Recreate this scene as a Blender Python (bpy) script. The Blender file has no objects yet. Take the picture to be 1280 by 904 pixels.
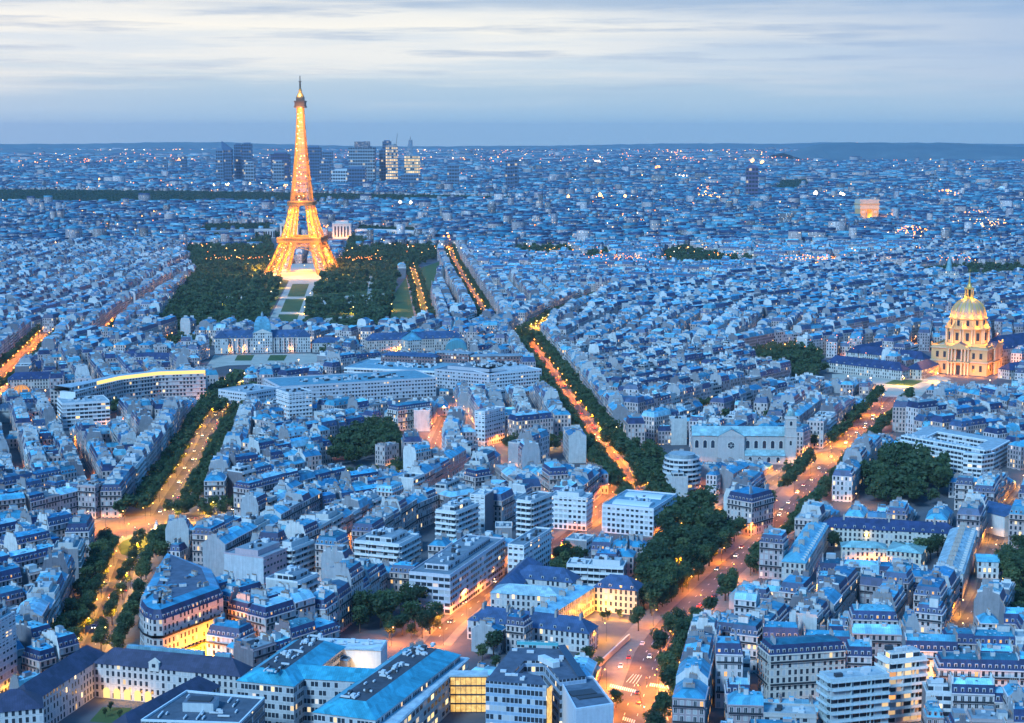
import bpy, math, random
import numpy as np
from math import sin, cos, pi, atan2, hypot, sqrt, radians, tan, floor
sc = bpy.context.scene
COL = sc.collection
# ------------------------------------------------------------ camera
FPX, CX, CY = 2120.0, 640.0, 452.0
H = 230.0
PITCH = math.atan(286.0 / FPX)
cam_d = bpy.data.cameras.new("camera")
cam = bpy.data.objects.new("camera", cam_d); COL.objects.link(cam)
cam_d.sensor_width = 36; cam_d.lens = 36 * FPX / 1280
cam_d.clip_start = 5; cam_d.clip_end = 90000
cam.location = (0, 0, H); cam.rotation_euler = (pi / 2 - PITCH, 0, 0)
sc.camera = cam
# ------------------------------------------------------------ sky, sun, exposure
def sock(n, *names):
    for k in names:
        if k in n.inputs: return n.inputs[k]
class NT:
    """small helper round a node tree"""
    def __init__(s, nt): s.nt = nt; s.nt.nodes.clear()
    def n(s, t, **kw):
        nd = s.nt.nodes.new(t)
        for k, v in kw.items():
            setattr(nd, k, v)
        return nd
    def put(s, inp, v):
        if isinstance(v, bpy.types.NodeSocket): s.nt.links.new(v, inp)
        elif v is not None:
            if inp.type == 'RGBA' and len(v) == 3: v = (*v, 1)
            inp.default_value = v
    def math(s, op, a, b=None, c=None, clamp=False):
        nd = s.n('ShaderNodeMath', operation=op, use_clamp=clamp)
        for i, v in enumerate((a, b, c)):
            if v is not None: s.put(nd.inputs[i], v)
        return nd.outputs[0]
    def mix(s, f, a, b, mode='MIX'):
        nd = s.n('ShaderNodeMix', data_type='RGBA', blend_type=mode)
        s.put(nd.inputs[0], f); s.put(nd.inputs[6], a); s.put(nd.inputs[7], b)
        return nd.outputs[2]
    def ramp(s, f, stops, interp='LINEAR'):
        nd = s.n('ShaderNodeValToRGB'); cr = nd.color_ramp; cr.interpolation = interp
        while len(cr.elements) < len(stops): cr.elements.new(0.5)
        for e, (p, c) in zip(cr.elements, stops):
            e.position = p; e.color = (*c, 1) if len(c) == 3 else c
        s.put(nd.inputs[0], f); return nd.outputs[0]
    def noise(s, vec, scale, detail=3, rough=0.55):
        nd = s.n('ShaderNodeTexNoise'); nd.inputs['Scale'].default_value = scale
        nd.inputs['Detail'].default_value = detail; nd.inputs['Roughness'].default_value = rough
        if vec is not None: s.put(nd.inputs['Vector'], vec)
        return nd.outputs[0]
    def comb(s, x, y, z):
        nd = s.n('ShaderNodeCombineXYZ')
        for i, v in enumerate((x, y, z)): s.put(nd.inputs[i], v)
        return nd.outputs[0]
    def sep(s, v):
        nd = s.n('ShaderNodeSeparateXYZ'); s.put(nd.inputs[0], v); return nd.outputs
    def rng(s, v, a, b, c=0.0, d=1.0):
        nd = s.n('ShaderNodeMapRange'); nd.inputs[1].default_value = a; nd.inputs[2].default_value = b
        nd.inputs[3].default_value = c; nd.inputs[4].default_value = d; s.put(nd.inputs[0], v); return nd.outputs[0]

world = bpy.data.worlds.new("World"); sc.world = world; world.use_nodes = True
w = NT(world.node_tree)
tc = w.n('ShaderNodeTexCoord').outputs['Generated']
x, y, z = w.sep(tc)
az = w.math('ARCTAN2', x, y)
el = w.math('ARCSINE', z)
# low band over the horizon (0..6 degrees): grey blue bottom, pale streaks, darker deck above
warp = w.noise(w.comb(w.math('MULTIPLY', az, 5.0), w.math('MULTIPLY', el, 30.0), 3.1), 1.6, 4)
elw = w.math('ADD', el, w.math('MULTIPLY', w.math('SUBTRACT', warp, 0.5), 0.016))
elw = w.math('SUBTRACT', elw, w.math('MULTIPLY', az, -0.012))
D = pi / 180
def st(deg, c): return ((deg + 2) / 10.0, c)
base = w.ramp(w.rng(elw, -2 * D, 8 * D), [
    st(-2, (.30, .50, .74)), st(-0.45, (.31, .51, .70)), st(.3, (.32, .52, .70)), st(.9, (.35, .53, .69)), st(1.7, (.42, .57, .69)),
    st(2.5, (.62, .70, .76)), st(2.9, (.58, .67, .75)), st(3.35, (.84, .83, .77)), st(3.8, (.70, .74, .76)), st(4.2, (.40, .51, .65)), st(5.0, (.32, .44, .62)), st(7.9, (.22, .40, .72))])
cl1 = w.noise(w.comb(w.math('MULTIPLY', az, 2.6), w.math('MULTIPLY', el, 48.0), 4.0), 1.5, 7, .62)
cl2 = w.noise(w.comb(w.math('MULTIPLY', az, 6.0), w.math('MULTIPLY', el, 95.0), 7.0), 1.3, 6, .6)
streak = w.math('MULTIPLY', w.rng(cl1, .44, .60), w.rng(el, 0.6 * D, 2.2 * D))
c1 = w.mix(w.math('MULTIPLY', streak, .62), base, (.84, .83, .78))
dark = w.math('MULTIPLY', w.rng(cl2, .52, .66), w.rng(el, 1.0 * D, 2.4 * D))
c2 = w.mix(w.math('MULTIPLY', dark, .62), c1, (.32, .44, .61))
right = w.math('MULTIPLY', w.rng(az, 0.02, .28), w.rng(w.math('ADD', el, w.math('MULTIPLY', w.math('SUBTRACT', cl1, .5), .05)), .2 * D, 2.6 * D))
c3 = w.mix(w.math('MULTIPLY', right, .74), c2, (.27, .42, .65))
# the high sky: deep blue of dusk
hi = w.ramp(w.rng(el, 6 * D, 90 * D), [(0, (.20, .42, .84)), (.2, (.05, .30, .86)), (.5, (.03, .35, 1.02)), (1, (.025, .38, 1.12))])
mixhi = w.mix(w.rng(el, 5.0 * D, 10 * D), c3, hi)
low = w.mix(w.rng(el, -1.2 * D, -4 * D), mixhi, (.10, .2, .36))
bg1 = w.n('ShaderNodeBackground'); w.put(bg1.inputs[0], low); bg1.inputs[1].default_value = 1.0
sky = w.n('ShaderNodeTexSky', sky_type='NISHITA'); sky.sun_disc = False
SUN_EL, SUN_AZ = 3.0, -28.0            # the sun has just gone down behind the far hills, left of centre
sky.sun_elevation = radians(SUN_EL); sky.sun_rotation = radians(SUN_AZ)
bg2 = w.n('ShaderNodeBackground'); w.put(bg2.inputs[0], sky.outputs[0]); bg2.inputs[1].default_value = 0.004
ad = w.n('ShaderNodeAddShader'); w.nt.links.new(bg1.outputs[0], ad.inputs[0]); w.nt.links.new(bg2.outputs[0], ad.inputs[1])
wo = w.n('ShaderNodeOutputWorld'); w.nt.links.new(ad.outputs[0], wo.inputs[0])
sun_d = bpy.data.lights.new("fill_sun", 'SUN'); sun_d.energy = 3.5; sun_d.angle = radians(12); sun_d.color = (.44, .73, 1.0)
sun = bpy.data.objects.new("fill_sun", sun_d); COL.objects.link(sun)
sun.rotation_euler = (radians(52), 0, radians(-35))   # added fill from the left behind the viewer, lightens facades turned this way
sc.view_settings.view_transform = 'Standard'; sc.view_settings.look = 'None'
sc.view_settings.exposure = 0.2; sc.view_settings.gamma = 1.0; sc.view_settings.use_curve_mapping = False
sc.cycles.max_bounces = 4; sc.cycles.diffuse_bounces = 1; sc.cycles.glossy_bounces = 2; sc.cycles.transmission_bounces = 2
sc.cycles.volume_bounces = 0; sc.cycles.use_light_tree = True; sc.cycles.sample_clamp_indirect = 6.0
sc.cycles.caustics_reflective = False; sc.cycles.caustics_refractive = False
sc.cycles.use_denoising = True
# ------------------------------------------------------------ photo pixel -> place on the ground
def G(u, v, z=0.0):
    xr = (u - CX) / FPX; yu = -(v - CY) / FPX
    dy = cos(PITCH) + yu * sin(PITCH); dz = -sin(PITCH) + yu * cos(PITCH)
    t = (z - H) / dz
    return (xr * t, dy * t)
def at_dist(u, d):
    """x of photo column u at distance d"""
    return (u - CX) / FPX * d / cos(PITCH) * 0.995
def height_at(v, d):
    """height above ground seen on photo row v at distance d"""
    yu = -(v - CY) / FPX
    dy = cos(PITCH) + yu * sin(PITCH); dz = -sin(PITCH) + yu * cos(PITCH)
    return H + d * dz / dy
# ------------------------------------------------------------ mesh collector
class MB:
    def __init__(s):
        s.v = []; s.f = []; s.m = []; s.uv = []; s.t = []
        s.mats = []; s.ox = s.oy = s.oz = 0.0; s.ca = 1.0; s.sa = 0.0; s.tint = (1, 1, 1)
    def frame(s, x=0, y=0, ang=0, z=0):
        s.ox, s.oy, s.oz = x, y, z; s.ca, s.sa = cos(ang), sin(ang); return s
    def mi(s, mat):
        if mat not in s.mats: s.mats.append(mat)
        return s.mats.index(mat)
    def P(s, p):
        s.v.append((s.ox + p[0] * s.ca - p[1] * s.sa, s.oy + p[0] * s.sa + p[1] * s.ca, s.oz + p[2])); return len(s.v) - 1
    def face(s, pts, mat, uv=None, tint=None):
        s.f.append([s.P(p) for p in pts]); s.m.append(s.mi(mat)); s.t.append(tint or s.tint)
        s.uv.append(uv or [(0.0, 0.0)] * len(pts))
    def wall(s, a, b, z0, z1, mat, u0=0.0, tint=None, v0=None):
        """vertical wall from a to b (outside on the right when walking a->b)"""
        L = hypot(b[0] - a[0], b[1] - a[1]); v0 = z0 if v0 is None else v0
        s.face([(a[0], a[1], z0), (b[0], b[1], z0), (b[0], b[1], z1), (a[0], a[1], z1)], mat,
               [(u0, v0), (u0 + L, v0), (u0 + L, v0 + z1 - z0), (u0, v0 + z1 - z0)], tint)
    def prism(s, poly, z0, z1, wallmat, topmat=None, u0=0.0, tint=None, toptint=None, bottom=False):
        n = len(poly); u = u0
        for i in range(n):
            a, b = poly[i], poly[(i + 1) % n]
            s.wall(a, b, z0, z1, wallmat, u, tint); u += hypot(b[0] - a[0], b[1] - a[1])
        if topmat: s.face([(p[0], p[1], z1) for p in poly], topmat, [(p[0], p[1]) for p in poly], toptint or tint)
        if bottom: s.face([(p[0], p[1], z0) for p in reversed(poly)], topmat or wallmat, None, tint)
    def box(s, x0, x1, y0, y1, z0, z1, mat, topmat=None, u0=0.0, tint=None, toptint=None, bottom=False):
        s.prism([(x0, y0), (x1, y0), (x1, y1), (x0, y1)], z0, z1, mat, topmat or mat, u0, tint, toptint, bottom)
    def frustum(s, lo, hi, z0, z1, mat, topmat=None, tint=None, toptint=None):
        n = len(lo)
        for i in range(n):
            a, b, c, d = lo[i], lo[(i + 1) % n], hi[(i + 1) % n], hi[i]
            L = hypot(b[0] - a[0], b[1] - a[1])
            s.face([(a[0], a[1], z0), (b[0], b[1], z0), (c[0], c[1], z1), (d[0], d[1], z1)], mat, [(0, 0), (L, 0), (L, z1 - z0), (0, z1 - z0)], tint)
        if topmat: s.face([(p[0], p[1], z1) for p in hi], topmat, [(p[0], p[1]) for p in hi], toptint or tint)
    def bar(s, a, b, r, mat, tint=None, n=4):
        ax, ay, az_ = a; bx, by, bz = b
        d = (bx - ax, by - ay, bz - az_); L = sqrt(sum(q * q for q in d)) or 1e-6
        d = tuple(q / L for q in d)
        up = (0, 0, 1) if abs(d[2]) < .9 else (1, 0, 0)
        e1 = (d[1] * up[2] - d[2] * up[1], d[2] * up[0] - d[0] * up[2], d[0] * up[1] - d[1] * up[0])
        q = sqrt(sum(k * k for k in e1)); e1 = tuple(k / q for k in e1)
        e2 = (d[1] * e1[2] - d[2] * e1[1], d[2] * e1[0] - d[0] * e1[2], d[0] * e1[1] - d[1] * e1[0])
        ring = []
        for c in (a, b):
            ring.append([tuple(c[k] + r * (cos(2 * pi * (i + .5) / n) * e1[k] + sin(2 * pi * (i + .5) / n) * e2[k]) for k in range(3)) for i in range(n)])
        for i in range(n):
            j = (i + 1) % n
            s.face([ring[0][i], ring[1][i], ring[1][j], ring[0][j]][::-1], mat, None, tint)
        s.face(ring[1], mat, None, tint); s.face(ring[0][::-1], mat, None, tint)
    def lathe(s, cx, cy, prof, n, mat, tint=None, matf=None):
        """prof = [(r, z)...] from bottom to top"""
        for k in range(len(prof) - 1):
            (r0, z0), (r1, z1) = prof[k], prof[k + 1]
            for i in range(n):
                a0, a1 = 2 * pi * i / n, 2 * pi * (i + 1) / n
                m = matf(k, i) if matf else mat
                q = [(cx + r0 * cos(a0), cy + r0 * sin(a0), z0), (cx + r0 * cos(a1), cy + r0 * sin(a1), z0)]
                if r1 > 1e-4: q += [(cx + r1 * cos(a1), cy + r1 * sin(a1), z1), (cx + r1 * cos(a0), cy + r1 * sin(a0), z1)]
                else: q += [(cx, cy, z1)]
                L = 2 * pi * max(r0, r1) / n
                s.face(q, m, [(i * L, z0), ((i + 1) * L, z0), ((i + 1) * L, z1), (i * L, z1)][:len(q)], tint)
    def mesh(s, name):
        me = bpy.data.meshes.new(name); me.from_pydata(s.v, [], s.f)
        for m in s.mats: me.materials.append(m)
        me.polygons.foreach_set('material_index', np.array(s.m, dtype=np.int32))
        ul = me.uv_layers.new(name='UVMap')
        ul.data.foreach_set('uv', np.array([c for q in s.uv for c in q], dtype=np.float32).ravel())
        at = me.attributes.new('tint', 'FLOAT_COLOR', 'FACE')
        at.data.foreach_set('color', np.array([(*t, 1) for t in s.t], dtype=np.float32).ravel())
        me.update(); return me
def link(name, me, parent=None, loc=None, rot=0.0):
    o = bpy.data.objects.new(name, me); COL.objects.link(o)
    if parent is not None: o.parent = parent
    if loc is not None: o.location = loc
    if rot: o.rotation_euler = (0, 0, rot)
    return o
def tag(o, label=None, cat=None, group=None, kind=None):
    if label: o['label'] = label
    if cat: o['category'] = cat
    if group: o['group'] = group
    if kind: o['kind'] = kind
    return o
def thing(name, label, cat, loc=(0, 0, 0), rot=0.0, group=None):
    o = link(name, None, None, loc, rot); o.empty_display_size = 1
    return tag(o, label, cat, group)
def part(name, mb, parent, label=None):
    if not mb.f: return None
    o = link(name, mb.mesh(name), parent)
    if label: o['label'] = label
    return o
# ------------------------------------------------------------ materials
def pmat(name, color=None, rough=.7, metal=0.0, build=None, spec=.3):
    m = bpy.data.materials.new(name); m.use_nodes = True
    t = NT(m.node_tree); b = t.n('ShaderNodeBsdfPrincipled'); o = t.n('ShaderNodeOutputMaterial')
    t.nt.links.new(b.outputs[0], o.inputs[0])
    b.inputs['Roughness'].default_value = rough; b.inputs['Metallic'].default_value = metal
    b.inputs['Specular IOR Level'].default_value = spec
    if color: b.inputs['Base Color'].default_value = (*color, 1)
    if build: build(t, b)
    return m
def tintnode(t): return t.n('ShaderNodeAttribute', attribute_name='tint').outputs['Color']
def wear(amount=.25, scale=.35, streak=True):
    def f(t, b):
        pos = t.n('ShaderNodeNewGeometry').outputs['Position']
        a = t.noise(pos, scale, 4, .65)
        if streak:
            p = t.sep(pos); a2 = t.noise(t.comb(t.math('MULTIPLY', p[0], 1.2), t.math('MULTIPLY', p[1], 1.2), t.math('MULTIPLY', p[2], .12)), 1.0, 3)
            a = t.math('ADD', t.math('MULTIPLY', a, .5), t.math('MULTIPLY', a2, .5))
        k = t.rng(a, .3, .7, 1 - amount, 1 + amount * .4)
        t.put(b.inputs['Base Color'], t.mix(1.0, tintnode(t), t.comb(k, k, k), 'MULTIPLY'))
    return f
def winwall(name, pu, pv, wu, wl, wh, style='punch', lit=.045, litcol=(1, .55, .18), strength=1.5, frame=.35, shutters=.22):
    """rendered wall with window openings: pu/pv window spacing, wu half width, wl..wh sill and head as fractions"""
    def f(t, b):
        uv = t.sep(t.n('ShaderNodeUVMap', uv_map='UVMap').outputs[0])
        u = t.math('DIVIDE', uv[0], pu); v = t.math('DIVIDE', uv[1], pv)
        fu, fv = t.math('FRACT', u), t.math('FRACT', v); cu, cv = t.math('FLOOR', u), t.math('FLOOR', v)
        h = t.n('ShaderNodeTexWhiteNoise', noise_dimensions='3D'); t.put(h.inputs[0], t.comb(cu, cv, 3.7)); hv = h.outputs[0]; hc = t.sep(h.outputs[1])
        du = t.math('ABSOLUTE', t.math('SUBTRACT', fu, .5))
        inu = t.math('LESS_THAN', du, wu)
        inv = t.math('MULTIPLY', t.math('GREATER_THAN', fv, wl), t.math('LESS_THAN', fv, wh))
        win = t.math('MULTIPLY', inu, inv)
        fr = t.math('MULTIPLY', t.math('LESS_THAN', du, wu + .07), t.math('MULTIPLY', t.math('GREATER_THAN', fv, wl - .06), t.math('LESS_THAN', fv, wh + .06)))
        pos = t.n('ShaderNodeNewGeometry').outputs['Position']
        p = t.sep(pos)
        a2 = t.noise(t.comb(t.math('MULTIPLY', p[0], .7), t.math('MULTIPLY', p[1], .7), t.math('MULTIPLY', p[2], .10)), 1.0, 4, .6)
        k = t.rng(a2, .3, .7, .78, 1.08)
        wallc = t.mix(1.0, tintnode(t), t.comb(k, k, k), 'MULTIPLY')
        wallc = t.mix(t.math('MULTIPLY', fr, frame), wallc, (.78, .77, .74))
        if style == 'punch':   # string course under every floor
            wallc = t.mix(t.math('MULTIPLY', t.math('LESS_THAN', fv, .06), .35), wallc, (.2, .19, .18))
        shut = t.math('LESS_THAN', hc[1], shutters)
        glass = t.mix(shut, (.035, .045, .06), (.5, .5, .5))
        col = t.mix(win, wallc, glass)
        t.put(b.inputs['Base Color'], col)
        t.put(b.inputs['Roughness'], t.math('SUBTRACT', .8, t.math('MULTIPLY', win, .6)))
        on = t.math('MULTIPLY', win, t.math('LESS_THAN', hc[0], lit))
        t.put(b.inputs['Emission Color'], t.mix(hc[2], litcol, (1, .78, .45)))
        t.put(b.inputs['Emission Strength'], t.math('MULTIPLY', on, t.math('MULTIPLY', strength, t.math('ADD', .3, hc[1]))))
    m = pmat(name, rough=.8, build=f); m.cycles.emission_sampling = 'NONE'; return m
def emis(name, col, s):
    m = bpy.data.materials.new(name); m.use_nodes = True; t = NT(m.node_tree)
    e = t.n('ShaderNodeEmission'); t.put(e.inputs[0], col); e.inputs[1].default_value = s
    o = t.n('ShaderNodeOutputMaterial'); t.nt.links.new(e.outputs[0], o.inputs[0]); m.cycles.emission_sampling = 'NONE'; return m
M_WALL = winwall('rendered_facade', 2.5, 3.1, .24, .14, .82)
M_WALLB = winwall('banded_facade', 3.2, 3.1, .44, .30, .84, 'band', .03)
M_WALLG = winwall('gridded_facade', 2.9, 3.3, .30, .20, .80, 'grid', .03)
M_CURT = winwall('glazed_facade', 1.6, 3.5, .42, .30, .86, 'band', .05, (1, .62, .25), 1.5)
M_PLAIN = pmat('party_wall', rough=.9, build=wear(.3))
def roofmat(t, b):
    pos = t.n('ShaderNodeNewGeometry').outputs['Position']; uv = t.sep(t.n('ShaderNodeUVMap', uv_map='UVMap').outputs[0])
    n1 = t.noise(pos, .18, 4, .7); n2 = t.noise(pos, 1.3, 2)
    seam = t.math('LESS_THAN', t.math('FRACT', t.math('DIVIDE', uv[0], .9)), .10)
    k = t.math('ADD', t.rng(n1, .3, .7, .66, 1.15), t.math('MULTIPLY', t.math('SUBTRACT', n2, .5), .35))
    pn = t.n('ShaderNodeTexWhiteNoise', noise_dimensions='2D'); t.put(pn.inputs[0], t.comb(t.math('FLOOR', t.math('DIVIDE', uv[0], 2.7)), t.math('FLOOR', t.math('DIVIDE', uv[1], 2.4)), 0.0))
    k = t.math('MULTIPLY', k, t.rng(pn.outputs[0], 0, 1, .74, 1.16))
    k = t.math('MULTIPLY', k, t.math('SUBTRACT', 1.0, t.math('MULTIPLY', seam, .32)))
    t.put(b.inputs['Base Color'], t.mix(1.0, tintnode(t), t.comb(k, k, k), 'MULTIPLY'))
M_ROOF = pmat('metal_sheet_roof', rough=.5, build=roofmat, spec=.4)
M_FLAT = pmat('flat_roof', rough=.9, build=wear(.35, .25, False))
M_TRIM = pmat('trim_stone', rough=.8, build=wear(.2, .6))
M_IRON = pmat('balcony_iron', (.03, .035, .045), .6)
M_GLASS = pmat('window_glass', (.03, .04, .06), .12, spec=.6)
M_FRAME = pmat('window_frame', (.62, .62, .60), .6)
M_CURTAIN = pmat('curtained_pane', (.40, .40, .40), .5)
M_LIT = emis('lit_window', (1, .50, .16), 1.15)
M_LITY = emis('lit_glazing', (1, .72, .26), 1.25)
M_POT = pmat('clay_pot', (.42, .26, .18), .8)
M_DARK = pmat('dark_gear', (.05, .055, .065), .6)
M_GEAR = pmat('pale_gear', (.6, .62, .63), .5)
M_ASPH = pmat('asphalt', rough=.9, build=lambda t, b: t.put(b.inputs['Base Color'], t.ramp(t.noise(t.n('ShaderNodeNewGeometry').outputs['Position'], .12, 5, .7), [(.25, (.06, .055, .06)), (.75, (.12, .11, .115))])))
M_PAVE = pmat('pavement', rough=.9, build=lambda t, b: t.put(b.inputs['Base Color'], t.ramp(t.noise(t.n('ShaderNodeNewGeometry').outputs['Position'], .3, 5, .7), [(.25, (.15, .14, .13)), (.75, (.24, .22, .20))])))
M_PAINT = pmat('road_paint', (.75, .74, .70), .7)
M_GRASS = pmat('lawn', rough=.95, build=lambda t, b: t.put(b.inputs['Base Color'], t.ramp(t.noise(t.n('ShaderNodeNewGeometry').outputs['Position'], .06, 6, .7), [(.3, (.035, .075, .02)), (.7, (.07, .12, .035))])))
M_SAND = pmat('sand_path', rough=.95, build=lambda t, b: t.put(b.inputs['Base Color'], t.ramp(t.noise(t.n('ShaderNodeNewGeometry').outputs['Position'], .08, 5, .7), [(.3, (.36, .32, .26)), (.7, (.5, .45, .37))])))
M_GROUND = pmat('city_ground', rough=.95, build=lambda t, b: t.put(b.inputs['Base Color'], t.ramp(t.noise(t.n('ShaderNodeNewGeometry').outputs['Position'], .02, 6, .75), [(.3, (.07, .07, .08)), (.7, (.15, .145, .15))])))
def leafmat(t, b):
    r = t.n('ShaderNodeObjectInfo').outputs['Random']
    pos = t.n('ShaderNodeNewGeometry').outputs['Position']
    n = t.noise(pos, .35, 3, .6)
    f = t.math('ADD', t.math('MULTIPLY', n, .62), t.math('MULTIPLY', r, .36))
    t.put(b.inputs['Base Color'], t.ramp(f, [(.2, (.016, .042, .032)), (.5, (.060, .105, .055)), (.75, (.17, .21, .08))]))
M_LEAF = pmat('leaves', rough=.75, build=leafmat)
def translucent(m, f, col):
    nt = m.node_tree; b = [n for n in nt.nodes if n.type == 'BSDF_PRINCIPLED'][0]; o = [n for n in nt.nodes if n.type == 'OUTPUT_MATERIAL'][0]
    tr = nt.nodes.new('ShaderNodeBsdfTranslucent'); mx = nt.nodes.new('ShaderNodeMixShader'); mx.inputs[0].default_value = f; tr.inputs[0].default_value = (*col, 1)
    nt.links.new(b.outputs[0], mx.inputs[1]); nt.links.new(tr.outputs[0], mx.inputs[2]); nt.links.new(mx.outputs[0], o.inputs[0])
translucent(M_LEAF, .42, (.16, .20, .05))
M_BARK = pmat('bark', (.09, .07, .055), .9)
# tints
ZINC = [(.05, .28, .42), (.09, .38, .52), (.03, .19, .33), (.15, .48, .60), (.06, .31, .44), (.30, .58, .68)]
SLATE = [(.035, .055, .14), (.028, .045, .12), (.045, .07, .17), (.055, .10, .20)]
STONE = [(.55, .43, .40), (.64, .52, .48), (.48, .38, .37), (.72, .62, .60), (.40, .32, .33), (.58, .42, .37)]
PLASTER = [(.58, .58, .56), (.42, .42, .43), (.30, .29, .30), (.70, .69, .66), (.20, .19, .21)]
FLATT = [(.34, .40, .42), (.26, .31, .34), (.42, .47, .48), (.20, .24, .27)]
# ------------------------------------------------------------ occupancy map of the near city (2 m cells)
OX0, OY0, ORS, ONX, ONY = -1300.0, 430.0, 2.0, 1300, 1600
OCC = np.zeros((ONX, ONY), dtype=bool)
def inside(poly, X, Y):
    r = np.zeros(X.shape, dtype=bool); n = len(poly); j = n - 1
    for i in range(n):
        xi, yi = poly[i]; xj, yj = poly[j]
        if yi != yj:
            r ^= ((yi > Y) != (yj > Y)) & (X < (xj - xi) * (Y - yi) / (yj - yi) + xi)
        j = i
    return r
def _cells(poly):
    xs = [p[0] for p in poly]; ys = [p[1] for p in poly]
    i0 = max(0, int((min(xs) - OX0) / ORS)); i1 = min(ONX, int((max(xs) - OX0) / ORS) + 2)
    j0 = max(0, int((min(ys) - OY0) / ORS)); j1 = min(ONY, int((max(ys) - OY0) / ORS) + 2)
    if i0 >= i1 or j0 >= j1: return None
    X, Y = np.meshgrid(OX0 + (np.arange(i0, i1) + .5) * ORS, OY0 + (np.arange(j0, j1) + .5) * ORS, indexing='ij')
    return i0, i1, j0, j1, inside(poly, X, Y)
def carve(poly):
    c = _cells(poly)
    if c: OCC[c[0]:c[1], c[2]:c[3]] |= c[4]
def is_free(poly, tol=0.03):
    c = _cells(poly)
    if c is None: return False
    n = c[4].sum()
    return n > 0 and (OCC[c[0]:c[1], c[2]:c[3]] & c[4]).sum() <= tol * n
def rect(x, y, w, d, ang):
    c, s = cos(ang), sin(ang)
    return [(x + a * c - b * s, y + a * s + b * c) for a, b in ((-w / 2, -d / 2), (w / 2, -d / 2), (w / 2, d / 2), (-w / 2, d / 2))]
def px(pts, z=0.0): return [G(u, v, z) for u, v in pts]
def circle(c, r, n=24): return [(c[0] + r * cos(2 * pi * i / n), c[1] + r * sin(2 * pi * i / n)) for i in range(n)]
def resample(pl, step):
    out = []; acc = 0.0; nxt = 0.0
    for (a, b) in zip(pl, pl[1:]):
        L = hypot(b[0] - a[0], b[1] - a[1]); an = atan2(b[1] - a[1], b[0] - a[0])
        while nxt <= acc + L + 1e-6:
            t = (nxt - acc) / L; out.append((a[0] + (b[0] - a[0]) * t, a[1] + (b[1] - a[1]) * t, an)); nxt += step
        acc += L
    return out
def offset(pl, d):
    """polyline moved d to its left, corners mitred"""
    out = []
    for i, p in enumerate(pl):
        a = pl[max(0, i - 1)]; b = pl[min(len(pl) - 1, i + 1)]
        an = atan2(b[1] - a[1], b[0] - a[0]); k = 1.0
        if 0 < i < len(pl) - 1:
            a1 = atan2(p[1] - a[1], p[0] - a[0]); k = 1 / max(.5, cos(an - a1))
        out.append((p[0] - sin(an) * d * k, p[1] + cos(an) * d * k))
    return out
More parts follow.
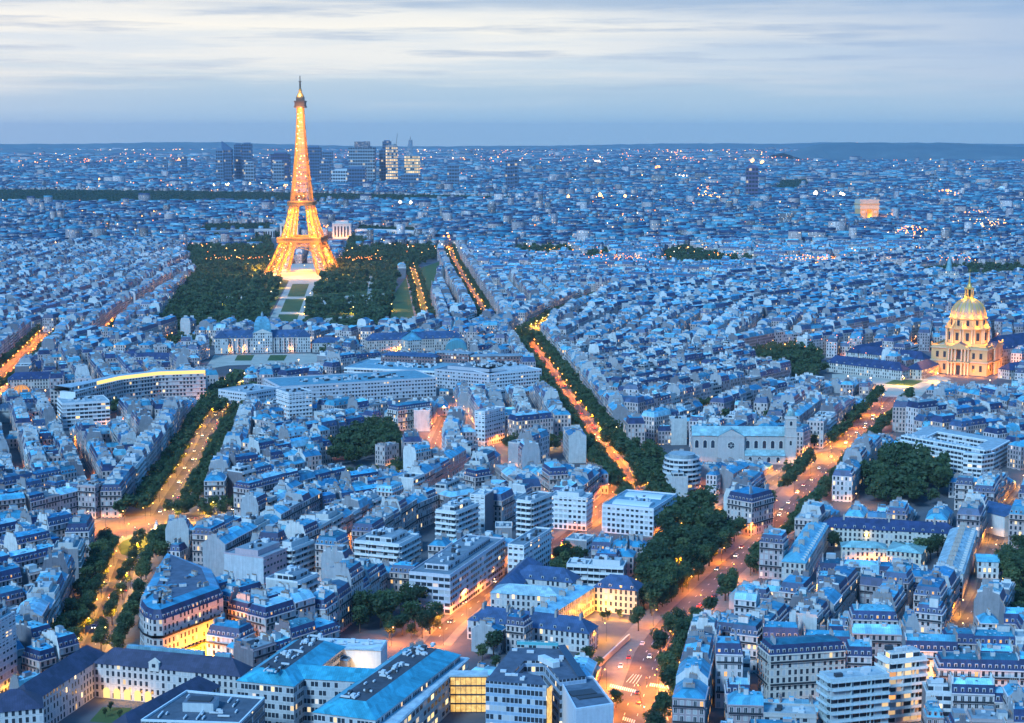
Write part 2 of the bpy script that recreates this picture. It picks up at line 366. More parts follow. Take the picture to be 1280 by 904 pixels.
# ------------------------------------------------------------ streets (centre lines read off the photograph, whole street widths in metres)
STREETS = [
    dict(k='boulevard', d='the lit boulevard', w=36, road=15, px=[(775, 935), (800, 860), (815, 815), (846, 775), (886, 737), (945, 682), (998, 630), (1030, 592), (1060, 563), (1092, 531), (1122, 497)], trees=((-13, 8.5), (13, 8.5)), lamps=32, col=(1, .33, .06), e=.8),
    dict(k='avenue', d='the orange avenue', w=36, road=14, px=[(838, 672), (805, 630), (783, 600), (760, 572), (740, 545), (716, 511), (694, 478), (672, 448), (655, 427)], trees=((-9.5, 7.5), (9.5, 7.5), (-15, 9), (15, 9)), lamps=19, col=(1, .31, .04), e=1.15),
    dict(k='cross_avenue', d='the tree-lined cross avenue', w=34, road=12, px=[(640, 566), (690, 561), (750, 554), (798, 544), (850, 529), (900, 513), (960, 499), (1010, 486)], trees=((-11, 8), (11, 8)), lamps=34, col=(1, .66, .25), e=.6),
    dict(k='gold_avenue', d='the yellow-lit avenue', w=46, road=11, px=[(196, 655), (212, 628), (226, 606), (244, 577), (262, 541), (277, 518), (293, 492)], trees=((-17, 7), (-10.5, 7.5), (10.5, 7.5), (17, 7)), lamps=20, col=(1, .56, .13), e=.5),
    dict(k='low_avenue', d='the short avenue below the roundabout', w=40, road=11, px=[(172, 672), (160, 700), (146, 740), (131, 780), (112, 822)], trees=((-15, 7), (-9.5, 8), (3.5, 22), (12, 8)), lamps=16, col=(1, .54, .12), e=.5),
    dict(k='side_street', d='the leafy side street', w=24, road=9, px=[(215, 652), (262, 648), (322, 632), (400, 611), (470, 600), (530, 588)], trees=((-7, 10), (7, 10)), lamps=30, col=(1, .68, .24), e=.8),
    dict(k='west_street', d='the street left of the roundabout', w=26, road=10, px=[(150, 658), (105, 655), (50, 668), (-20, 676)], trees=((8, 10),), lamps=24, col=(1, .5, .14), e=1.0),
    dict(k='pink_street', d='the pink-lit street', w=18, road=9, px=[(540, 806), (562, 782), (596, 754), (640, 717), (697, 681), (742, 646), (770, 620)], trees=(), lamps=22, col=(1, .36, .20), e=1.0),
    dict(k='long_street', d='the long straight street', w=14, road=8, px=[(345, 742), (415, 705), (482, 661), (545, 632), (600, 596), (655, 575)], trees=(), lamps=26, col=(1, .38, .22), e=.8),
    dict(k='church_street', d='the street by the church', w=20, road=9, px=[(1068, 560), (1030, 566), (985, 590), (935, 620), (890, 640)], trees=(), lamps=30, col=(1, .45, .12), e=.8),
    dict(k='right_street', d='the street beyond the gardens', w=14, road=7, px=[(1195, 800), (1228, 740), (1240, 690), (1262, 640), (1300, 590)], trees=(), lamps=40, col=(1, .5, .2), e=.5),
    dict(k='north_street', d='the street of trees beside the domed church', w=20, road=9, px=[(1320, 560), (1255, 530), (1210, 520), (1150, 528), (1108, 520)], trees=((5, 9),), lamps=40, col=(1, .45, .1), e=.6),
    dict(k='far_west_street', d='the far street of orange lamps', w=22, road=9, px=[(125, 428), (152, 403), (178, 385), (205, 368), (225, 353)], trees=((0, 16),), lamps=22, col=(1, .36, .08), e=1.5),
    dict(k='west_avenue', d='the orange avenue at the far left', w=40, road=14, px=[(-30, 500), (10, 470), (36, 444), (62, 418)], trees=((-12, 10), (12, 10)), lamps=18, col=(1, .34, .06), e=1.2),
    dict(k='park_avenue', d='the avenue beside the park', w=26, road=9, px=[(536, 416), (528, 385), (520, 355), (514, 335)], trees=((-8, 9), (8, 9)), lamps=34, col=(1, .36, .07), e=1.1),
    dict(k='second_avenue', d='the straight avenue beyond the barracks', w=30, road=9, px=[(612, 408), (598, 382), (580, 352), (566, 326), (560, 305)], trees=((-8, 8), (8, 8)), lamps=40, col=(1, .36, .07), e=1.1),
    dict(k='barracks_street', d='the lamplit street behind the barracks', w=30, road=10, px=[(600, 425), (655, 424), (672, 412), (700, 396), (752, 374)], trees=((9, 9),), lamps=18, col=(1, .6, .2), e=1.5),
    dict(k='esplanade_street', d='the glowing street left of the dome', w=36, road=12, px=[(930, 452), (985, 441), (1060, 432), (1120, 420), (1176, 408)], trees=((-11, 9), (11, 9)), lamps=18, col=(1, .38, .08), e=3.0),
    dict(k='station_street', d='the street of tall houses', w=16, road=8, px=[(560, 520), (548, 545), (538, 570), (545, 590)], trees=(), lamps=24, col=(1, .35, .2), e=.8),
    dict(k='mid_street', d='the narrow cross street', w=13, road=7, px=[(690, 640), (640, 600), (600, 560), (575, 520)], trees=(), lamps=30, col=(1, .4, .2), e=.5),
    dict(k='quay', d='the quay', w=40, road=12, px=[(640, 316), (740, 330), (850, 334), (985, 333), (1060, 328), (1140, 345), (1300, 350)], trees=((-14, 11), (14, 11)), lamps=40, col=(1, .42, .08), e=2.4),
]
random.seed(7)
for s_ in STREETS:
    s_['pl'] = px(s_['px'])
    L = s_['pl']
    for a, b in zip(L, L[1:]):
        an = atan2(b[1] - a[1], b[0] - a[0])
        carve(rect((a[0] + b[0]) / 2, (a[1] + b[1]) / 2, hypot(b[0] - a[0], b[1] - a[1]), s_['w'], an)); carve(circle(b, s_['w'] / 2, 12))
SMAP = {s_['k']: s_ for s_ in STREETS}
# roundabout
RND = G(172, 664); RND_R = 42.0
carve(circle(RND, RND_R))
# ------------------------------------------------------------ ground, roads
def strip(mb, pl, o0, o1, z, mat):
    A, B = offset(pl, o0), offset(pl, o1)
    for i in range(len(pl) - 1):
        q = [(*A[i], z), (*A[i + 1], z), (*B[i + 1], z), (*B[i], z)]
        mb.face(q if o0 < o1 else q[::-1], mat, [(p[0], p[1]) for p in (q if o0 < o1 else q[::-1])])
gm = MB(); R_ = 24300
gm.face([(-R_, -R_, -0.02), (R_, -R_, -0.02), (R_, R_, -0.02), (-R_, R_, -0.02)], M_GROUND)
tag(link('ground', gm.mesh('ground')), kind='structure')
def near_other(p, me, slack=1.0):
    for s2 in STREETS:
        if s2 is me: continue
        for a, b in zip(s2['pl'], s2['pl'][1:]):
            dx, dy = b[0] - a[0], b[1] - a[1]; L2 = dx * dx + dy * dy
            t = max(0, min(1, ((p[0] - a[0]) * dx + (p[1] - a[1]) * dy) / L2))
            if hypot(p[0] - a[0] - t * dx, p[1] - a[1] - t * dy) < s2['road'] / 2 + slack: return True
    return hypot(p[0] - RND[0], p[1] - RND[1]) < RND_R - 6
for i, s_ in enumerate(STREETS):
    zb = 0.004 * (i + 1); pl = s_['pl']; r = s_['road'] / 2
    rm = MB(); strip(rm, pl, -r - .3, r + .3, zb, M_ASPH)
    tag(link('road', rm.mesh('road')), kind='structure')
    pm = MB()
    fine = resample(pl, 6.0)
    for side in (-1, 1):
        for (p, q) in zip(fine, fine[1:]):
            a0, a1 = r, s_['w'] / 2
            def at(pp, o): return (pp[0] - sin(pp[2]) * o * side, pp[1] + cos(pp[2]) * o * side)
            mid = at(((p[0] + q[0]) / 2, (p[1] + q[1]) / 2, p[2]), (a0 + a1) / 2)
            if near_other(mid, s_, 2.0) or near_other(at(p, a0), s_, 2) or near_other(at(q, a1), s_, 2): continue
            if hypot(q[0] - p[0], q[1] - p[1]) < .5: continue
            quad = [at(p, a0), at(q, a0), at(q, a1), at(p, a1)]
            if side < 0: quad = quad[::-1]
            pm.prism(quad, 0.0, .12 + .0015 * i, M_PAVE, M_PAVE)
    if pm.f: tag(link('pavement', pm.mesh('pavement')), kind='structure')
    mk = MB(); zz = .012 * 1 + .004 * (len(STREETS) + 2)
    for (p, q) in list(zip(fine, fine[1:]))[::2]:
        if near_other(p, s_): continue
        for o in ((0,) if s_['road'] < 14 else (-2.6, 2.6)):
            a, b = (p[0] - sin(p[2]) * o, p[1] + cos(p[2]) * o), (q[0] - sin(p[2]) * o, q[1] + cos(p[2]) * o)
            strip(mk, [a, ((a[0] + b[0]) / 2, (a[1] + b[1]) / 2)], -.12, .12, zz, M_PAINT)
    if mk.f: tag(link('road_marking', mk.mesh('road_marking')), kind='structure')
rb = MB(); n_ = 40
rb.face([(*p, .004 * (len(STREETS) + 1)) for p in circle(RND, RND_R - 8, n_)], M_ASPH)
tag(link('road', rb.mesh('road')), kind='structure')
ISL = [G(*p) for p in [(137, 685), (146, 675), (163, 669), (185, 666), (205, 668), (208, 673), (196, 680), (186, 690), (172, 698), (158, 702), (143, 698)]]
im = MB(); im.prism(ISL[::-1] if True else ISL, 0, .25, M_PAVE, M_PAVE)
tag(link('pavement', im.mesh('pavement')), kind='structure')
cI = (sum(p[0] for p in ISL) / len(ISL), sum(p[1] for p in ISL) / len(ISL))
im = MB(); im.prism([(cI[0] + (p[0] - cI[0]) * .72, cI[1] + (p[1] - cI[1]) * .72) for p in ISL[::-1]], 0.2, .32, M_GRASS, M_GRASS)
tag(link('lawn', im.mesh('lawn')), kind='structure')
# ------------------------------------------------------------ house builders
class One:
    """everything into one collector (the far mass of houses)"""
    def __init__(s, mb): s.mb = mb
    def part(s, name, new=False): return s.mb
class Many:
    """every part a mesh of its own under one thing"""
    def __init__(s, root): s.root = root; s.d = {}; s.l = []
    def part(s, name, new=False):
        if new: mb = MB(); s.l.append((name, mb)); return mb
        if name not in s.d: s.d[name] = MB()
        return s.d[name]
    def done(s):
        for k, mb in list(s.d.items()) + s.l: part(k.rstrip('_0123456789'), mb, s.root)
def dormer_into(mb, x, y, z, sgn, wallt, rt, wd=1.15, ht=1.75, dp=1.5, lit=False, pane=True):
    """sgn -1: faces local -y, +1: faces +y"""
    y0, y1 = (y, y + dp) if sgn < 0 else (y - dp, y)
    mb.box(x - wd / 2, x + wd / 2, y0, y1, z, z + ht, M_TRIM, M_ROOF, tint=wallt, toptint=rt)
    if not pane: return
    yf = y - .02 if sgn < 0 else y + .02
    a, b = x - wd * .32, x + wd * .32
    q = [(a, yf, z + .25), (b, yf, z + .25), (b, yf, z + ht - .25), (a, yf, z + ht - .25)]
    mb.face(q if sgn < 0 else q[::-1], M_LIT if lit else M_GLASS)
_mesh_cache = {}
def cached(key, fn):
    if key not in _mesh_cache:
        mb = MB(); fn(mb); _mesh_cache[key] = mb.mesh(key[0])
    return _mesh_cache[key]
def window_mesh(lit, ww=1.15, wh=2.0):
    def f(mb):
        mb.box(-ww / 2 - .16, ww / 2 + .16, -.07, 0, -.16, wh + .16, M_FRAME)
        mb.box(-.05, .05, -.1, -.088, 0, wh, M_FRAME)
    def g(mb): mb.face([(-ww / 2, -.085, 0), (ww / 2, -.085, 0), (ww / 2, -.085, wh), (-ww / 2, -.085, wh)], (M_GLASS, M_LIT, M_CURTAIN)[lit])
    return cached(('window', ww, wh), f), cached(('pane', lit, ww, wh), g)
def dormer_mesh(lit, wallt, rt):
    def g(mb): mb.face([(-.37, -.02, .25), (.37, -.02, .25), (.37, -.02, 1.5), (-.37, -.02, 1.5)], M_LIT if lit else M_GLASS)
    return cached(('dormer', wallt, rt), lambda mb: dormer_into(mb, 0, 0, 0, -1, wallt, rt, pane=False)), cached(('pane', lit, 'dormer'), g)
def facing(B, nx, ny):
    """does a face with local normal (nx, ny) look towards the viewpoint?"""
    c, s = cos(B['ang']), sin(B['ang'])
    return -(B['x'] * (nx * c - ny * s) + B['y'] * (nx * s + ny * c)) > 0.02 * B['y']
def hauss(S, B, lod, root=None):
    r = random.Random(B['seed']); w, d, n = B['w'], B['d'], B['n']
    wt, zt, sl, pt = B['wt'], B['zt'], B['sl'], B['pt']
    hw = 4.0 + 3.1 * (n - 1); hL, hR = B.get('hipL'), B.get('hipR')
    u0 = 2.5 * r.randint(0, 4000); x0, x1, y0, y1 = -w / 2, w / 2, -d / 2, d / 2
    wm = S.part('wall'); v0 = 0.0
    wmat = M_TRIM if lod == 0 else M_WALL
    k = max(1, round(w / 2.5)); sc_ = k * 2.5 / w
    def fac(a, b):
        L = hypot(b[0] - a[0], b[1] - a[1]); kk = max(1, round(L / 2.5)) * 2.5
        wm.face([(*a, 0), (*b, 0), (*b, hw), (*a, hw)], wmat, [(u0, -.9), (u0 + kk, -.9), (u0 + kk, hw - .9), (u0, hw - .9)], wt)
    fac((x0, y0), (x1, y0)); fac((x1, y1), (x0, y1))
    (fac if hR else lambda a, b: wm.wall(a, b, 0, hw, M_PLAIN, tint=pt))((x1, y0), (x1, y1))
    (fac if hL else lambda a, b: wm.wall(a, b, 0, hw, M_PLAIN, tint=pt))((x0, y1), (x0, y0))
    rf = S.part('roof'); kind = B['roof']
    if kind == 'mansard':
        hm, ins = r.uniform(3.2, 4.6), 1.3
    elif kind == 'zinc': hm, ins = r.uniform(1.6, 2.8), d * .26
    else: hm, ins = .6, .25
    iL = ins if hL else 0.0; iR = ins if hR else 0.0
    lo = [(x0, y0), (x1, y0), (x1, y1), (x0, y1)]; hi = [(x0 + iL, y0 + ins), (x1 - iR, y0 + ins), (x1 - iR, y1 - ins), (x0 + iL, y1 - ins)]
    zt1 = hw + hm; st_ = sl if kind == 'mansard' else zt
    q_ = r.choice((.45, .7, .85, 1.0, 1.0, 1.2, 1.45)); rt = (min(.8, zt[0] * q_), min(.8, zt[1] * q_), min(.8, zt[2] * q_))
    for i in range(4):
        a, b, c, e = lo[i], lo[(i + 1) % 4], hi[(i + 1) % 4], hi[i]
        gable = (i == 1 and not hR) or (i == 3 and not hL)
        L = hypot(b[0] - a[0], b[1] - a[1])
        if kind == 'flat':
            rf.face([(*a, hw), (*b, hw), (*b, hw + .9), (*a, hw + .9)], M_TRIM, None, wt)
        else:
            (wm if gable else rf).face([(*a, hw), (*b, hw), (*c, zt1), (*e, zt1)], M_PLAIN if gable else M_ROOF, [(0, 0), (L, 0), (L, hm), (0, hm)], pt if gable else st_)
    if kind == 'flat':
        rf.box(x0 + .01, x1 - .01, y0 + .01, y1 - .01, hw - .2, hw + .35, M_FLAT, M_FLAT, tint=B['ft'])
        zr = hw + .35
    else:
        rr = (d / 2 - ins) * r.uniform(.10, .34); zr = zt1 + rr
        ra, rb_ = (hi[0][0] + (iL and (d / 2 - ins) * .6), 0.0), (hi[1][0] - (iR and (d / 2 - ins) * .6), 0.0)
        L = w; q = d / 2 - ins
        rf.face([(*hi[0], zt1), (*hi[1], zt1), (*rb_, zr), (*ra, zr)], M_ROOF, [(0, 0), (L, 0), (L, q), (0, q)], rt)
        rf.face([(*hi[2], zt1), (*hi[3], zt1), (*ra, zr), (*rb_, zr)], M_ROOF, [(0, 0), (L, 0), (L, q), (0, q)], rt)
        (rf if hR else wm).face([(*hi[1], zt1), (*hi[2], zt1), (*rb_, zr)], M_ROOF if hR else M_PLAIN, None, rt if hR else pt)
        (rf if hL else wm).face([(*hi[3], zt1), (*hi[0], zt1), (*ra, zr)], M_ROOF if hL else M_PLAIN, None, rt if hL else pt)
    if lod >= 3:
        if r.random() < .8:
            xx = r.choice((x0 + .4, x1 - .4)); yy = r.uniform(-d / 4, d / 4); S.part('c').box(xx - .35, xx + .35, yy - 2, yy + 2, hw, zr + 1.4, M_PLAIN, tint=pt)
        if r.random() < .6:
            xx = r.uniform(x0 + 2, x1 - 2); yy = r.uniform(-d / 3, d / 3); S.part('c').box(xx - 1.5, xx + 1.5, yy - 1.4, yy + 1.4, hw, zr + .9, M_TRIM, M_ROOF, tint=wt, toptint=rt)
        return
    # chimney walls on the party walls
    for side in (-1, 1):
        xs = side * (w / 2 - .3)
        if (side < 0 and hL) or (side > 0 and hR): xs = side * (w / 2 - ins - 1.5)
        for j in range(r.choice((2, 2, 3, 3)) if d > 9 else 1):
            ln = r.uniform(1.2, 3.4); yc = r.uniform(-d / 2 + ins + ln / 2, d / 2 - ins - ln / 2) if d > 2 * ins + ln + .5 else 0
            c = S.part('chimney_stack', True); zt_ = zr + r.uniform(.8, 2.0)
            th = r.uniform(.28, .42)
            c.box(xs - th, xs + th, yc - ln / 2, yc + ln / 2, hw - .3, zt_, M_PLAIN, tint=pt)
            m_ = int(ln / .62)
            for q in range(m_):
                yy = yc - ln / 2 + (q + .5) * ln / m_
                c.box(xs - .14, xs + .14, yy - .14, yy + .14, zt_, zt_ + r.uniform(.5, .8), M_POT)
        if kind != 'flat' and not (hL if side < 0 else hR):    # fire wall standing proud of the roof
            f_ = S.part('fire_wall', True); xs2 = side * (w / 2 - .18); tt = r.choice(((.74, .74, .72), (.62, .62, .60), (.30, .31, .34), pt))
            hy = d / 2 - ins
            f_.box(xs2 - .17, xs2 + .17, -hy, -hy * .45, zt1 - .5, zt1 + (zr - zt1) * .55 + .45, M_PLAIN, tint=tt); f_.box(xs2 - .17, xs2 + .17, -hy * .45 + .01, hy * .45 - .01, zt1 - .5, zr + .5, M_PLAIN, tint=tt); f_.box(xs2 - .17, xs2 + .17, hy * .45, hy, zt1 - .5, zt1 + (zr - zt1) * .55 + .45, M_PLAIN, tint=tt)
    # roof clutter: skylights, a lift house
    for j in range(r.randint(2, 6) if kind != 'flat' else 0):
        sgn = r.choice((-1, 1)); xx = r.uniform(x0 + 1.5 + iL, x1 - 1.5 - iR); fr_ = r.uniform(.25, .75)
        yy = sgn * (d / 2 - ins) * fr_; zz = zt1 + (zr - zt1) * (1 - fr_)
        S.part('skylight', True).box(xx - .45, xx + .45, yy - .6, yy + .6, zz - .3, zz + .28, M_ROOF, M_GEAR if r.random() < .5 else M_GLASS, tint=zt)
    for j in range(r.randint(0, 2) if kind != 'flat' else 0):   # ridge-side chimneys and little roof houses
        xx = r.uniform(x0 + 1.5 + iL, x1 - 1.5 - iR); yy = r.uniform(-d / 5, d / 5); a_, b_ = r.choice(((.35, 1.0), (1.1, .35), (.9, .8), (1.6, 1.1)))
        S.part('chimney_stack' if a_ * b_ < .5 else 'roof_house', True).box(xx - a_, xx + a_, yy - b_, yy + b_, hw, zr + r.uniform(.6, 1.7), M_PLAIN, M_ROOF, tint=r.choice(PLASTER + STONE), toptint=r.choice(ZINC))
    if kind == 'flat' or r.random() < .25:
        xx = r.uniform(x0 + 3, x1 - 3) if w > 8 else 0; yy = r.uniform(-d / 5, d / 5)
        a_, b_ = r.uniform(1.2, 2.6), r.uniform(1.0, 2.2)
        S.part('stair_head', True).box(xx - a_, xx + a_, yy - b_, yy + b_, hw, zr + r.uniform(1.4, 2.4), M_TRIM, M_FLAT, tint=r.choice(PLASTER), toptint=B['ft'])
    if kind == 'flat':
        for j in range(r.randint(2, 6)):
            xx = r.uniform(x0 + 1, x1 - 1); yy = r.uniform(y0 + 1, y1 - 1); a_ = r.uniform(.3, .9)
            S.part('roof_vent', True).box(xx - a_, xx + a_, yy - a_ * .7, yy + a_ * .7, zr, zr + r.uniform(.5, 1.3), M_GEAR if r.random() < .6 else M_DARK)
    # dormers, balconies, windows on the sides the viewpoint can see
    sides = []
    if facing(B, 0, -1): sides.append((0, w, (x0, y0)))
    if facing(B, 0, 1): sides.append((pi, w, (x1, y1)))
    if hR and facing(B, 1, 0): sides.append((pi / 2, d, (x1, y0)))
    if hL and facing(B, -1, 0): sides.append((-pi / 2, d, (x0, y1)))
    for (ra_, L, o) in sides:
        kk = max(1, round(L / 2.5)); stp = L / kk; ca, sa = cos(ra_), sin(ra_)
        def loc(t, off): return (o[0] + t * ca + off * sa, o[1] + t * sa - off * ca)
        if kind == 'mansard' and B['dorm']:
            for q in range(kk):
                if lod == 2 and q % 2 and B['dist'] > 1150: continue
                t = (q + .5) * stp; lit = r.random() < .05
                if lod < 2:
                    p = loc(t, -.25); dmm = dormer_mesh(lit, wt, zt); dm = link('dormer', dmm[0], root, (p[0], p[1], hw + .35), ra_); link('pane', dmm[1], dm)
                elif abs(ra_) in (0, pi):
                    dormer_into(S.part('d'), o[0] + t * ca, o[1] + (.25 if ra_ == 0 else -.25), hw + .35, -1 if ra_ == 0 else 1, wt, zt, lit=lit)
        if lod < 2:
            for fl in ((2, n - 1) if n > 4 else (n - 1,)):
                z = 3.1 * fl + .35
                bm_ = S.part('balcony', True); p, q = loc(.3, 0), loc(L - .3, 0); e, f = loc(.3, .75), loc(L - .3, .75)
                bm_.prism([e, f, q, p], z - .14, z, M_TRIM, M_TRIM, tint=wt, bottom=True)
                bm_.prism([loc(.3, .75), loc(L - .3, .75), loc(L - .3, .69), loc(.3, .69)], z, z + .85, M_IRON)
            cn = S.part('cornice', True)
            cn.prism([loc(0, .45), loc(L, .45), loc(L, .003), loc(0, .003)], hw - .45, hw - .02, M_TRIM, M_TRIM, tint=tuple(min(1, c * 1.1) for c in wt), bottom=True)
        if lod == 0:
            for fl in range(n):
                for q in range(kk):
                    p = loc((q + .5) * stp, 0); low = fl == 0
                    lt_ = r.random(); wm_ = window_mesh(1 if lt_ < (.06 if not low else .18) else 2 if lt_ > .76 else 0, 1.5 if low else 1.15, 2.3 if low else 1.95); wo = link('window', wm_[0], root, (p[0], p[1], .45 if low else 3.1 * fl + 1.35 - .45 + .12), ra_); link('pane', wm_[1], wo)
def modern(S, B, lod, root=None):
    r = random.Random(B['seed']); w, d, n = B['w'], B['d'], B['n']; wt = B['wt']
    hw = 3.1 * n + .6; x0, x1, y0, y1 = -w / 2, w / 2, -d / 2, d / 2
    mat = B.get('mat') or {'band': M_WALLB, 'grid': M_WALLG, 'balc': M_WALLB, 'curt': M_CURT}[B['style']]
    pu = {'band': 3.2, 'grid': 2.9, 'balc': 3.2, 'curt': 1.6}[B['style']]
    u0 = pu * r.randint(0, 3000); wm = S.part('wall')
    blank = B.get('blank', ())
    for i, (a, b) in enumerate((((x0, y0), (x1, y0)), ((x1, y0), (x1, y1)), ((x1, y1), (x0, y1)), ((x0, y1), (x0, y0)))):
        if i in blank: wm.wall(a, b, 0, hw, M_PLAIN, tint=B['pt'])
        else:
            L = hypot(b[0] - a[0], b[1] - a[1]); kk = max(1, round(L / pu)) * pu
            wm.face([(*a, 0), (*b, 0), (*b, hw), (*a, hw)], mat, [(u0, 0), (u0 + kk, 0), (u0 + kk, hw), (u0, hw)], wt)
    rf = S.part('roof')
    rf.box(x0 + .3, x1 - .3, y0 + .3, y1 - .3, hw - .5, hw + .02, M_FLAT, M_FLAT, tint=B['ft'])
    pr = S.part('parapet')
    for (a0, a1, b0, b1) in ((x0, x1, y0, y0 + .3), (x0, x1, y1 - .3, y1), (x0, x0 + .3, y0 + .3, y1 - .3), (x1 - .3, x1, y0 + .3, y1 - .3)):
        pr.box(a0, a1, b0, b1, hw, hw + .8, M_TRIM, tint=wt)
    if lod >= 3: 
        S.part('x').box(x0 + w * .2, x0 + w * .5, y0 + d * .3, y1 - d * .25, hw, hw + 2.6, M_TRIM, M_FLAT, tint=wt, toptint=B['ft']); return
    ph = S.part('penthouse')
    if B.get('pent', True):
        ph.box(x0 + w * .12, x1 - w * .12, y0 + d * .22, y1 - d * .2, hw + .02, hw + 2.9, M_WALLB if r.random() < .6 else M_TRIM, M_FLAT, tint=wt, toptint=B['ft'])
    top = hw + (2.9 if B.get('pent', True) else .02)
    for j in range(r.randint(3, 7) + int(w * d / 90)):
        xx = r.uniform(x0 + w * .18, x1 - w * .18); yy = r.uniform(y0 + d * .3, y1 - d * .28); a_ = r.uniform(.5, 1.6)
        S.part('rooftop_unit', True).box(xx - a_, xx + a_, yy - a_ * .6, yy + a_ * .6, top, top + r.uniform(.7, 1.9), M_GEAR if r.random() < .65 else M_DARK)
    sides = []
    if facing(B, 0, -1): sides.append((0, w, (x0, y0), 0))
    if facing(B, 1, 0): sides.append((pi / 2, d, (x1, y0), 1))
    if facing(B, -1, 0): sides.append((-pi / 2, d, (x0, y1), 3))
    if B['style'] == 'balc':
        for (ra_, L, o, i) in sides:
            if i in blank: continue
            ca, sa = cos(ra_), sin(ra_)
            def loc(t, off): return (o[0] + t * ca + off * sa, o[1] + t * sa - off * ca)
            for fl in range(1, n + 1):
                z = 3.1 * fl
                bm_ = S.part('balcony', True)
                bm_.prism([loc(.2, 1.3), loc(L - .2, 1.3), loc(L - .2, .01), loc(.2, .01)], z - .2, z, M_TRIM, M_TRIM, tint=wt, bottom=True)
                bm_.prism([loc(.2, 1.3), loc(L - .2, 1.3), loc(L - .2, 1.18), loc(.2, 1.18)], z, z + (1.0 if fl < n else .5), M_TRIM, tint=tuple(min(.85, c * 1.15) for c in wt))
                if fl < n and L > 8:
                    for t in (L * .33, L * .67):
                        bm_.prism([loc(t - .08, 1.17), loc(t + .08, 1.17), loc(t + .08, .01), loc(t - .08, .01)], z, z + 2.88, M_TRIM, tint=wt)
    elif lod < 2 and B['style'] in ('grid', 'band'):
        for (ra_, L, o, i) in sides:
            if i in blank: continue
            ca, sa = cos(ra_), sin(ra_)
            def loc(t, off): return (o[0] + t * ca + off * sa, o[1] + t * sa - off * ca)
            for fl in range(1, n + 1):
                z = 3.1 * fl
                bm_ = S.part('floor_band', True)
                bm_.prism([loc(0, .22), loc(L, .22), loc(L, .004), loc(0, .004)], z - .35, z + .35, M_TRIM, M_TRIM, tint=tuple(min(.85, c * 1.08) for c in wt), bottom=True)
# ------------------------------------------------------------ where the houses stand
BLD = []
def add_b(x, y, ang, w, d, where, r, n=None, mod=None, **kw):
    B = dict(x=x, y=y, ang=ang, w=w, d=d, seed=r.randint(0, 10 ** 9), where=where, dist=hypot(x, y))
    B['wt'] = r.choice(STONE); B['zt'] = r.choice(ZINC); B['sl'] = r.choice(SLATE) if r.random() < .72 else r.choice(ZINC); B['pt'] = r.choice(PLASTER); B['ft'] = r.choice(FLATT)
    B['dorm'] = r.random() < .8
    q = r.random()
    B['kind'] = 'modern' if (mod if mod is not None else q < .10) else 'hauss'
    if B['kind'] == 'modern':
        B['n'] = n or r.randint(5, 8); B['style'] = r.choice(('band', 'grid', 'balc', 'balc')); B['wt'] = r.choice(((.70, .70, .69), (.62, .60, .56), (.74, .73, .70), (.5, .47, .44)))
        B['blank'] = (1, 3); B['pent'] = r.random() < .5
    else:
        B['n'] = n or r.choice((4, 5, 5, 6, 6)); q = r.random(); B['roof'] = 'mansard' if q < .62 else ('zinc' if q < .9 else 'flat')
    if w < 9.5: B['n'] = min(B['n'], 4)
    B.update(kw); carve(rect(x, y, w, d, ang)); BLD.append(B); return B
def hash_(*a):
    h = 17
    for c in repr(a): h = (h * 131 + ord(c)) % (2 ** 31)
    return h
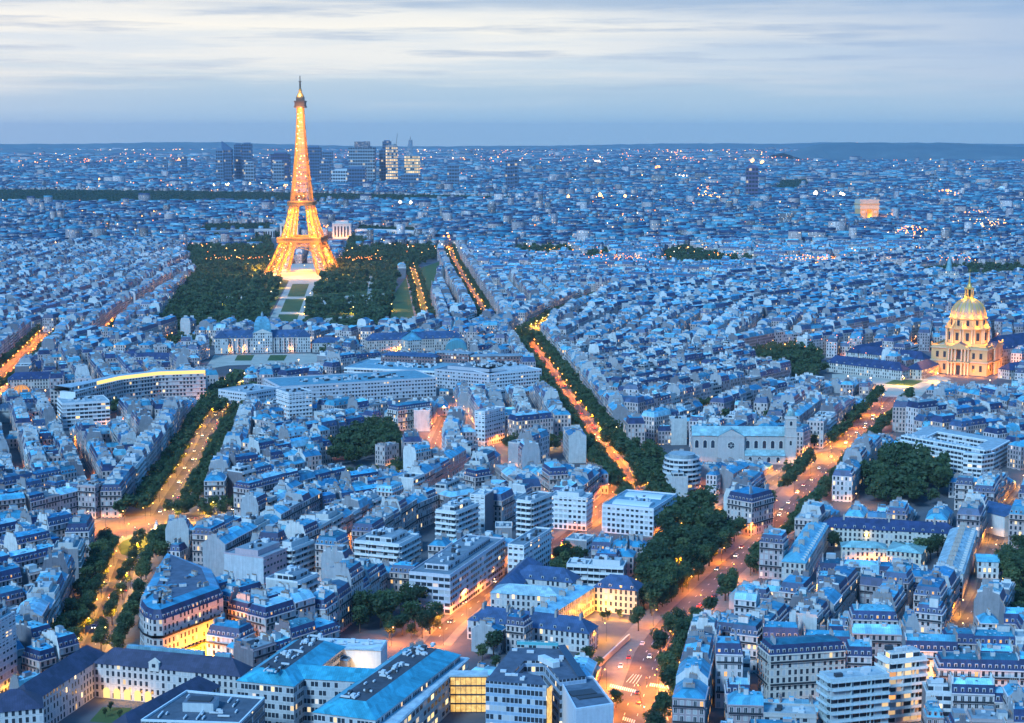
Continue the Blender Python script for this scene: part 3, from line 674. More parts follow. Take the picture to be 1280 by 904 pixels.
# ------------------------------------------------------------ landmarks: built where they stand, before the houses fill the rest
TREES = []; WOODS = []; FAR_CLEAR = []; EXTRA_LAMPS = []; FAR_GLOW = []
HAZE = 3e-5
FLOOD = 0.2
def glow(parent, pts, col, e, size=1.0, name='floodlight'):
    """real lamps of a floodlit building; pts in world coordinates minus the parent's place"""
    l = bpy.data.lights.new(name, 'POINT'); l.color = (col[0], col[1] * .9, col[2] * .7); l.energy = e * FLOOD; l.shadow_soft_size = size
    for p in pts: link(name, l, parent, p)
def wing(S, p0, p1, w_, h, rh, wt, rt, mat=None, z0=0.0, hip=True, deck=0.0, eave=.4, rmat=None, side=0, dorm=0, wall='wall', roof='roof', dt=None, top=None):
    """a straight wing from p0 to p1 (middle line; side=+1/-1: p0-p1 is the wall line, body on that side), pitched or decked roof"""
    mat = mat or M_WALL; rmat = rmat or M_ROOF
    L = hypot(p1[0] - p0[0], p1[1] - p0[1]); an = atan2(p1[1] - p0[1], p1[0] - p0[0])
    cx, cy = (p0[0] + p1[0]) / 2 - sin(an) * side * w_ / 2, (p0[1] + p1[1]) / 2 + cos(an) * side * w_ / 2
    carve(rect(cx, cy, L + 3, w_ + 3, an))
    a, b = S.part(wall), S.part(roof)
    for m in (a, b): m.frame(cx, cy, an)
    x, y = L / 2, w_ / 2
    u0 = 2.5 * random.randint(0, 3000)
    a.prism([(-x, -y), (x, -y), (x, y), (-x, y)], z0, h, mat, None, u0, wt)
    ex, ey = x + eave, y + eave; i = (w_ / 2 - deck / 2) if hip else 0.0
    if deck > 0:
        lo = [(-ex, -ey), (ex, -ey), (ex, ey), (-ex, ey)]; k = ey - deck / 2; hi = [(-ex + k, -deck / 2), (ex - k, -deck / 2), (ex - k, deck / 2), (-ex + k, deck / 2)]
        b.frustum(lo, hi, h, h + rh, rmat, top or M_FLAT, rt, dt or FLATT[1])
    else:
        i = ey if hip else 0.0; ra, rb = (-ex + i, 0, h + rh), (ex - i, 0, h + rh); q = hypot(ey, rh)
        b.face([(-ex, -ey, h), (ex, -ey, h), rb, ra], rmat, [(0, 0), (2 * ex, 0), (2 * ex - i, q), (i, q)], rt)
        b.face([(ex, ey, h), (-ex, ey, h), ra, rb], rmat, [(0, 0), (2 * ex, 0), (2 * ex - i, q), (i, q)], rt)
        b.face([(ex, -ey, h), (ex, ey, h), rb], rmat if hip else mat, None, rt if hip else wt)
        b.face([(-ex, ey, h), (-ex, -ey, h), ra], rmat if hip else mat, None, rt if hip else wt)
        if dorm:
            n = int(L / dorm)
            for k in range(n):
                xx = -x + (k + .5) * L / n
                for sgn in (-1, 1):
                    if -(cx * (sin(an) * -sgn * -1) + cy * (-cos(an) * -sgn)) * 1 == 0: continue
                    d = S.part('dormer', True); d.frame(cx, cy, an)
                    if facing(dict(ang=an, x=cx, y=cy), 0, sgn): dormer_into(d, xx, sgn * (y - .6), h + .3, sgn, (.6, .6, .58), rt, 1.3, 1.7, 2.0)
    return cx, cy, an, L
def chimneys(S, cx, cy, an, L, n, z, rnd, tint=(.45, .40, .36)):
    for k in range(n):
        c = S.part('chimney_stack', True); c.frame(cx, cy, an); xx = -L / 2 + (k + .5) * L / n
        c.box(xx - .5, xx + .5, -1.6, 1.6, z - 3, z + 1.6, M_PLAIN, tint=tint)
        for q in range(4): c.box(xx - .17, xx + .17, -1.3 + q * .8, -1.0 + q * .8, z + 1.6, z + 2.2, M_POT)
def mod3(Lp, C, R, n, style, label, cat='apartment building', name='apartment_block', extra=0.8, **kw):
    """a flat-roofed block by three corners of its roof edge in the photograph"""
    z = 3.1 * n + .6 + extra; l, c, r_ = G(*Lp, z), G(*C, z), G(*R, z)
    an = atan2(r_[1] - c[1], r_[0] - c[0]); w_ = hypot(r_[0] - c[0], r_[1] - c[1])
    d = abs(-(l[0] - c[0]) * sin(an) + (l[1] - c[1]) * cos(an)); d = max(9.0, d)
    x = (c[0] + r_[0]) / 2 - sin(an) * d / 2; y = (c[1] + r_[1]) / 2 + cos(an) * d / 2
    r = random.Random(hash_(label))
    kw = {**dict(blank=(), force=True, name=name, label=label, cat=cat, group=None, wt=(.72, .72, .70)), **kw}
    B = add_b(x, y, an, w_, d, ('named',), r, n=n, mod=True, style=style, **kw)
    carve(rect(x, y, w_ + 5, d + 5, an)); return B
def hpx(A, B_, depth, n, label, hips=(True, True), name='mansard_house', **kw):
    z = 4 + 3.1 * (n - 1); a, b = G(*A, z), G(*B_, z); an = atan2(b[1] - a[1], b[0] - a[0]); w_ = hypot(b[0] - a[0], b[1] - a[1])
    x = (a[0] + b[0]) / 2 - sin(an) * depth / 2; y = (a[1] + b[1]) / 2 + cos(an) * depth / 2
    r = random.Random(hash_(label))
    B = add_b(x, y, an, w_, depth, ('named',), r, n=n, mod=False, roof='mansard', dorm=True, hipL=hips[0], hipR=hips[1], force=True, name=name, label=label, group=None, **kw)
    carve(rect(x, y, w_ + 3, depth + 3, an)); return B
def polyhouse(S, poly, h, rh, ins, wt, rt, zt):
    """mansard house on any footprint (counter-clockwise)"""
    carve([(p[0], p[1]) for p in poly]); cx = sum(p[0] for p in poly) / len(poly); cy = sum(p[1] for p in poly) / len(poly)
    def inset(k):
        n = len(poly); out = []
        for i in range(n):
            a, p, b = poly[i - 1], poly[i], poly[(i + 1) % n]
            n1 = (-(p[1] - a[1]), p[0] - a[0]); n2 = (-(b[1] - p[1]), b[0] - p[0])
            l1, l2 = hypot(*n1), hypot(*n2); nx, ny = n1[0] / l1 + n2[0] / l2, n1[1] / l1 + n2[1] / l2
            q = max(.35, (nx * nx + ny * ny) / 2); out.append((p[0] + nx / q * k, p[1] + ny / q * k))
        return out
    S.part('wall').prism(poly, 0, h, M_WALL, None, 2500, wt)
    lo, hi = inset(-.1), inset(ins); b = S.part('roof'); b.frustum(lo, hi, h, h + rh, M_ROOF, None, rt)
    hi2 = inset(ins + 4.5); b.frustum(hi, hi2, h + rh, h + rh + 1.2, M_ROOF, M_FLAT, zt, (.10, .13, .18))
    for fl in (2, 5):
        z = 3.1 * fl + .9
        bm_ = S.part('balcony', True); o = inset(-.75); n = len(poly)
        for i in range(n):
            if hypot(poly[i][0] - poly[(i + 1) % n][0], poly[i][1] - poly[(i + 1) % n][1]) < .1: continue
            q = [o[i], o[(i + 1) % n], poly[(i + 1) % n], poly[i]]
            bm_.face([(*p, z) for p in q], M_TRIM, None, wt); bm_.face([(*p, z - .2) for p in q[::-1]], M_TRIM, None, wt)
            bm_.face([(*q[0], z - .2), (*q[1], z - .2), (*q[1], z + .85), (*q[0], z + .85)], M_IRON)
            bm_.face([(*q[1], z - .2), (*q[0], z - .2), (*q[0], z + .85), (*q[1], z + .85)], M_IRON)
    r = random.Random(3)
    for i in range(len(poly)):
        a, c = poly[i], poly[(i + 1) % len(poly)]; L = hypot(c[0] - a[0], c[1] - a[1]); an = atan2(c[1] - a[1], c[0] - a[0])
        nn = int(L / 2.6)
        for k in range(nn):
            t = (k + .5) / nn; d = S.part('dormer', True); d.frame(a[0] + (c[0] - a[0]) * t, a[1] + (c[1] - a[1]) * t, an)
            dormer_into(d, 0, .2, h + .35, -1, wt, zt, lit=r.random() < .12)
    for k in range(46):
        c = S.part('skylight' if k % 2 else 'roof_house', True); t = r.uniform(.05, .8); p = poly[r.randrange(len(poly))]; c.frame(cx + (p[0] - cx) * t, cy + (p[1] - cy) * t, r.uniform(0, 3)); a_ = r.uniform(.5, 2.4); c.box(-a_, a_, -.8, .8, h + rh, h + rh + r.uniform(1.2, 2.6), M_PLAIN, M_ROOF, tint=r.choice(PLASTER), toptint=r.choice(ZINC))
    for k in range(14):
        c = S.part('chimney_stack', True); t = r.uniform(.15, .7); p = poly[r.randrange(len(poly))]; c.frame(cx + (p[0] - cx) * t, cy + (p[1] - cy) * t, r.uniform(0, 3))
        c.box(-.4, .4, -1.6, 1.6, h, h + rh + 2.6, M_PLAIN, tint=(.45, .42, .40))
        for q in range(5): c.box(-.15, .15, -1.4 + q * .65, -1.1 + q * .65, h + rh + 2.6, h + rh + 3.2, M_POT)
# ============ iron lattice tower
M_TOWER = pmat('golden_brown_iron', rough=.55, build=wear(.2, .05))
TT = (.44, .225, .06)
def iron_tower():
    E = G(379, 343); D = E[1]
    root = thing('lattice_tower', 'tall floodlit golden iron lattice tower with three decks standing in the park', 'tower', (E[0], E[1], 0), radians(-3.0)); S = Many(root)
    carve(circle(E, 78))
    P = [(0, 57.0, 11.5), (28, 42.5, 9.3), (57, 31.5, 7.4), (86, 23.0, 5.6), (115, 17.2, 4.6)]     # height, outer half width, half thickness of a leg
    def prof(z):
        for (z0, o0, t0), (z1, o1, t1) in zip(P, P[1:]):
            if z <= z1: k = (z - z0) / (z1 - z0); return o0 + (o1 - o0) * k, t0 + (t1 - t0) * k
        return P[-1][1:]
    for sx in (-1, 1):
        for sy in (-1, 1):
            m = S.part('leg', True); levels = [0, 9, 18, 27, 36, 45, 54, 62, 70, 78, 86, 93, 100, 107, 114]
            def ring(z):
                o, t = prof(z); a, b = o - 2 * t, o
                return [(sx * q, sy * p, z) for q, p in ((a, a), (b, a), (b, b), (a, b))]
            for z0, z1 in zip(levels, levels[1:]):
                A, B = ring(z0), ring(z1)
                for i in range(4):
                    j = (i + 1) % 4
                    m.bar(A[i], B[i], .9, M_TOWER, TT); m.bar(A[i], A[j], .36, M_TOWER, TT)
                    m.bar(A[i], B[j], .38, M_TOWER, TT); m.bar(A[j], B[i], .38, M_TOWER, TT)
                    mid = tuple((A[i][k] + A[j][k]) / 2 for k in range(3)); mid2 = tuple((B[i][k] + B[j][k]) / 2 for k in range(3))
                    m.bar(mid, mid2, .22, M_TOWER, TT)
            f = S.part('footing', True); o, t = prof(0); f.box(sx * (o - t) - t - 2, sx * (o - t) + t + 2, sy * (o - t) - t - 2, sy * (o - t) + t + 2, 0, 3.5, M_TRIM, tint=(.5, .45, .38))
    # four arches between the legs
    for k in range(4):
        m = S.part('arch', True); m.frame(0, 0, k * pi / 2); y = -47.0
        pts = [(37 * cos(pi - pi * i / 16), 15 + 30 * sin(pi * i / 16)) for i in range(17)]; pts2 = [(41 * cos(pi - pi * i / 16), 15 + 34.5 * sin(pi * i / 16)) for i in range(17)]
        def yy(z): return -(prof(max(0, z))[0] - .5)
        for i in range(16):
            a, b, c, d = pts[i], pts[i + 1], pts2[i], pts2[i + 1]
            for p, q, r in ((a, b, .7), (c, d, .7), (a, d, .4), (c, b, .4)): m.bar((p[0], yy(p[1]), p[1]), (q[0], yy(q[1]), q[1]), r, M_TOWER, TT)
        for i in range(-9, 10):   # spandrel lattice under the first deck
            x = i * 3.6; zt = 53.0; zb = 15 + 34.5 * sqrt(max(0, 1 - (x / 41) ** 2))
            m.bar((x, yy(zb), zb), (x, yy(zt), zt), .35, M_TOWER, TT)
            if i < 9:
                x2 = x + 3.6; zb2 = 15 + 34.5 * sqrt(max(0, 1 - (x2 / 41) ** 2)); m.bar((x, yy(zb), zb), (x2, yy(zt), zt), .3, M_TOWER, TT); m.bar((x2, yy(zb2), zb2), (x, yy(zt), zt), .3, M_TOWER, TT)
    def deck(z, o, h, name):
        m = S.part('platform', True)
        for (a0, a1, b0, b1) in ((-o, o, -o, -o + 9), (-o, o, o - 9, o), (-o, -o + 9, -o + 9, o - 9), (o - 9, o, -o + 9, o - 9)):
            m.box(a0, a1, b0, b1, z, z + h * .35, M_TOWER, tint=TT, bottom=True); m.box(a0 * .97, a1 * .97, b0 * .97, b1 * .97, z + h * .35, z + h * .75, M_TOWER, tint=(.25, .14, .06))
            m.box(a0, a1, b0, b1, z + h * .75, z + h, M_TOWER, tint=TT, bottom=True)
        n = int(o * 2 / 3.5)
        for i in range(n + 1):
            q = -o + 2 * o * i / n
            for s in (-1, 1): m.bar((q, s * o, z + h * .3), (q, s * o, z + h * .8), .3, M_TOWER, TT); m.bar((s * o, q, z + h * .3), (s * o, q, z + h * .8), .3, M_TOWER, TT)
    deck(54, 36.0, 8.5, 'first'); deck(113, 20.5, 6.5, 'second')
    m = S.part('shaft')
    def sh(z):
        k = (z - 119) / (272 - 119); return 15.8 * (1 - k) ** 1.45 + 4.6 * (1 - (1 - k) ** 1.45)
    z = 119.0
    while z < 270:
        o = sh(z); dz = max(5.0, o * .75); z1 = min(272, z + dz); o1 = sh(z1)
        A = [(-o, -o, z), (o, -o, z), (o, o, z), (-o, o, z)]; B = [(-o1, -o1, z1), (o1, -o1, z1), (o1, o1, z1), (-o1, o1, z1)]
        for i in range(4):
            j = (i + 1) % 4; m.bar(A[i], B[i], 1.15, M_TOWER, TT); m.bar(A[i], A[j], .45, M_TOWER, TT)
            q0 = tuple(A[i][k] * .64 + A[j][k] * .36 for k in range(3)); q1 = tuple(B[i][k] * .64 + B[j][k] * .36 for k in range(3)); r0 = tuple(A[i][k] * .36 + A[j][k] * .64 for k in range(3)); r1 = tuple(B[i][k] * .36 + B[j][k] * .64 for k in range(3))
            m.bar(q0, q1, .42, M_TOWER, TT); m.bar(r0, r1, .42, M_TOWER, TT)
            m.bar(A[i], q1, .34, M_TOWER, TT); m.bar(q0, B[i], .34, M_TOWER, TT); m.bar(r0, B[j], .34, M_TOWER, TT); m.bar(A[j], r1, .34, M_TOWER, TT); m.bar(q0, r1, .26, M_TOWER, TT); m.bar(r0, q1, .26, M_TOWER, TT)
        z = z1
    t = S.part('top_cabin'); DK = (.12, .09, .07)
    t.box(-9, 9, -9, 9, 270, 273, M_TOWER, tint=DK, bottom=True); t.box(-8.2, 8.2, -8.2, 8.2, 273, 279, M_TOWER, tint=DK); t.box(-9, 9, -9, 9, 279, 281, M_TOWER, tint=DK, bottom=True)
    t.box(-6, 6, -6, 6, 281, 287, M_TOWER, tint=DK); t.lathe(0, 0, [(6.5, 287), (5, 291), (3, 294), (2.2, 300), (1.2, 301)], 10, M_TOWER, TT)
    a = S.part('antenna'); a.lathe(0, 0, [(1.5, 300), (1.3, 312), (.8, 313), (.7, 321)], 6, M_TOWER, DK); a.box(-2.2, 2.2, -2.2, 2.2, 311.5, 312.5, M_TOWER, tint=DK); a.box(-1.6, 1.6, -1.6, 1.6, 306, 306.8, M_TOWER, tint=DK)
    # floodlights in the lattice
    BULB = emis('flood_glow', (1, .62, .2), 14); r = random.Random(2)
    fm = MB(); fm.lathe(0, 0, [(.1, -.7), (.75, 0), (.1, .7)], 5, BULB); fme = fm.mesh('floodlamp')
    pts = []
    for z in (6, 16, 26, 36, 47, 66, 78, 90, 102):
        o, t_ = prof(z)
        for sx in (-1, 1):
            for sy in (-1, 1): pts.append((sx * (o - t_), sy * (o - t_), z))
    ups = [(0, 0, z) for z in range(122, 272, 9)]
    S.done()
    for p in pts:
        for k in range(2 if p[2] < 60 else 1): link('floodlamp', fme, root, (p[0] + r.uniform(-3, 3), p[1] - abs(r.uniform(3, 7)) * (1 if p[1] < 0 else .6), p[2] + r.uniform(-4, 4)))
    for p in ups:
        o = sh(p[2])
        for k in range(2): link('floodlamp', fme, root, (r.uniform(-o, o) * .8, -o - .4, p[2] + r.uniform(-4, 4)))
    glow(root, pts, (1, .47, .05), 165000, 2.0)
    glow(root, ups, (1, .47, .05), 95000, 2.0)
    glow(root, [(0, -70, 10), (-45, -75, 8), (45, -75, 8), (0, -40, 12), (0, 30, 14), (-20, 0, 18), (20, 0, 18), (-75, -10, 10), (75, -10, 10)], (1, .42, .08), 300000, 3.0)
    glow(root, [(0, -46, 66), (-30, -46, 60), (30, -46, 60), (0, -26, 124), (0, -14, 268), (0, -25, 150), (0, -25, 180), (0, -22, 215), (0, -20, 245)], (1, .44, .06), 90000, 2.0)
    glow(root, [(0, -7, 291)], (1, .75, .4), 60000, 2.0)
iron_tower()
# ============ domed church with its gilded ribs
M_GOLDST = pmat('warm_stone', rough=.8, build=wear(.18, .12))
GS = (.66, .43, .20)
def domed_church():
    Z0 = 29.0
    fl = G(1160, 470); e = G(1207, 468)
    cx, cy = G(1208, 464); an = radians(-31)
    carve(circle((cx, cy), 46))
    root = thing('domed_church', 'golden floodlit baroque church with ribbed gilded dome and lantern spire', 'church', (cx, cy, 0), an); S = Many(root); root.scale = (1.0, 1.0, .935)
    h = 27.0; b = S.part('body')
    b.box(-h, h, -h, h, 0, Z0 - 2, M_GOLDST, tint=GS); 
    def openings(name, x, y0, w_, z0, z1, ax):
        m = S.part(name, True)
        if ax == 'y': m.box(x - w_ / 2, x + w_ / 2, y0 - .12, y0 + .5, z0, z1, M_GLASS); m.box(x - w_ / 2 - .5, x + w_ / 2 + .5, y0 - .35, y0 + .4, z1, z1 + .7, M_GOLDST, tint=GS)
        else: m.box(y0 - .5, y0 + .12, x - w_ / 2, x + w_ / 2, z0, z1, M_GLASS); m.box(y0 - .4, y0 + .35, x - w_ / 2 - .5, x + w_ / 2 + .5, z1, z1 + .7, M_GOLDST, tint=GS)
    for x in (-21, -14, 14, 21):
        for z0, z1 in ((4, 10.5), (17, 23)):
            openings('window', x, -h, 2.6, z0, z1, 'y'); openings('window', x, h, 2.6, z0, z1, 'x')
    for z in (13.6, Z0 - 2):
        c = S.part('cornice', True); c.box(-h - 1, h + 1, -h - 1, h + 1, z - .7, z + .7, M_GOLDST, tint=(.66, .50, .32), bottom=True)
    # balustrade on the roof edge, urns
    bl = S.part('balustrade'); 
    for (a0, a1, b0, b1) in ((-h, h, -h, -h + .6), (-h, h, h - .6, h), (-h, -h + .6, -h, h), (h - .6, h, -h, h)): bl.box(a0, a1, b0 + .001, b1, Z0 - 1.3, Z0 + .8, M_GOLDST, tint=GS)
    for sx in (-1, -.45, .45, 1):
        for (x, y) in ((sx * h, -h), (h, sx * h)): S.part('urn', True).lathe(x, y, [(.6, Z0), (1.0, Z0 + 1.5), (.3, Z0 + 3.4), (0, Z0 + 4)], 8, M_GOLDST, GS)
    # portico with columns and pediment on the two faces in view
    for k in (0, 1):
        m = S.part('portico', True); m.frame(0, 0, k * pi / 2); y = -h - 2.2
        for zz, n in ((0, 4), (14.4, 4)):
            for i in range(6):
                x = (-9.5, -6.5, -3, 3, 6.5, 9.5)[i]; m.lathe(x, y, [(.95, zz), (.8, zz + 11.3), (1.1, zz + 11.6), (1.1, zz + 12)], 10, M_GOLDST, (.70, .54, .36))
            m.box(-11, 11, y - 1, -h, zz + 12, zz + 13.2, M_GOLDST, tint=GS, bottom=True)
        m.face([(-11, y - .9, 27.6), (11, y - .9, 27.6), (0, y - .9, 33.4)], M_GOLDST, None, GS)
        m.face([(-11, y - .9, 27.6), (0, y - .9, 33.4), (0, -h + 6, 33.4), (-11, -h + 6, 27.6)], M_ROOF, None, SLATE[0]); m.face([(11, y - .9, 27.6), (11, -h + 6, 27.6), (0, -h + 6, 33.4), (0, y - .9, 33.4)], M_ROOF, None, SLATE[0])
        d = S.part('door', True); d.frame(0, 0, k * pi / 2); d.box(-2.2, 2.2, -h - .2, -h + .4, 0, 9.5, M_GLASS); d.box(-2, 2, -h - .2, -h + .4, 16, 24.5, M_GLASS)
    # drum: lower order, attic, dome, lantern, spire
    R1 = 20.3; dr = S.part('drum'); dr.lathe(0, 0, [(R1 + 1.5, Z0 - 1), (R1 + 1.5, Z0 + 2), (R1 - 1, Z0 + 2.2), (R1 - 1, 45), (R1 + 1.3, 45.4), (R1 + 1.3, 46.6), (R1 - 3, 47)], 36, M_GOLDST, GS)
    for i in range(24):
        a = 2 * pi * i / 24
        if i % 2 == 0:
            for da in (-.06, .06): S.part('drum_column', True).lathe((R1 + .2) * cos(a + da), (R1 + .2) * sin(a + da), [(.8, Z0 + 2.2), (.7, 44), (1, 45.2)], 8, M_GOLDST, (.70, .54, .36))
        else:
            m = S.part('window', True); m.frame((R1 - .9) * cos(a), (R1 - .9) * sin(a), a + pi / 2); m.box(-1.5, 1.5, -.25, .4, 34, 42, M_GLASS)
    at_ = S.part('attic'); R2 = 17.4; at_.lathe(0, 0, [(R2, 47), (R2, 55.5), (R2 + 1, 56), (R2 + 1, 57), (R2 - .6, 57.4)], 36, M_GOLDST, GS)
    for i in range(12):
        a = 2 * pi * (i + .5) / 12; m = S.part('window', True); m.frame((R2 + .1) * cos(a), (R2 + .1) * sin(a), a + pi / 2); m.box(-1.3, 1.3, -.25, .4, 49, 54.6, M_GLASS)
        a = 2 * pi * i / 12; m = S.part('scroll_buttress', True); m.frame(0, 0, a); m.face([(R2, -.6, 47), (R2 + 4, -.6, 47), (R2, -.6, 54)], M_GOLDST, None, GS); m.face([(R2, .6, 47), (R2, .6, 54), (R2 + 4, .6, 47)], M_GOLDST, None, GS); m.face([(R2 + 4, -.6, 47), (R2 + 4, .6, 47), (R2, .6, 54), (R2, -.6, 54)], M_GOLDST, None, GS)
    M_LEAD = pmat('dome_lead', rough=.5, build=wear(.2, .2)); M_GILT = pmat('gilding', (.80, .46, .12), .4, .35)
    pr = [(17.0 * cos(t), 57.4 + 19.0 * sin(t)) for t in [i * pi / 2 * .86 / 12 for i in range(13)]]
    dm = S.part('dome'); dm.lathe(0, 0, pr, 48, M_LEAD, (.60, .35, .22), matf=lambda k, i: M_GILT if (i % 4 == 2 and 2 <= k <= 9) else M_LEAD)
    for i in range(12):
        a = 2 * pi * i / 12; rb = S.part('rib', True)
        for (r0, z0), (r1, z1) in zip(pr, pr[1:]): rb.bar(((r0 + .2) * cos(a), (r0 + .2) * sin(a), z0), ((r1 + .2) * cos(a), (r1 + .2) * sin(a), z1), .55, M_GILT)
    ln = S.part('lantern'); ln.lathe(0, 0, [(5.0, 74.5), (5.0, 77), (3.6, 77.2), (3.6, 78)], 12, M_GILT)
    for i in range(8): a = 2 * pi * i / 8; ln.lathe(3.9 * cos(a), 3.9 * sin(a), [(.65, 77.5), (.5, 85), (.8, 85.6)], 6, M_GILT)
    ln.lathe(0, 0, [(1.6, 77), (1.6, 86)], 8, M_GLASS); ln.lathe(0, 0, [(4.9, 85.6), (4.9, 87), (2.6, 88), (1.5, 91), (1.1, 91.5)], 12, M_GILT)
    S.part('spire').lathe(0, 0, [(1.2, 91), (.5, 98), (.12, 104), (.12, 107)], 8, M_GILT); S.part('cross').box(-.9, .9, -.1, .1, 105, 105.3, M_GILT)
    S.done()
    W = (1, .34, .04)
    glow(root, [(x, -h - 12, 3) for x in (-24, -12, 0, 12, 24)] + [(h + 12, x, 3) for x in (-24, -12, 0, 12, 24)], W, 40000, 2)
    glow(root, [(x, -h + 1.5, Z0 + 2.5) for x in (-22, -8, 8, 22)] + [(h - 1.5, x, Z0 + 2.5) for x in (-22, -8, 8, 22)], (1, .42, .05), 30000, 1.5)
    glow(root, [(19.6 * cos(a), 19.6 * sin(a), 48.6) for a in (-2.9, -2.2, -1.5, -.8, -.1, .6)], (1, .42, .05), 11000, 1)
    glow(root, [(20 * cos(a), 20 * sin(a), 58.5) for a in (-2.6, -2.1, -1.6, -1.1, -.6, .0)], (1, .46, .12), 13000, 1)
    glow(root, [(7 * cos(a), 7 * sin(a), 77.5) for a in (-2.2, -.7, .6)], (1, .6, .15), 9000, .6)
domed_church()
carve([G(u, v) for u, v in ((1150, 440), (1265, 440), (1265, 482), (1150, 482))]); carve([G(u, v) for u, v in ((250, 478), (262, 438), (395, 436), (425, 447), (410, 458), (310, 462))])
def simple(name, label, cat, wings, group=None, ch=0, **k):
    root = thing(name, label, cat, (0, 0, 0), 0, group); S = Many(root); r = random.Random(hash_(label))
    cs = []
    for (args, kw) in wings:
        q = wing(S, *args, **kw); cs.append((q[0], q[1]))
        if ch: chimneys(S, *q, max(1, int(q[3] / ch)), args[3] + args[4], r)
    # put the thing's origin under its first wing
    S.done(); ox, oy = cs[0]; root.location = (ox, oy, 0)
    for c in root.children: c.location = (c.location[0] - ox, c.location[1] - oy, c.location[2])
    return root, ox, oy
ST, ST2, SL0, SL1 = (.60, .56, .50), (.66, .63, .58), SLATE[0], SLATE[3]
def W_(a, b, w_, h, rh, wt=ST, rt=SL0, **kw): return ((a, b, w_, h, rh, wt, rt), kw)
# long slate-roofed wings round the domed church
g = lambda u, v, z=0: G(u, v, z)
simple('barracks_wing', 'long low slate-roofed barracks wing left of the golden domed church', 'barracks', [W_(g(1037, 452, 9), g(1133, 463, 9), 15, 9, 7, dorm=8)])
simple('barracks_wing', 'slate-roofed courtyard range behind the barracks wing, left of the golden church', 'barracks', [W_(g(1072, 440, 9), g(1160, 449, 9), 15, 9, 7), W_(g(1112, 433, 9), g(1065, 441, 9), 14, 9, 7)])
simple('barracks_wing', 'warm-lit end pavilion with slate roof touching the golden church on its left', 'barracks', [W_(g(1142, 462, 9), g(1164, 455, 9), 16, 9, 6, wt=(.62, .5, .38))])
simple('nave_building', 'high dark slate-roofed long building right of the golden domed church', 'barracks', [W_(g(1236, 436, 19), g(1300, 428, 19), 24, 19, 12, wt=(.5, .48, .46), dorm=9)])
simple('barracks_wing', 'slate-roofed wing behind the golden church with end lamp at the right edge', 'barracks', [W_(g(1255, 462, 9), g(1310, 456, 9), 14, 9, 6)])
# ============ forecourt of the domed church
def ground_sheet(name, pts, z, mat, cut=True):
    m = MB(); P = pts if isinstance(pts[0][0], float) and len(pts) and pts[0][1] > 480 and False else [G(*p) for p in pts]
    a = sum(p[0] * q[1] - q[0] * p[1] for p, q in zip(P, P[1:] + P[:1]))
    if a < 0: P = P[::-1]
    m.face([(*p, z) for p in P], mat, [(p[0], p[1]) for p in P]); o = link(name, m.mesh(name)); tag(o, kind='structure')
    if cut: carve(P)
    return o
ground_sheet('forecourt', [(1100, 496), (1095, 480), (1040, 478), (1040, 468), (1160, 466), (1190, 474), (1160, 486), (1150, 497)], .101, M_SAND)
ground_sheet('lawn', [(1105, 480), (1120, 474), (1155, 476), (1140, 483)], .106, M_GRASS)
# ============ military school: main building with square dome, courts, side ranges
def school_main():
    a, b = G(268, 423, 16), G(388, 421, 16); an = atan2(b[1] - a[1], b[0] - a[0])
    root = thing('palace', 'long columned palace with blue square dome in its middle, facing the curved forecourt', 'palace', (0, 0, 0)); S = Many(root)
    L = hypot(b[0] - a[0], b[1] - a[1])
    q = wing(S, a, b, 20, 16, 7, (.55, .53, .52), SL1, side=1, dorm=6)
    cx, cy, an, L = q
    def P(x, y): return (cx + x * cos(an) - y * sin(an), cy + x * sin(an) + y * cos(an))
    for sx in (-1, 1): wing(S, P(sx * (L / 2 - 7), -14), P(sx * (L / 2 - 7), 6), 14, 16.3, 7.5, (.6, .58, .55), SL1, wall='pavilion_wall_%d' % (sx + 1), roof='pavilion_roof_%d' % (sx + 1))
    m = S.part('centre_pavilion'); m.frame(cx, cy, an); m.box(-10, 10, -13, 10, 0, 21, M_WALL, tint=(.62, .60, .58))
    m.face([(-10.5, -13.6, 21), (10.5, -13.6, 21), (0, -13.6, 25.5)], M_TRIM, None, ST2); m.face([(-10.5, -13.6, 21), (0, -13.6, 25.5), (0, 0, 25.5), (-10.5, 0, 21)], M_ROOF, None, ZINC[0]); m.face([(10.5, -13.6, 21), (10.5, 0, 21), (0, 0, 25.5), (0, -13.6, 25.5)], M_ROOF, None, ZINC[0])
    for x in list(range(-46, -11, 5)) + list(range(12, 47, 5)):
        c = S.part('column', True); c.frame(cx, cy, an); c.lathe(x, -11.2, [(.7, 0), (.6, 14.5), (.9, 15)], 8, M_TRIM, ST2)
    d = S.part('dome'); d.frame(cx, cy, an); sq = lambda r: [(-r, -r - 3), (r, -r - 3), (r, r - 3), (-r, r - 3)]
    pr = [(9, 21), (9, 25), (8.6, 29), (7.6, 32.5), (6, 35.5), (4, 37.5)]
    for (r0, z0), (r1, z1) in zip(pr, pr[1:]): d.frustum(sq(r0), sq(r1), z0, z1, M_ROOF, M_ROOF, (.12, .34, .44))
    d.lathe(0, -3, [(1.5, 37), (1.5, 40), (.1, 43)], 8, M_ROOF, (.2, .3, .34))
    S.done(); root.location = (cx, cy, 0)
    for c in root.children: c.location = (-cx, -cy, 0)
    glow(root, [P_ for P_ in [((x * cos(an) + 13 * sin(an)), (x * sin(an) - 13 * cos(an)), 4) for x in (-34, -20, 4, 30, 46)]], (1, .45, .12), 9000, .5)
school_main()
ground_sheet('forecourt', [(246, 476), (258, 458), (268, 444), (388, 442), (420, 447), (425, 455), (380, 459), (310, 463), (305, 478)], .102, M_SAND)
ground_sheet('parade_ground', [(258, 474), (262, 461), (285, 457), (318, 456), (306, 470), (303, 476)], .107, M_ASPH)
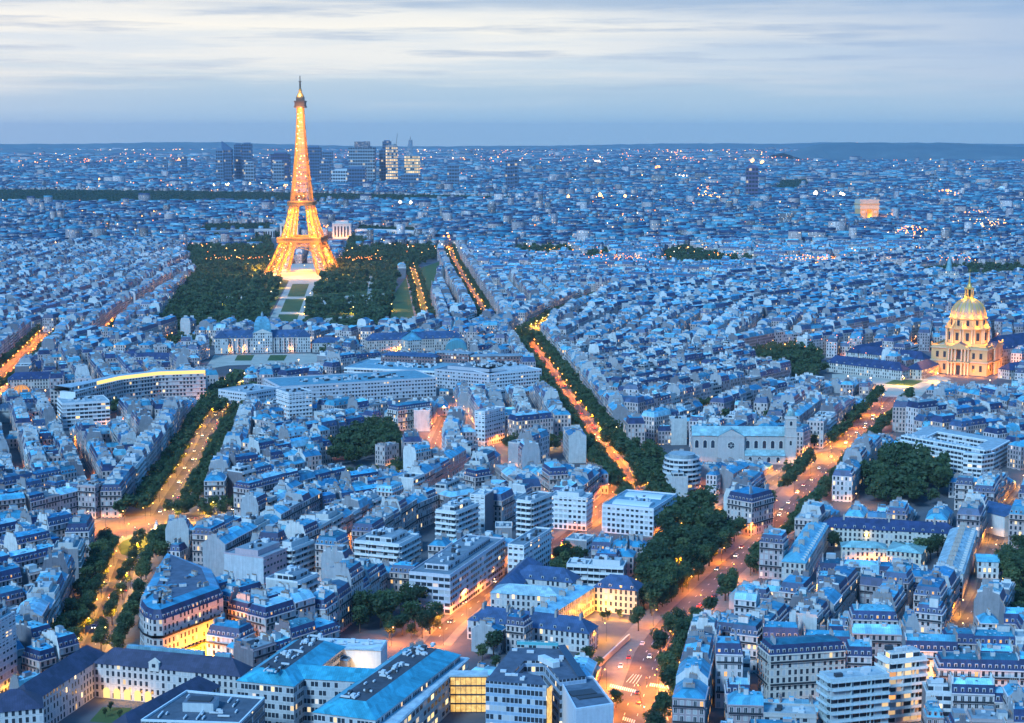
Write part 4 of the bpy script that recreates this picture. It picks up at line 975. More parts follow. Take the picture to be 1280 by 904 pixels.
ground_sheet('lawn', [(293, 451), (297, 444), (318, 444), (314, 451)], .108, M_GRASS); ground_sheet('lawn', [(334, 451), (338, 444), (359, 444), (355, 451)], .108, M_GRASS)
BR = 'barracks'
simple('barracks_wing', 'long blue-roofed barracks range with a raised central pavilion, left of the palace', BR, [W_(g(76, 431, 11), g(196, 427, 11), 14, 11, 6, rt=SL1, dorm=7), W_(g(123, 432, 16), g(142, 431.5, 16), 16, 16, 8, rt=ZINC[0])])
simple('barracks_wing', 'dark slate-roofed barracks block at the orange avenue, nearest the left edge', BR, [W_(g(38, 452, 10), g(92, 437, 10), 15, 10, 6, wt=(.55, .42, .36)), W_(g(38, 461, 10), g(62, 456, 10), 14, 10, 6)])
simple('barracks_wing', 'low barracks row with dormers just behind the lit golden dome', BR, [W_(g(10, 474, 9), g(92, 471, 9), 13, 9, 6, dorm=8)])
simple('barracks_wing', 'purple slate courtyard range behind the curved office building', BR, [W_(g(122, 458, 10), g(132, 445, 10), 13, 10, 6), W_(g(132, 446, 10), g(226, 449, 10), 13, 10, 6, dorm=8), W_(g(150, 457, 10), g(205, 459, 10), 13, 10, 6, dorm=8), W_(g(205, 459, 10), g(228, 448, 10), 12, 10, 6)])
simple('barracks_wing', 'pale-roofed narrow hall between courtyard range and the palace', BR, [W_(g(214, 439, 9), g(226, 431, 9), 12, 9, 4, rt=ZINC[3])])
simple('barracks_wing', 'long mansard barracks with warm-lit right half and small square dome', BR, [W_(g(459, 426, 13), g(580, 422, 13), 15, 13, 7, rt=SL1, wt=(.62, .52, .44), dorm=7, side=1), W_(g(510, 426, 17), g(527, 425, 17), 18, 17, 9, rt=(.12, .34, .44), side=1)])
simple('barracks_wing', 'slate range with two dark round trees in front, right of the palace', BR, [W_(g(390, 428, 10), g(440, 427, 10), 13, 10, 5, rt=SL1), W_(g(420, 434, 8), g(452, 432, 8), 12, 8, 4, rt=ZINC[2])])
simple('brick_building', 'dark red-brick building with lit top windows behind the white stepped offices', 'office building', [W_(g(476, 444, 19), g(545, 447, 19), 14, 19, 3, wt=(.26, .12, .11), rt=SL1, side=1, mat=M_WALLG)])
simple('brick_building', 'taller dark red-brick block beside the teal vaulted roof', 'office building', [W_(g(546, 441, 22), g(586, 443, 22), 14, 22, .8, wt=(.28, .13, .12), rt=FLATT[1], side=1, mat=M_WALLG, deck=13), W_(g(588, 446, 20), g(652, 445, 20), 14, 20, .8, wt=(.30, .15, .14), rt=FLATT[1], side=1, mat=M_WALLG, deck=13)])
def vault():
    a, b = G(556, 440, 8), G(584, 440, 8); L = hypot(b[0] - a[0], b[1] - a[1]); root = thing('vaulted_hall', 'teal barrel-vaulted hall roof rising behind the brick block', 'hall', ((a[0] + b[0]) / 2, a[1], 0)); carve(rect((a[0] + b[0]) / 2, a[1] + 10, L, 24, 0)); S = Many(root)
    m = S.part('roof'); n = 12; w = S.part('wall'); w.box(-L / 2, L / 2, 0, 20, 0, 9, M_TRIM, tint=ST)
    for i in range(n):
        a0, a1 = pi * i / n, pi * (i + 1) / n; q = [(-L / 2 * cos(a0), 9 + 11 * sin(a0)), (-L / 2 * cos(a1), 9 + 11 * sin(a1))]
        m.face([(q[0][0], 20, q[0][1]), (q[1][0], 20, q[1][1]), (q[1][0], 0, q[1][1]), (q[0][0], 0, q[0][1])][::-1], M_ROOF, [(i, 0), (i + 1, 0), (i + 1, 20), (i, 20)], (.06, .36, .42))
    m.face([(-L / 2 * cos(pi * i / n), 0, 9 + 11 * sin(pi * i / n)) for i in range(n + 1)][::-1], M_WALLG, [(i, 0) for i in range(n + 1)], (.1, .3, .36)); S.done()
vault()
# ============ park of the tower: lawns, paths
ground_sheet('path', [(327, 418), (362, 350), (396, 350), (378, 418)], .101, M_SAND)
def xl(v): return 337 + (363.5 - 337) * (412 - v) / 60.0
def xr(v): return 371 + (391 - 371) * (412 - v) / 60.0
for i, (v0, v1) in enumerate(((371, 355), (390, 374), (412, 393))):
    ground_sheet('lawn', [(xl(v0) + 4, v0), (xl(v1) + 3.5, v1), (xr(v1) - 3.5, v1), (xr(v0) - 4, v0)], .106, M_GRASS)
for poly in ([(193, 420), (215, 385), (245, 345), (232, 318), (250, 298), (335, 296), (352, 330), (360, 352), (333, 400), (325, 420)], [(395, 352), (430, 322), (440, 298), (532, 296), (545, 322), (512, 330), (497, 345), (487, 402), (470, 418), (380, 418)], [(470, 418), (487, 402), (484, 380), (512, 340), (552, 326), (530, 418)]):
    ground_sheet('park_ground', poly, .004 * 24, M_GRASS)
ground_sheet('plaza', [(338, 346), (350, 330), (412, 330), (424, 346), (396, 351), (362, 351)], .103, M_SAND, True)
hpx((652, 436), (735, 436), 1, 5, 'x') if False else None
# ============ curved office building by the barracks
def curved_office():
    z = 25.0; F = [G(u, v, z) for u, v in ((75, 489), (93, 490), (125, 481.5), (153, 475), (200, 469.5), (257, 467.5))]
    dp = 15.0; root = thing('curved_office_building', 'long concave office building with lit orange top storey and grid of windows', 'office building', (0, 0, 0)); S = Many(root)
    Bk = offset(F, dp); poly = F + Bk[::-1]; carve(poly)
    w = S.part('wall'); w.prism(poly, 0, z, M_WALLG, None, 2900, (.52, .46, .44)); r = S.part('roof'); n = len(F)
    for i in range(n - 1): r.face([(*F[i], z + .02), (*F[i + 1], z + .02), (*Bk[i + 1], z + .02), (*Bk[i], z + .02)], M_FLAT, None, (.34, .42, .46))
    In = offset(F, 3); In2 = offset(F, dp - 2.5); t = S.part('top_storey')
    for i in range(1, n - 1):
        t.wall(In[i], In[i + 1], z + .02, z + 3, M_LITY if i > 1 else M_CURT, tint=ST); t.face([(*In[i], z + 3), (*In[i + 1], z + 3), (*In2[i + 1], z + 3), (*In2[i], z + 3)], M_FLAT, None, (.4, .47, .5)); t.wall(In2[i + 1], In2[i], z, z + 3, M_TRIM, tint=ST)
    Of = offset(F, -.5)
    for fl in range(1, 8):
        m = S.part('floor_band', True); zz = 3.3 * fl
        for i in range(1, n - 1): m.prism([Of[i], Of[i + 1], F[i + 1], F[i]], zz - .25, zz + .25, M_TRIM, M_TRIM, tint=(.6, .57, .55), bottom=True)
    e = S.part('end_wall'); e.wall(Of[0], Of[1], 0, z, M_TRIM, tint=(.75, .76, .75)); S.done()
    root.location = (F[2][0], F[2][1], 0)
    for c in root.children: c.location = (-F[2][0], -F[2][1], 0)
    glow(root, [(x - F[2][0], y - F[2][1], 3) for x, y in (G(254, 508), G(240, 503), G(215, 500))], (1, .35, .10), 40000, 1)
curved_office()
def folded_hall():
    a, b = G(-8, 513, 10), G(40, 511, 10); d = 26; root = thing('folded_roof_hall', 'hall with a pale folded zigzag roof at the left edge, before the golden dome', 'hall', (a[0], a[1], 0)); L = b[0] - a[0]; carve(rect(a[0] + L / 2, a[1] + d / 2, L, d, 0)); S = Many(root); n = 9
    w = S.part('wall'); w.box(0, L, 0, d, 0, 9, M_TRIM, tint=(.5, .5, .5)); m = S.part('roof')
    for i in range(n):
        x0, x1, x2 = L * i / n, L * (i + .5) / n, L * (i + 1) / n
        m.face([(x0, -1, 9.2), (x1, -1, 12.5), (x1, d + 1, 12.5), (x0, d + 1, 9.2)], M_FLAT, None, (.72, .76, .78)); m.face([(x1, -1, 12.5), (x2, -1, 9.2), (x2, d + 1, 9.2), (x1, d + 1, 12.5)], M_FLAT, None, (.22, .26, .32)); m.face([(x0, -1, 9.2), (x2, -1, 9.2), (x1, -1, 12.5)], M_TRIM, None, (.4, .4, .4))
    S.done()
folded_hall()
def globe():
    p = G(27, 496); carve(circle(p, 11)); root = thing('lit_globe', 'floodlit orange openwork globe beside the folded-roof hall', 'globe', (p[0], p[1], 0)); S = Many(root)
    M_G = emis('globe_baked_floodlight', (1, .42, .12), .9); R = 8.2; S.part('shell').lathe(0, 0, [(R * cos(t), max(0, 2.5 + R * sin(t))) for t in [-.2 + i * (pi / 2 + .2) / 8 for i in range(8)]] + [(0, 2.5 + R)], 20, M_G)  # floodlighting on the shell is put into its material as emission
    m = S.part('rings')
    for k in range(6):
        for i in range(16): a0, a1 = pi * i / 16, pi * (i + 1) / 16; c, s = cos(k * pi / 6), sin(k * pi / 6); m.bar((R * 1.02 * cos(a0) * c, R * 1.02 * cos(a0) * s, 2.5 + R * 1.02 * sin(a0)), (R * 1.02 * cos(a1) * c, R * 1.02 * cos(a1) * s, 2.5 + R * 1.02 * sin(a1)), .22, M_POT)
    S.part('plinth').lathe(0, 0, [(9, 0), (8.5, 1.2), (0, 1.2)], 16, M_TRIM, ST); S.done()
globe()
# ============ church with arcaded nave and corner tower
def arcaded_church():
    a, b = G(866, 544, 19), G(981, 545, 19); an = atan2(b[1] - a[1], b[0] - a[0]); L = hypot(b[0] - a[0], b[1] - a[1])
    root = thing('basilica', 'stone basilica with arched nave windows, rose window and slender corner tower', 'church', (a[0], a[1], 0), an); S = Many(root); wd = 15
    carve(rect(a[0] + (L / 2 + 8) * cos(an) - 6 * sin(an), a[1] + 6 * cos(an) + (L / 2 + 8) * sin(an), L + 24, 40, an))
    w = S.part('nave_wall'); w.box(0, L, 0, wd, 0, 19, M_TRIM, tint=(.50, .46, .44)); r = S.part('nave_roof'); zt = (.34, .52, .52)
    r.face([(-.6, -.8, 18.8), (L + .6, -.8, 18.8), (L + .6, wd / 2, 24.5), (-.6, wd / 2, 24.5)], M_ROOF, [(0, 0), (L, 0), (L, 10), (0, 10)], zt); r.face([(L + .6, wd + .8, 18.8), (-.6, wd + .8, 18.8), (-.6, wd / 2, 24.5), (L + .6, wd / 2, 24.5)], M_ROOF, [(0, 0), (L, 0), (L, 10), (0, 10)], zt)
    for x in (0, L): w.face([(x, 0, 19), (x, wd, 19), (x, wd / 2, 24.4)] if x else [(x, wd, 19), (x, 0, 19), (x, wd / 2, 24.4)], M_TRIM, None, (.5, .46, .44))
    t0, t1 = L * .27, L * .56; tr = S.part('transept'); tr.box(t0, t1, -2.6, wd, 0, 18.6, M_TRIM, tint=(.53, .49, .47)); c = (t0 + t1) / 2
    tr.face([(t0 - .5, -2.9, 18.6), (t1 + .5, -2.9, 18.6), (c, -2.9, 23.6)], M_TRIM, None, (.55, .51, .48)); tr.face([(t0 - .6, -3.1, 18.5), (c, -3.1, 24), (c, wd / 2, 24.2), (t0 - .6, wd / 2, 18.5)], M_ROOF, None, zt); tr.face([(t1 + .6, -3.1, 18.5), (t1 + .6, wd / 2, 18.5), (c, wd / 2, 24.2), (c, -3.1, 24)], M_ROOF, None, zt)
    rose = S.part('rose_window')
    for R, y, m, tn in ((3.0, -2.75, M_TRIM, ST2), (2.35, -2.85, M_GLASS, None)): rose.face([(c + R * cos(2 * pi * i / 20), y, 12.4 + R * sin(2 * pi * i / 20)) for i in range(20)], m, None, tn)
    for i in range(6): rose.bar((c, -2.9, 12.4), (c + 2.3 * cos(i * pi / 3), -2.9, 12.4 + 2.3 * sin(i * pi / 3)), .14, M_TRIM, ST2)
    def arch(x, y, w2, z0, z1, name='arched_window'):
        m = S.part(name, True); pts = [(x - w2, y, z0), (x + w2, y, z0)] + [(x + w2 * cos(pi * i / 8), y, z1 + w2 * sin(pi * i / 8)) for i in range(9)]; k = w2 + .45
        m.face([(x - k, y + .06, z0 - .3), (x + k, y + .06, z0 - .3)] + [(x + k * cos(pi * i / 8), y + .06, z1 + k * sin(pi * i / 8)) for i in range(9)], M_TRIM, None, ST2); m.face(pts, M_GLASS)
    for x in (L * .045, L * .135, L * .22): arch(x, -.1, 1.25, 10, 14.2)
    for i in range(5): arch(L * (.60 + .09 * i), -.1, 1.25, 10, 14.2)
    al = S.part('aisle'); al.box(t1 + .02, L - .05, -7, 0, 0, 6.2, M_TRIM, tint=(.5, .46, .44)); al.face([(t1, -7.5, 6), (L, -7.5, 6), (L, -.02, 9), (t1, -.02, 9)], M_ROOF, [(0, 0), (30, 0), (30, 8), (0, 8)], zt)
    for i in range(4): arch(t1 + (i + .6) * (L - t1) / 4.4, -7.1, 1.1, 1.5, 4)
    tw = S.part('tower'); x0, x1 = L + .05, L + 7.5; TS = (.55, .51, .48); tw.box(x0, x1, -4, 3.5, 0, 32, M_TRIM, tint=TS)
    for z in (19, 25.5, 31.5): tw.box(x0 - .4, x1 + .4, -4.4, 3.9, z, z + .6, M_TRIM, tint=ST2, bottom=True)
    arch((x0 + x1) / 2, -4.1, .9, 27, 29.2); arch((x0 + x1) / 2, -4.1, .8, 13, 15.5); 
    cp = S.part('tower_cap'); sq = lambda k: [((x0 + x1) / 2 + sx * k, -.25 + sy * k) for sx, sy in ((-1, -1), (1, -1), (1, 1), (-1, 1))]
    cp.frustum(sq(3.3), sq(3.1), 32, 33.5, M_TRIM, None, TS); cp.lathe((x0 + x1) / 2, -.25, [(3.0, 33.5), (2.9, 35), (2.2, 37.2), (1, 38.6), (0, 39.6)], 10, M_ROOF, zt)
    S.done()
arcaded_church()
# ============ triumphal arch
def tri_arch():
    p = G(1083, 278); s = 1.22; root = thing('triumphal_arch', 'massive floodlit golden triumphal arch far off among the roofs', 'monument', (p[0], p[1], 0), radians(18)); root.scale = (s, s, s); S = Many(root); m = S.part('pier', True)
    m.box(-22, -7.3, -11, 11, 0, 29, M_GOLDST, tint=GS); m2 = S.part('pier', True); m2.box(7.3, 22, -11, 11, 0, 29, M_GOLDST, tint=GS)
    v = S.part('vault'); n = 12; prev = None
    for i in range(n):
        a0, a1 = pi - pi * i / n, pi - pi * (i + 1) / n; q = [(7.3 * cos(a0), 21.7 + 7.3 * sin(a0)), (7.3 * cos(a1), 21.7 + 7.3 * sin(a1))]
        for y, rev in ((-11.02, False), (11.02, True)):
            f = [(q[0][0], y, q[0][1]), (q[1][0], y, q[1][1]), (q[1][0], y, 29.2), (q[0][0], y, 29.2)]; v.face(f if not rev else f[::-1], M_GOLDST, None, GS)
        v.face([(q[0][0], -11, q[0][1]), (q[0][0], 11, q[0][1]), (q[1][0], 11, q[1][1]), (q[1][0], -11, q[1][1])], M_GOLDST, None, GS)
    at_ = S.part('attic'); at_.box(-22.8, 22.8, -11.8, 11.8, 29, 38, M_GOLDST, tint=(.64, .55, .4), bottom=True); at_.box(-24, 24, -13, 13, 38, 40, M_GOLDST, tint=GS, bottom=True); at_.box(-22.5, 22.5, -11.5, 11.5, 40, 49, M_GOLDST, tint=(.58, .5, .4)); 
    for sx in (-1, 1):
        r = S.part('relief', True); r.box(sx * 14.6 - 3.2, sx * 14.6 + 3.2, -12, -10.9, 4, 15, M_GOLDST, tint=(.7, .6, .45)); r.box(sx * 14.6 - 4, sx * 14.6 + 4, -11.4, -10.9, 20, 25, M_GOLDST, tint=(.7, .6, .45))
    sa = S.part('side_arch'); sa.box(21.9, 22.1, -4, 4, 0, 16, M_GLASS); S.done()
    glow(root, [(x, -46, 22) for x in (-24, 0, 24)] + [(46, -8, 20), (0, 0, 10)], (1, .38, .04), 190000, 2)
    carve(circle(p, 60)); FAR_CLEAR.append(circle(p, 62)); FAR_CLEAR.append(rect(p[0], p[1] - 110, 70, 190, 0))
tri_arch()
# ============ colonnaded palace behind the iron tower
def chaillot():
    d0 = G(430, 300)[1]
    for (us, lab, lit) in (((536, 516, 495, 470, 445), 'curved colonnaded palace wing right of the iron tower', True), ((248, 270, 295, 320, 345), 'curved colonnaded palace wing left of the iron tower', False)):
        pts = []; n = len(us)
        for i, u in enumerate(us): pts.append((at_dist(u, d0 - 130 * ((n - 1 - i) / (n - 1)) ** 2 + 60), d0 - 130 * ((n - 1 - i) / (n - 1)) ** 2 + 60))
        if pts[0][0] > pts[-1][0]: pts = pts[::-1]
        root = thing('palace_wing', lab, 'palace', (pts[0][0], pts[0][1], 0)); S = Many(root); o = pts[0]; pts = [(p[0] - o[0], p[1] - o[1]) for p in pts]; bk = offset(pts, 22); poly = pts + bk[::-1]
        S.part('wall').prism(poly, 0, 20, M_TRIM, M_FLAT, tint=(.60, .58, .56), toptint=(.3, .36, .4)); fr = offset(pts, -.6); c = S.part('entablature'); c.prism(fr + offset(pts, -.01)[::-1], 17, 20.4, M_TRIM, M_TRIM, tint=(.66, .64, .62), bottom=True)
        for k, (x, y, an) in enumerate(resample(offset(pts, -.45), 5.5)):
            m = S.part('pillar', True); m.frame(x, y, an); m.box(-.9, .9, -.3, .3, 0, 17, M_TRIM, tint=(.68, .66, .63))
            if k % 1 == 0: q = S.part('window_bay', True); q.frame(x + cos(an) * 2.75, y + sin(an) * 2.75, an); q.box(-1.5, 1.5, .33, .43, 2, 15, M_GLASS)
        e = pts[0] if not lit else pts[-1]; m = S.part('end_pavilion'); m.frame(*e); m.box(-17, 17, -8, 24, 0, 23, M_WALLG, M_FLAT, tint=(.6, .57, .55), toptint=(.3, .36, .4)); S.done(); FAR_CLEAR.append([(p[0] + o[0], p[1] + o[1]) for p in offset(pts, -60) + offset(pts, 40)[::-1]]); carve([(p[0] + o[0], p[1] + o[1]) for p in poly])
        if lit: glow(root, [(pts[i][0], pts[i][1] - 14, 4) for i in range(len(pts))], (1, .6, .35), 60000, 2)
    for u, lab, lit in ((429, 'square floodlit pavilion of the palace, just right of the iron tower', True), (364, 'square palace pavilion seen between the legs of the iron tower', False)):
        x, y = at_dist(u, d0 + 60), d0 + 60; root = thing('palace_pavilion', lab, 'palace', (x, y, 0)); S = Many(root); w = S.part('wall'); w.box(-20, 20, -16, 16, 0, 34, M_TRIM, M_FLAT, tint=(.66, .62, .55), toptint=(.3, .36, .4)); S.part('cornice').box(-21, 21, -17, 17, 31, 33, M_TRIM, tint=ST2, bottom=True); S.part('parapet').box(-14, 14, -10, 10, 34, 38, M_TRIM, M_FLAT, tint=ST2)
        for i in range(5): q = S.part('window_bay', True); q.box(-14 + i * 7 - 1.7, -14 + i * 7 + 1.7, -16.3, -15.8, 4, 27, M_GLASS)
        S.done(); FAR_CLEAR.append(rect(x, y, 60, 60, 0))
        if lit: glow(root, [(-14, -30, 5), (0, -30, 5), (14, -30, 5), (0, 0, 45), (-30, -20, 6), (34, -20, 6)], (1, .38, .07), 65000, 2)
        else: glow(root, [(0, -30, 6)], (1, .6, .35), 90000, 2)
    FAR_CLEAR.append([(at_dist(320, d0 - 100), d0 - 300), (at_dist(480, d0 - 100), d0 - 300), (at_dist(440, d0 + 50), d0 + 50), (at_dist(340, d0 + 50), d0 + 50)])
chaillot()
# ============ far towers
def far_tower(u0, u1, vt, d, mat, tint, label, depth=None, top=None, capdark=None, lit=False):
    x0, x1 = at_dist(u0, d), at_dist(u1, d); w_ = x1 - x0; h = height_at(vt, d); dp = depth or w_ * .8
    root = thing('tower_block', label, 'skyscraper', ((x0 + x1) / 2, d, 0)); S = Many(root); m = S.part('wall')
    if top == 'slant':
        m.prism([(-w_ / 2, 0), (w_ / 2, 0), (w_ / 2, dp), (-w_ / 2, dp)], 0, h * .8, mat, None, 290, tint); A = [(-w_ / 2, 0), (w_ / 2, 0), (w_ / 2, dp), (-w_ / 2, dp)]; z = [h, h * .82, h * .82, h]
        for i in range(4):
            j = (i + 1) % 4; m.face([(*A[i], h * .8), (*A[j], h * .8), (*A[j], z[j]), (*A[i], z[i])], mat, None, tint)
        S.part('roof').face([(*A[i], z[i]) for i in range(4)], M_ROOF, None, SL1)
    else:
        m.box(-w_ / 2, w_ / 2, 0, dp, 0, h, mat, M_FLAT, 290, tint, FLATT[1]); S.part('roof_plant').box(-w_ / 3, w_ / 3, dp * .2, dp * .8, h, h + 6, M_TRIM, M_FLAT, tint=capdark or tint, toptint=FLATT[1])
        if top == 'dark': S.part('crown_block').box(-w_ * .28, w_ * .28, dp * .1, dp * .9, h, height_at(177, d), M_CURT, M_FLAT, 16, (.08, .10, .16), FLATT[3])
        if top == 'spire':
            c = S.part('crown_block'); c.frustum([(-w_ * .42, 1), (w_ * .05, 1), (w_ * .05, dp), (-w_ * .42, dp)], [(-w_ * .2, 4), (w_ * .02, 4), (w_ * .02, dp * .7), (-w_ * .2, dp * .7)], h, height_at(175, d), M_CURT, M_FLAT, (.14, .28, .40)); c.bar((-w_ * .1, 8, height_at(176, d)), (-w_ * .1, 8, height_at(171, d)), 1.5, M_DARK)
            c.face([(w_ * .05, 1, h), (w_ * .5, 1, h), (w_ * .05, 1, h + 28)], M_CURT, None, (.14, .28, .4)); c.face([(w_ * .5, 1, h), (w_ * .5, dp, h), (w_ * .05, dp, h + 28), (w_ * .05, 1, h + 28)], M_ROOF, None, (.14, .28, .4))
    S.done(); FAR_CLEAR.append(rect((x0 + x1) / 2, d + dp / 2, w_ + 20, dp + 30, 0)); return root
M_TWR = winwall('tower_glass', 11.0, 14.0, .40, .2, .80, 'band', .07, (1, .72, .35), .7, .04, 0.0)
M_TWRL = winwall('tower_glass_lit', 9.0, 13.0, .42, .2, .82, 'band', .85, (1, .60, .18), 1.15, .04, 0.0)
BL, BL2, BL3 = (.09, .16, .27), (.14, .23, .34), (.28, .35, .42)
for a in [(274, 283, 187, 7500, M_TWR, BL2, 'slim blue slab tower at the left end of the skyscraper cluster'), (281, 293.5, 177, 7700, M_TWR, BL, 'dark skyscraper with a sharply slanted top, left of the iron tower', None, 'slant'), (296.5, 305.5, 181, 7800, M_TWR, BL, 'left one of the dark twin towers in the skyscraper cluster'), (306.5, 318, 180, 7600, M_TWR, BL, 'right one of the dark twin towers in the skyscraper cluster'), (308, 321, 203.5, 7100, M_TWR, BL3, 'pale mid-height block in front of the dark twin towers'), (341.5, 364, 192.5, 7600, M_TWR, (.07, .09, .2), 'broad dark navy slab tower just left of the iron tower'), (343, 357.5, 202, 7300, M_TWR, BL3, 'pale slab in front of the broad navy tower'), (385, 403.5, 184.5, 7700, M_TWR, BL, 'wide blue skyscraper just right of the iron tower'), (404, 418, 189, 8200, M_TWR, BL2, 'pointed-roof office tower between two blue slabs right of the iron tower'), (402, 414, 201, 7300, M_TWR, BL2, 'lower blue slab in front of the pointed-roof office tower'), (438, 470, 184.5, 7600, M_TWR, (.30, .38, .44), 'broadest pale skyscraper with dark block on its roof', None, 'dark'), (436, 458, 210, 7000, M_TWR, BL, 'low dark block at the foot of the broadest pale skyscraper'), (476, 486, 188, 7700, M_TWR, BL, 'slim dark tower left of the yellow-lit skyscraper with rooftop crane'), (480, 490.5, 177, 7900, M_TWR, BL, 'tallest dark tower beside the rooftop crane'), (484, 498, 182.5, 7500, M_TWRL, (.2, .26, .3), 'yellow-lit rounded skyscraper in front of the tallest dark tower'), (507, 525.5, 195, 7500, M_TWRL, (.4, .38, .3), 'brightest yellow-lit skyscraper topped by a blue spire', None, 'spire'), (416, 442, 213, 7300, M_TWR, (.6, .66, .68), 'long low white hall among the skyscrapers', 30), (503, 527, 219, 7200, M_TWR, BL2, 'pale base block under the brightest yellow-lit skyscraper'), (632, 642, 201, 6700, M_TWR, BL, 'lone dark twin-slab tower right of the skyscraper cluster'), (641, 648, 199, 6800, M_TWR, BL, 'taller slab of the lone pair right of the skyscraper cluster'), (208, 213, 197, 8600, M_TWR, BL2, 'thin blue tower far left of the skyscraper cluster, left of two'), (230, 237, 196, 8600, M_TWR, BL, 'thin dark tower far left of the skyscraper cluster, right of two'), (930.5, 945, 209, 5850, M_TWR, (.14, .12, .22), 'solitary dark purple tower standing above the roofs right of centre', 22), (1158, 1163, 217, 7400, M_TWR, BL3, 'left one of three pale slabs far right'), (1165, 1168, 219, 7400, M_TWR, BL3, 'middle one of three pale slabs far right'), (560, 574, 207, 7000, M_TWR, BL2, 'blue slab right of the brightest yellow-lit skyscraper')]: far_tower(*a)
def crane():
    d = 7550; x = at_dist(497, d); root = thing('tower_crane', 'thin rooftop crane beside the yellow-lit skyscraper', 'crane', (x, d + 25, 0)); S = Many(root); z0, z1 = 0, height_at(181, d); S.part('mast').bar((0, 0, z0), (0, 0, z1), 1.6, M_DARK); S.part('jib').bar((-2, 0, z1), (4, 0, height_at(167, d)), 1.2, M_DARK); S.part('counter_jib').bar((0, 0, z1), (-14, 0, z1 + 4), 1.2, M_DARK); S.done()
crane()
def far_dome(u, v, d, R, h, label, name='small_church', spire=0):
    x = at_dist(u, d); root = thing(name, label, 'church', (x, d, 0)); S = Many(root); S.part('body').box(-R * 1.4, R * 1.4, -R, R * 1.6, 0, h * .5, M_WALL, M_ROOF, tint=ST2, toptint=SL1)
    if spire: S.part('spire').lathe(0, 0, [(R * .6, h * .4), (R * .45, h * .6), (.2, h)], 8, M_ROOF, (.2, .45, .48))
    else: S.part('dome').lathe(0, 0, [(R * .8, h * .5), (R * .8, h * .7), (R * .6, h * .86), (R * .25, h * .96), (0, h)], 14, M_TRIM, (.8, .8, .78))
    S.done(); FAR_CLEAR.append(circle((x, d), R * 2)); carve(circle((x, d), R * 2))
gx = G(1185, 362); far_dome(1185, 0, gx[1], 9, 55, 'pale green pointed church steeple behind the golden dome', 'church_steeple', 1)
gx = G(1247, 244); far_dome(1247, 0, gx[1], 18, 34, 'white domed hall far right near the horizon', 'domed_hall')
gx = G(1199, 222); far_dome(1199, 0, gx[1], 14, 45, 'tiny pale steeple far right under the hill', 'church_steeple', 1)
# ============ U-shaped school in the left foreground
def front_school():
    root = thing('school_building', 'U-shaped pale school with dark purple roof and glowing arcade in its court', 'school', (0, 0, 0)); S = Many(root); rt = (.055, .055, .10); wt = (.62, .58, .55); z = 14.5
    P1, P2 = G(117, 829, z), G(300, 846, z); Q = G(38, 880, z); RA, RB = G(243, 853, z), G(128, 913, z)
    a = wing(S, P1, P2, 12, z, 5.5, wt, rt, side=1); 
    d = (Q[0] - P1[0], Q[1] - P1[1]); l = hypot(*d); P1b = (P1[0] - d[0] / l * 12, P1[1] - d[1] / l * 12)
    wing(S, P1b, Q, 12, z + .02, 5.6, wt, rt, side=-1); wing(S, RA, RB, 12, z + .04, 5.4, wt, rt, side=1); p, q = G(-14, 893, z), G(54, 886, z); wing(S, p, q, 16, z + .3, 6, (.68, .65, .62), rt, side=1)
    # court arcade
    cx, cy, an, L = a; co = lambda t, o: (P1[0] + (P2[0] - P1[0]) * t + sin(an) * o, P1[1] + (P2[1] - P1[1]) * t - cos(an) * o)
    for i in range(5):
        t = .085 + i * .072; m = S.part('arcade_arch', True); x, y = co(t, .12); m.frame(x, y, an); m.face([(-1.5, 0, .3), (1.5, 0, .3)] + [(1.5 * cos(pi * k / 8), 0, 3.3 + 1.5 * sin(pi * k / 8)) for k in range(9)], M_LITY)
    gl = [co(.085 + i * .072, 3.5) for i in range(5)]
    sk = S.part('skylight'); 
    for (t0, t1) in ((.17, .70), (.78, .88)):
        f = [co(t0, -7.5), co(t1, -7.5), co(t1, -9.4), co(t0, -9.4)]; sk.prism(f, z + 4.2, z + 6.3, M_ROOF, M_ROOF, tint=(.22, .42, .5))
    x, y = co(.42, .2); ped = S.part('clock_gable'); ped.frame(x, y, an); ped.box(-2.2, 2.2, -.2, 1.2, z - 1, z + 2.6, M_TRIM, tint=ST2); ped.face([(-2.6, -.25, z + 2.6), (2.6, -.25, z + 2.6), (0, -.25, z + 4.4)], M_TRIM, None, ST2); ped.face([(-2.6, 1.2, z + 2.6), (0, 1.2, z + 4.4), (2.6, 1.2, z + 2.6)], M_TRIM, None, ST2)
    ped.face([.0 and 0 or (-.8, -.26, z + .6), (.8, -.26, z + .6), (.8, -.26, z + 2.1), (-.8, -.26, z + 2.1)], M_GLASS)
    S.done(); ox, oy = P1; root.location = (ox, oy, 0)
    for c in root.children: c.location = (-ox, -oy, 0)
    glow(root, [(p_[0] - ox, p_[1] - oy, 3) for p_ in gl], (1, .50, .10), 2600, .5)
    for (u, v) in ((138, 889), (132, 897), (150, 900)): TREES.append(dict(x=G(u, v)[0], y=G(u, v)[1], h=4.5, label='small clipped dark bush in the court of the purple-roofed school', group='bushes in the school court', wide=.8))
    court = [G(70, 915), P1, G(205, 885), G(140, 925)]; carve(court)
front_school(); ground_sheet('lawn', [(112, 902), (128, 884), (165, 885), (150, 905)], .02, M_GRASS, False)
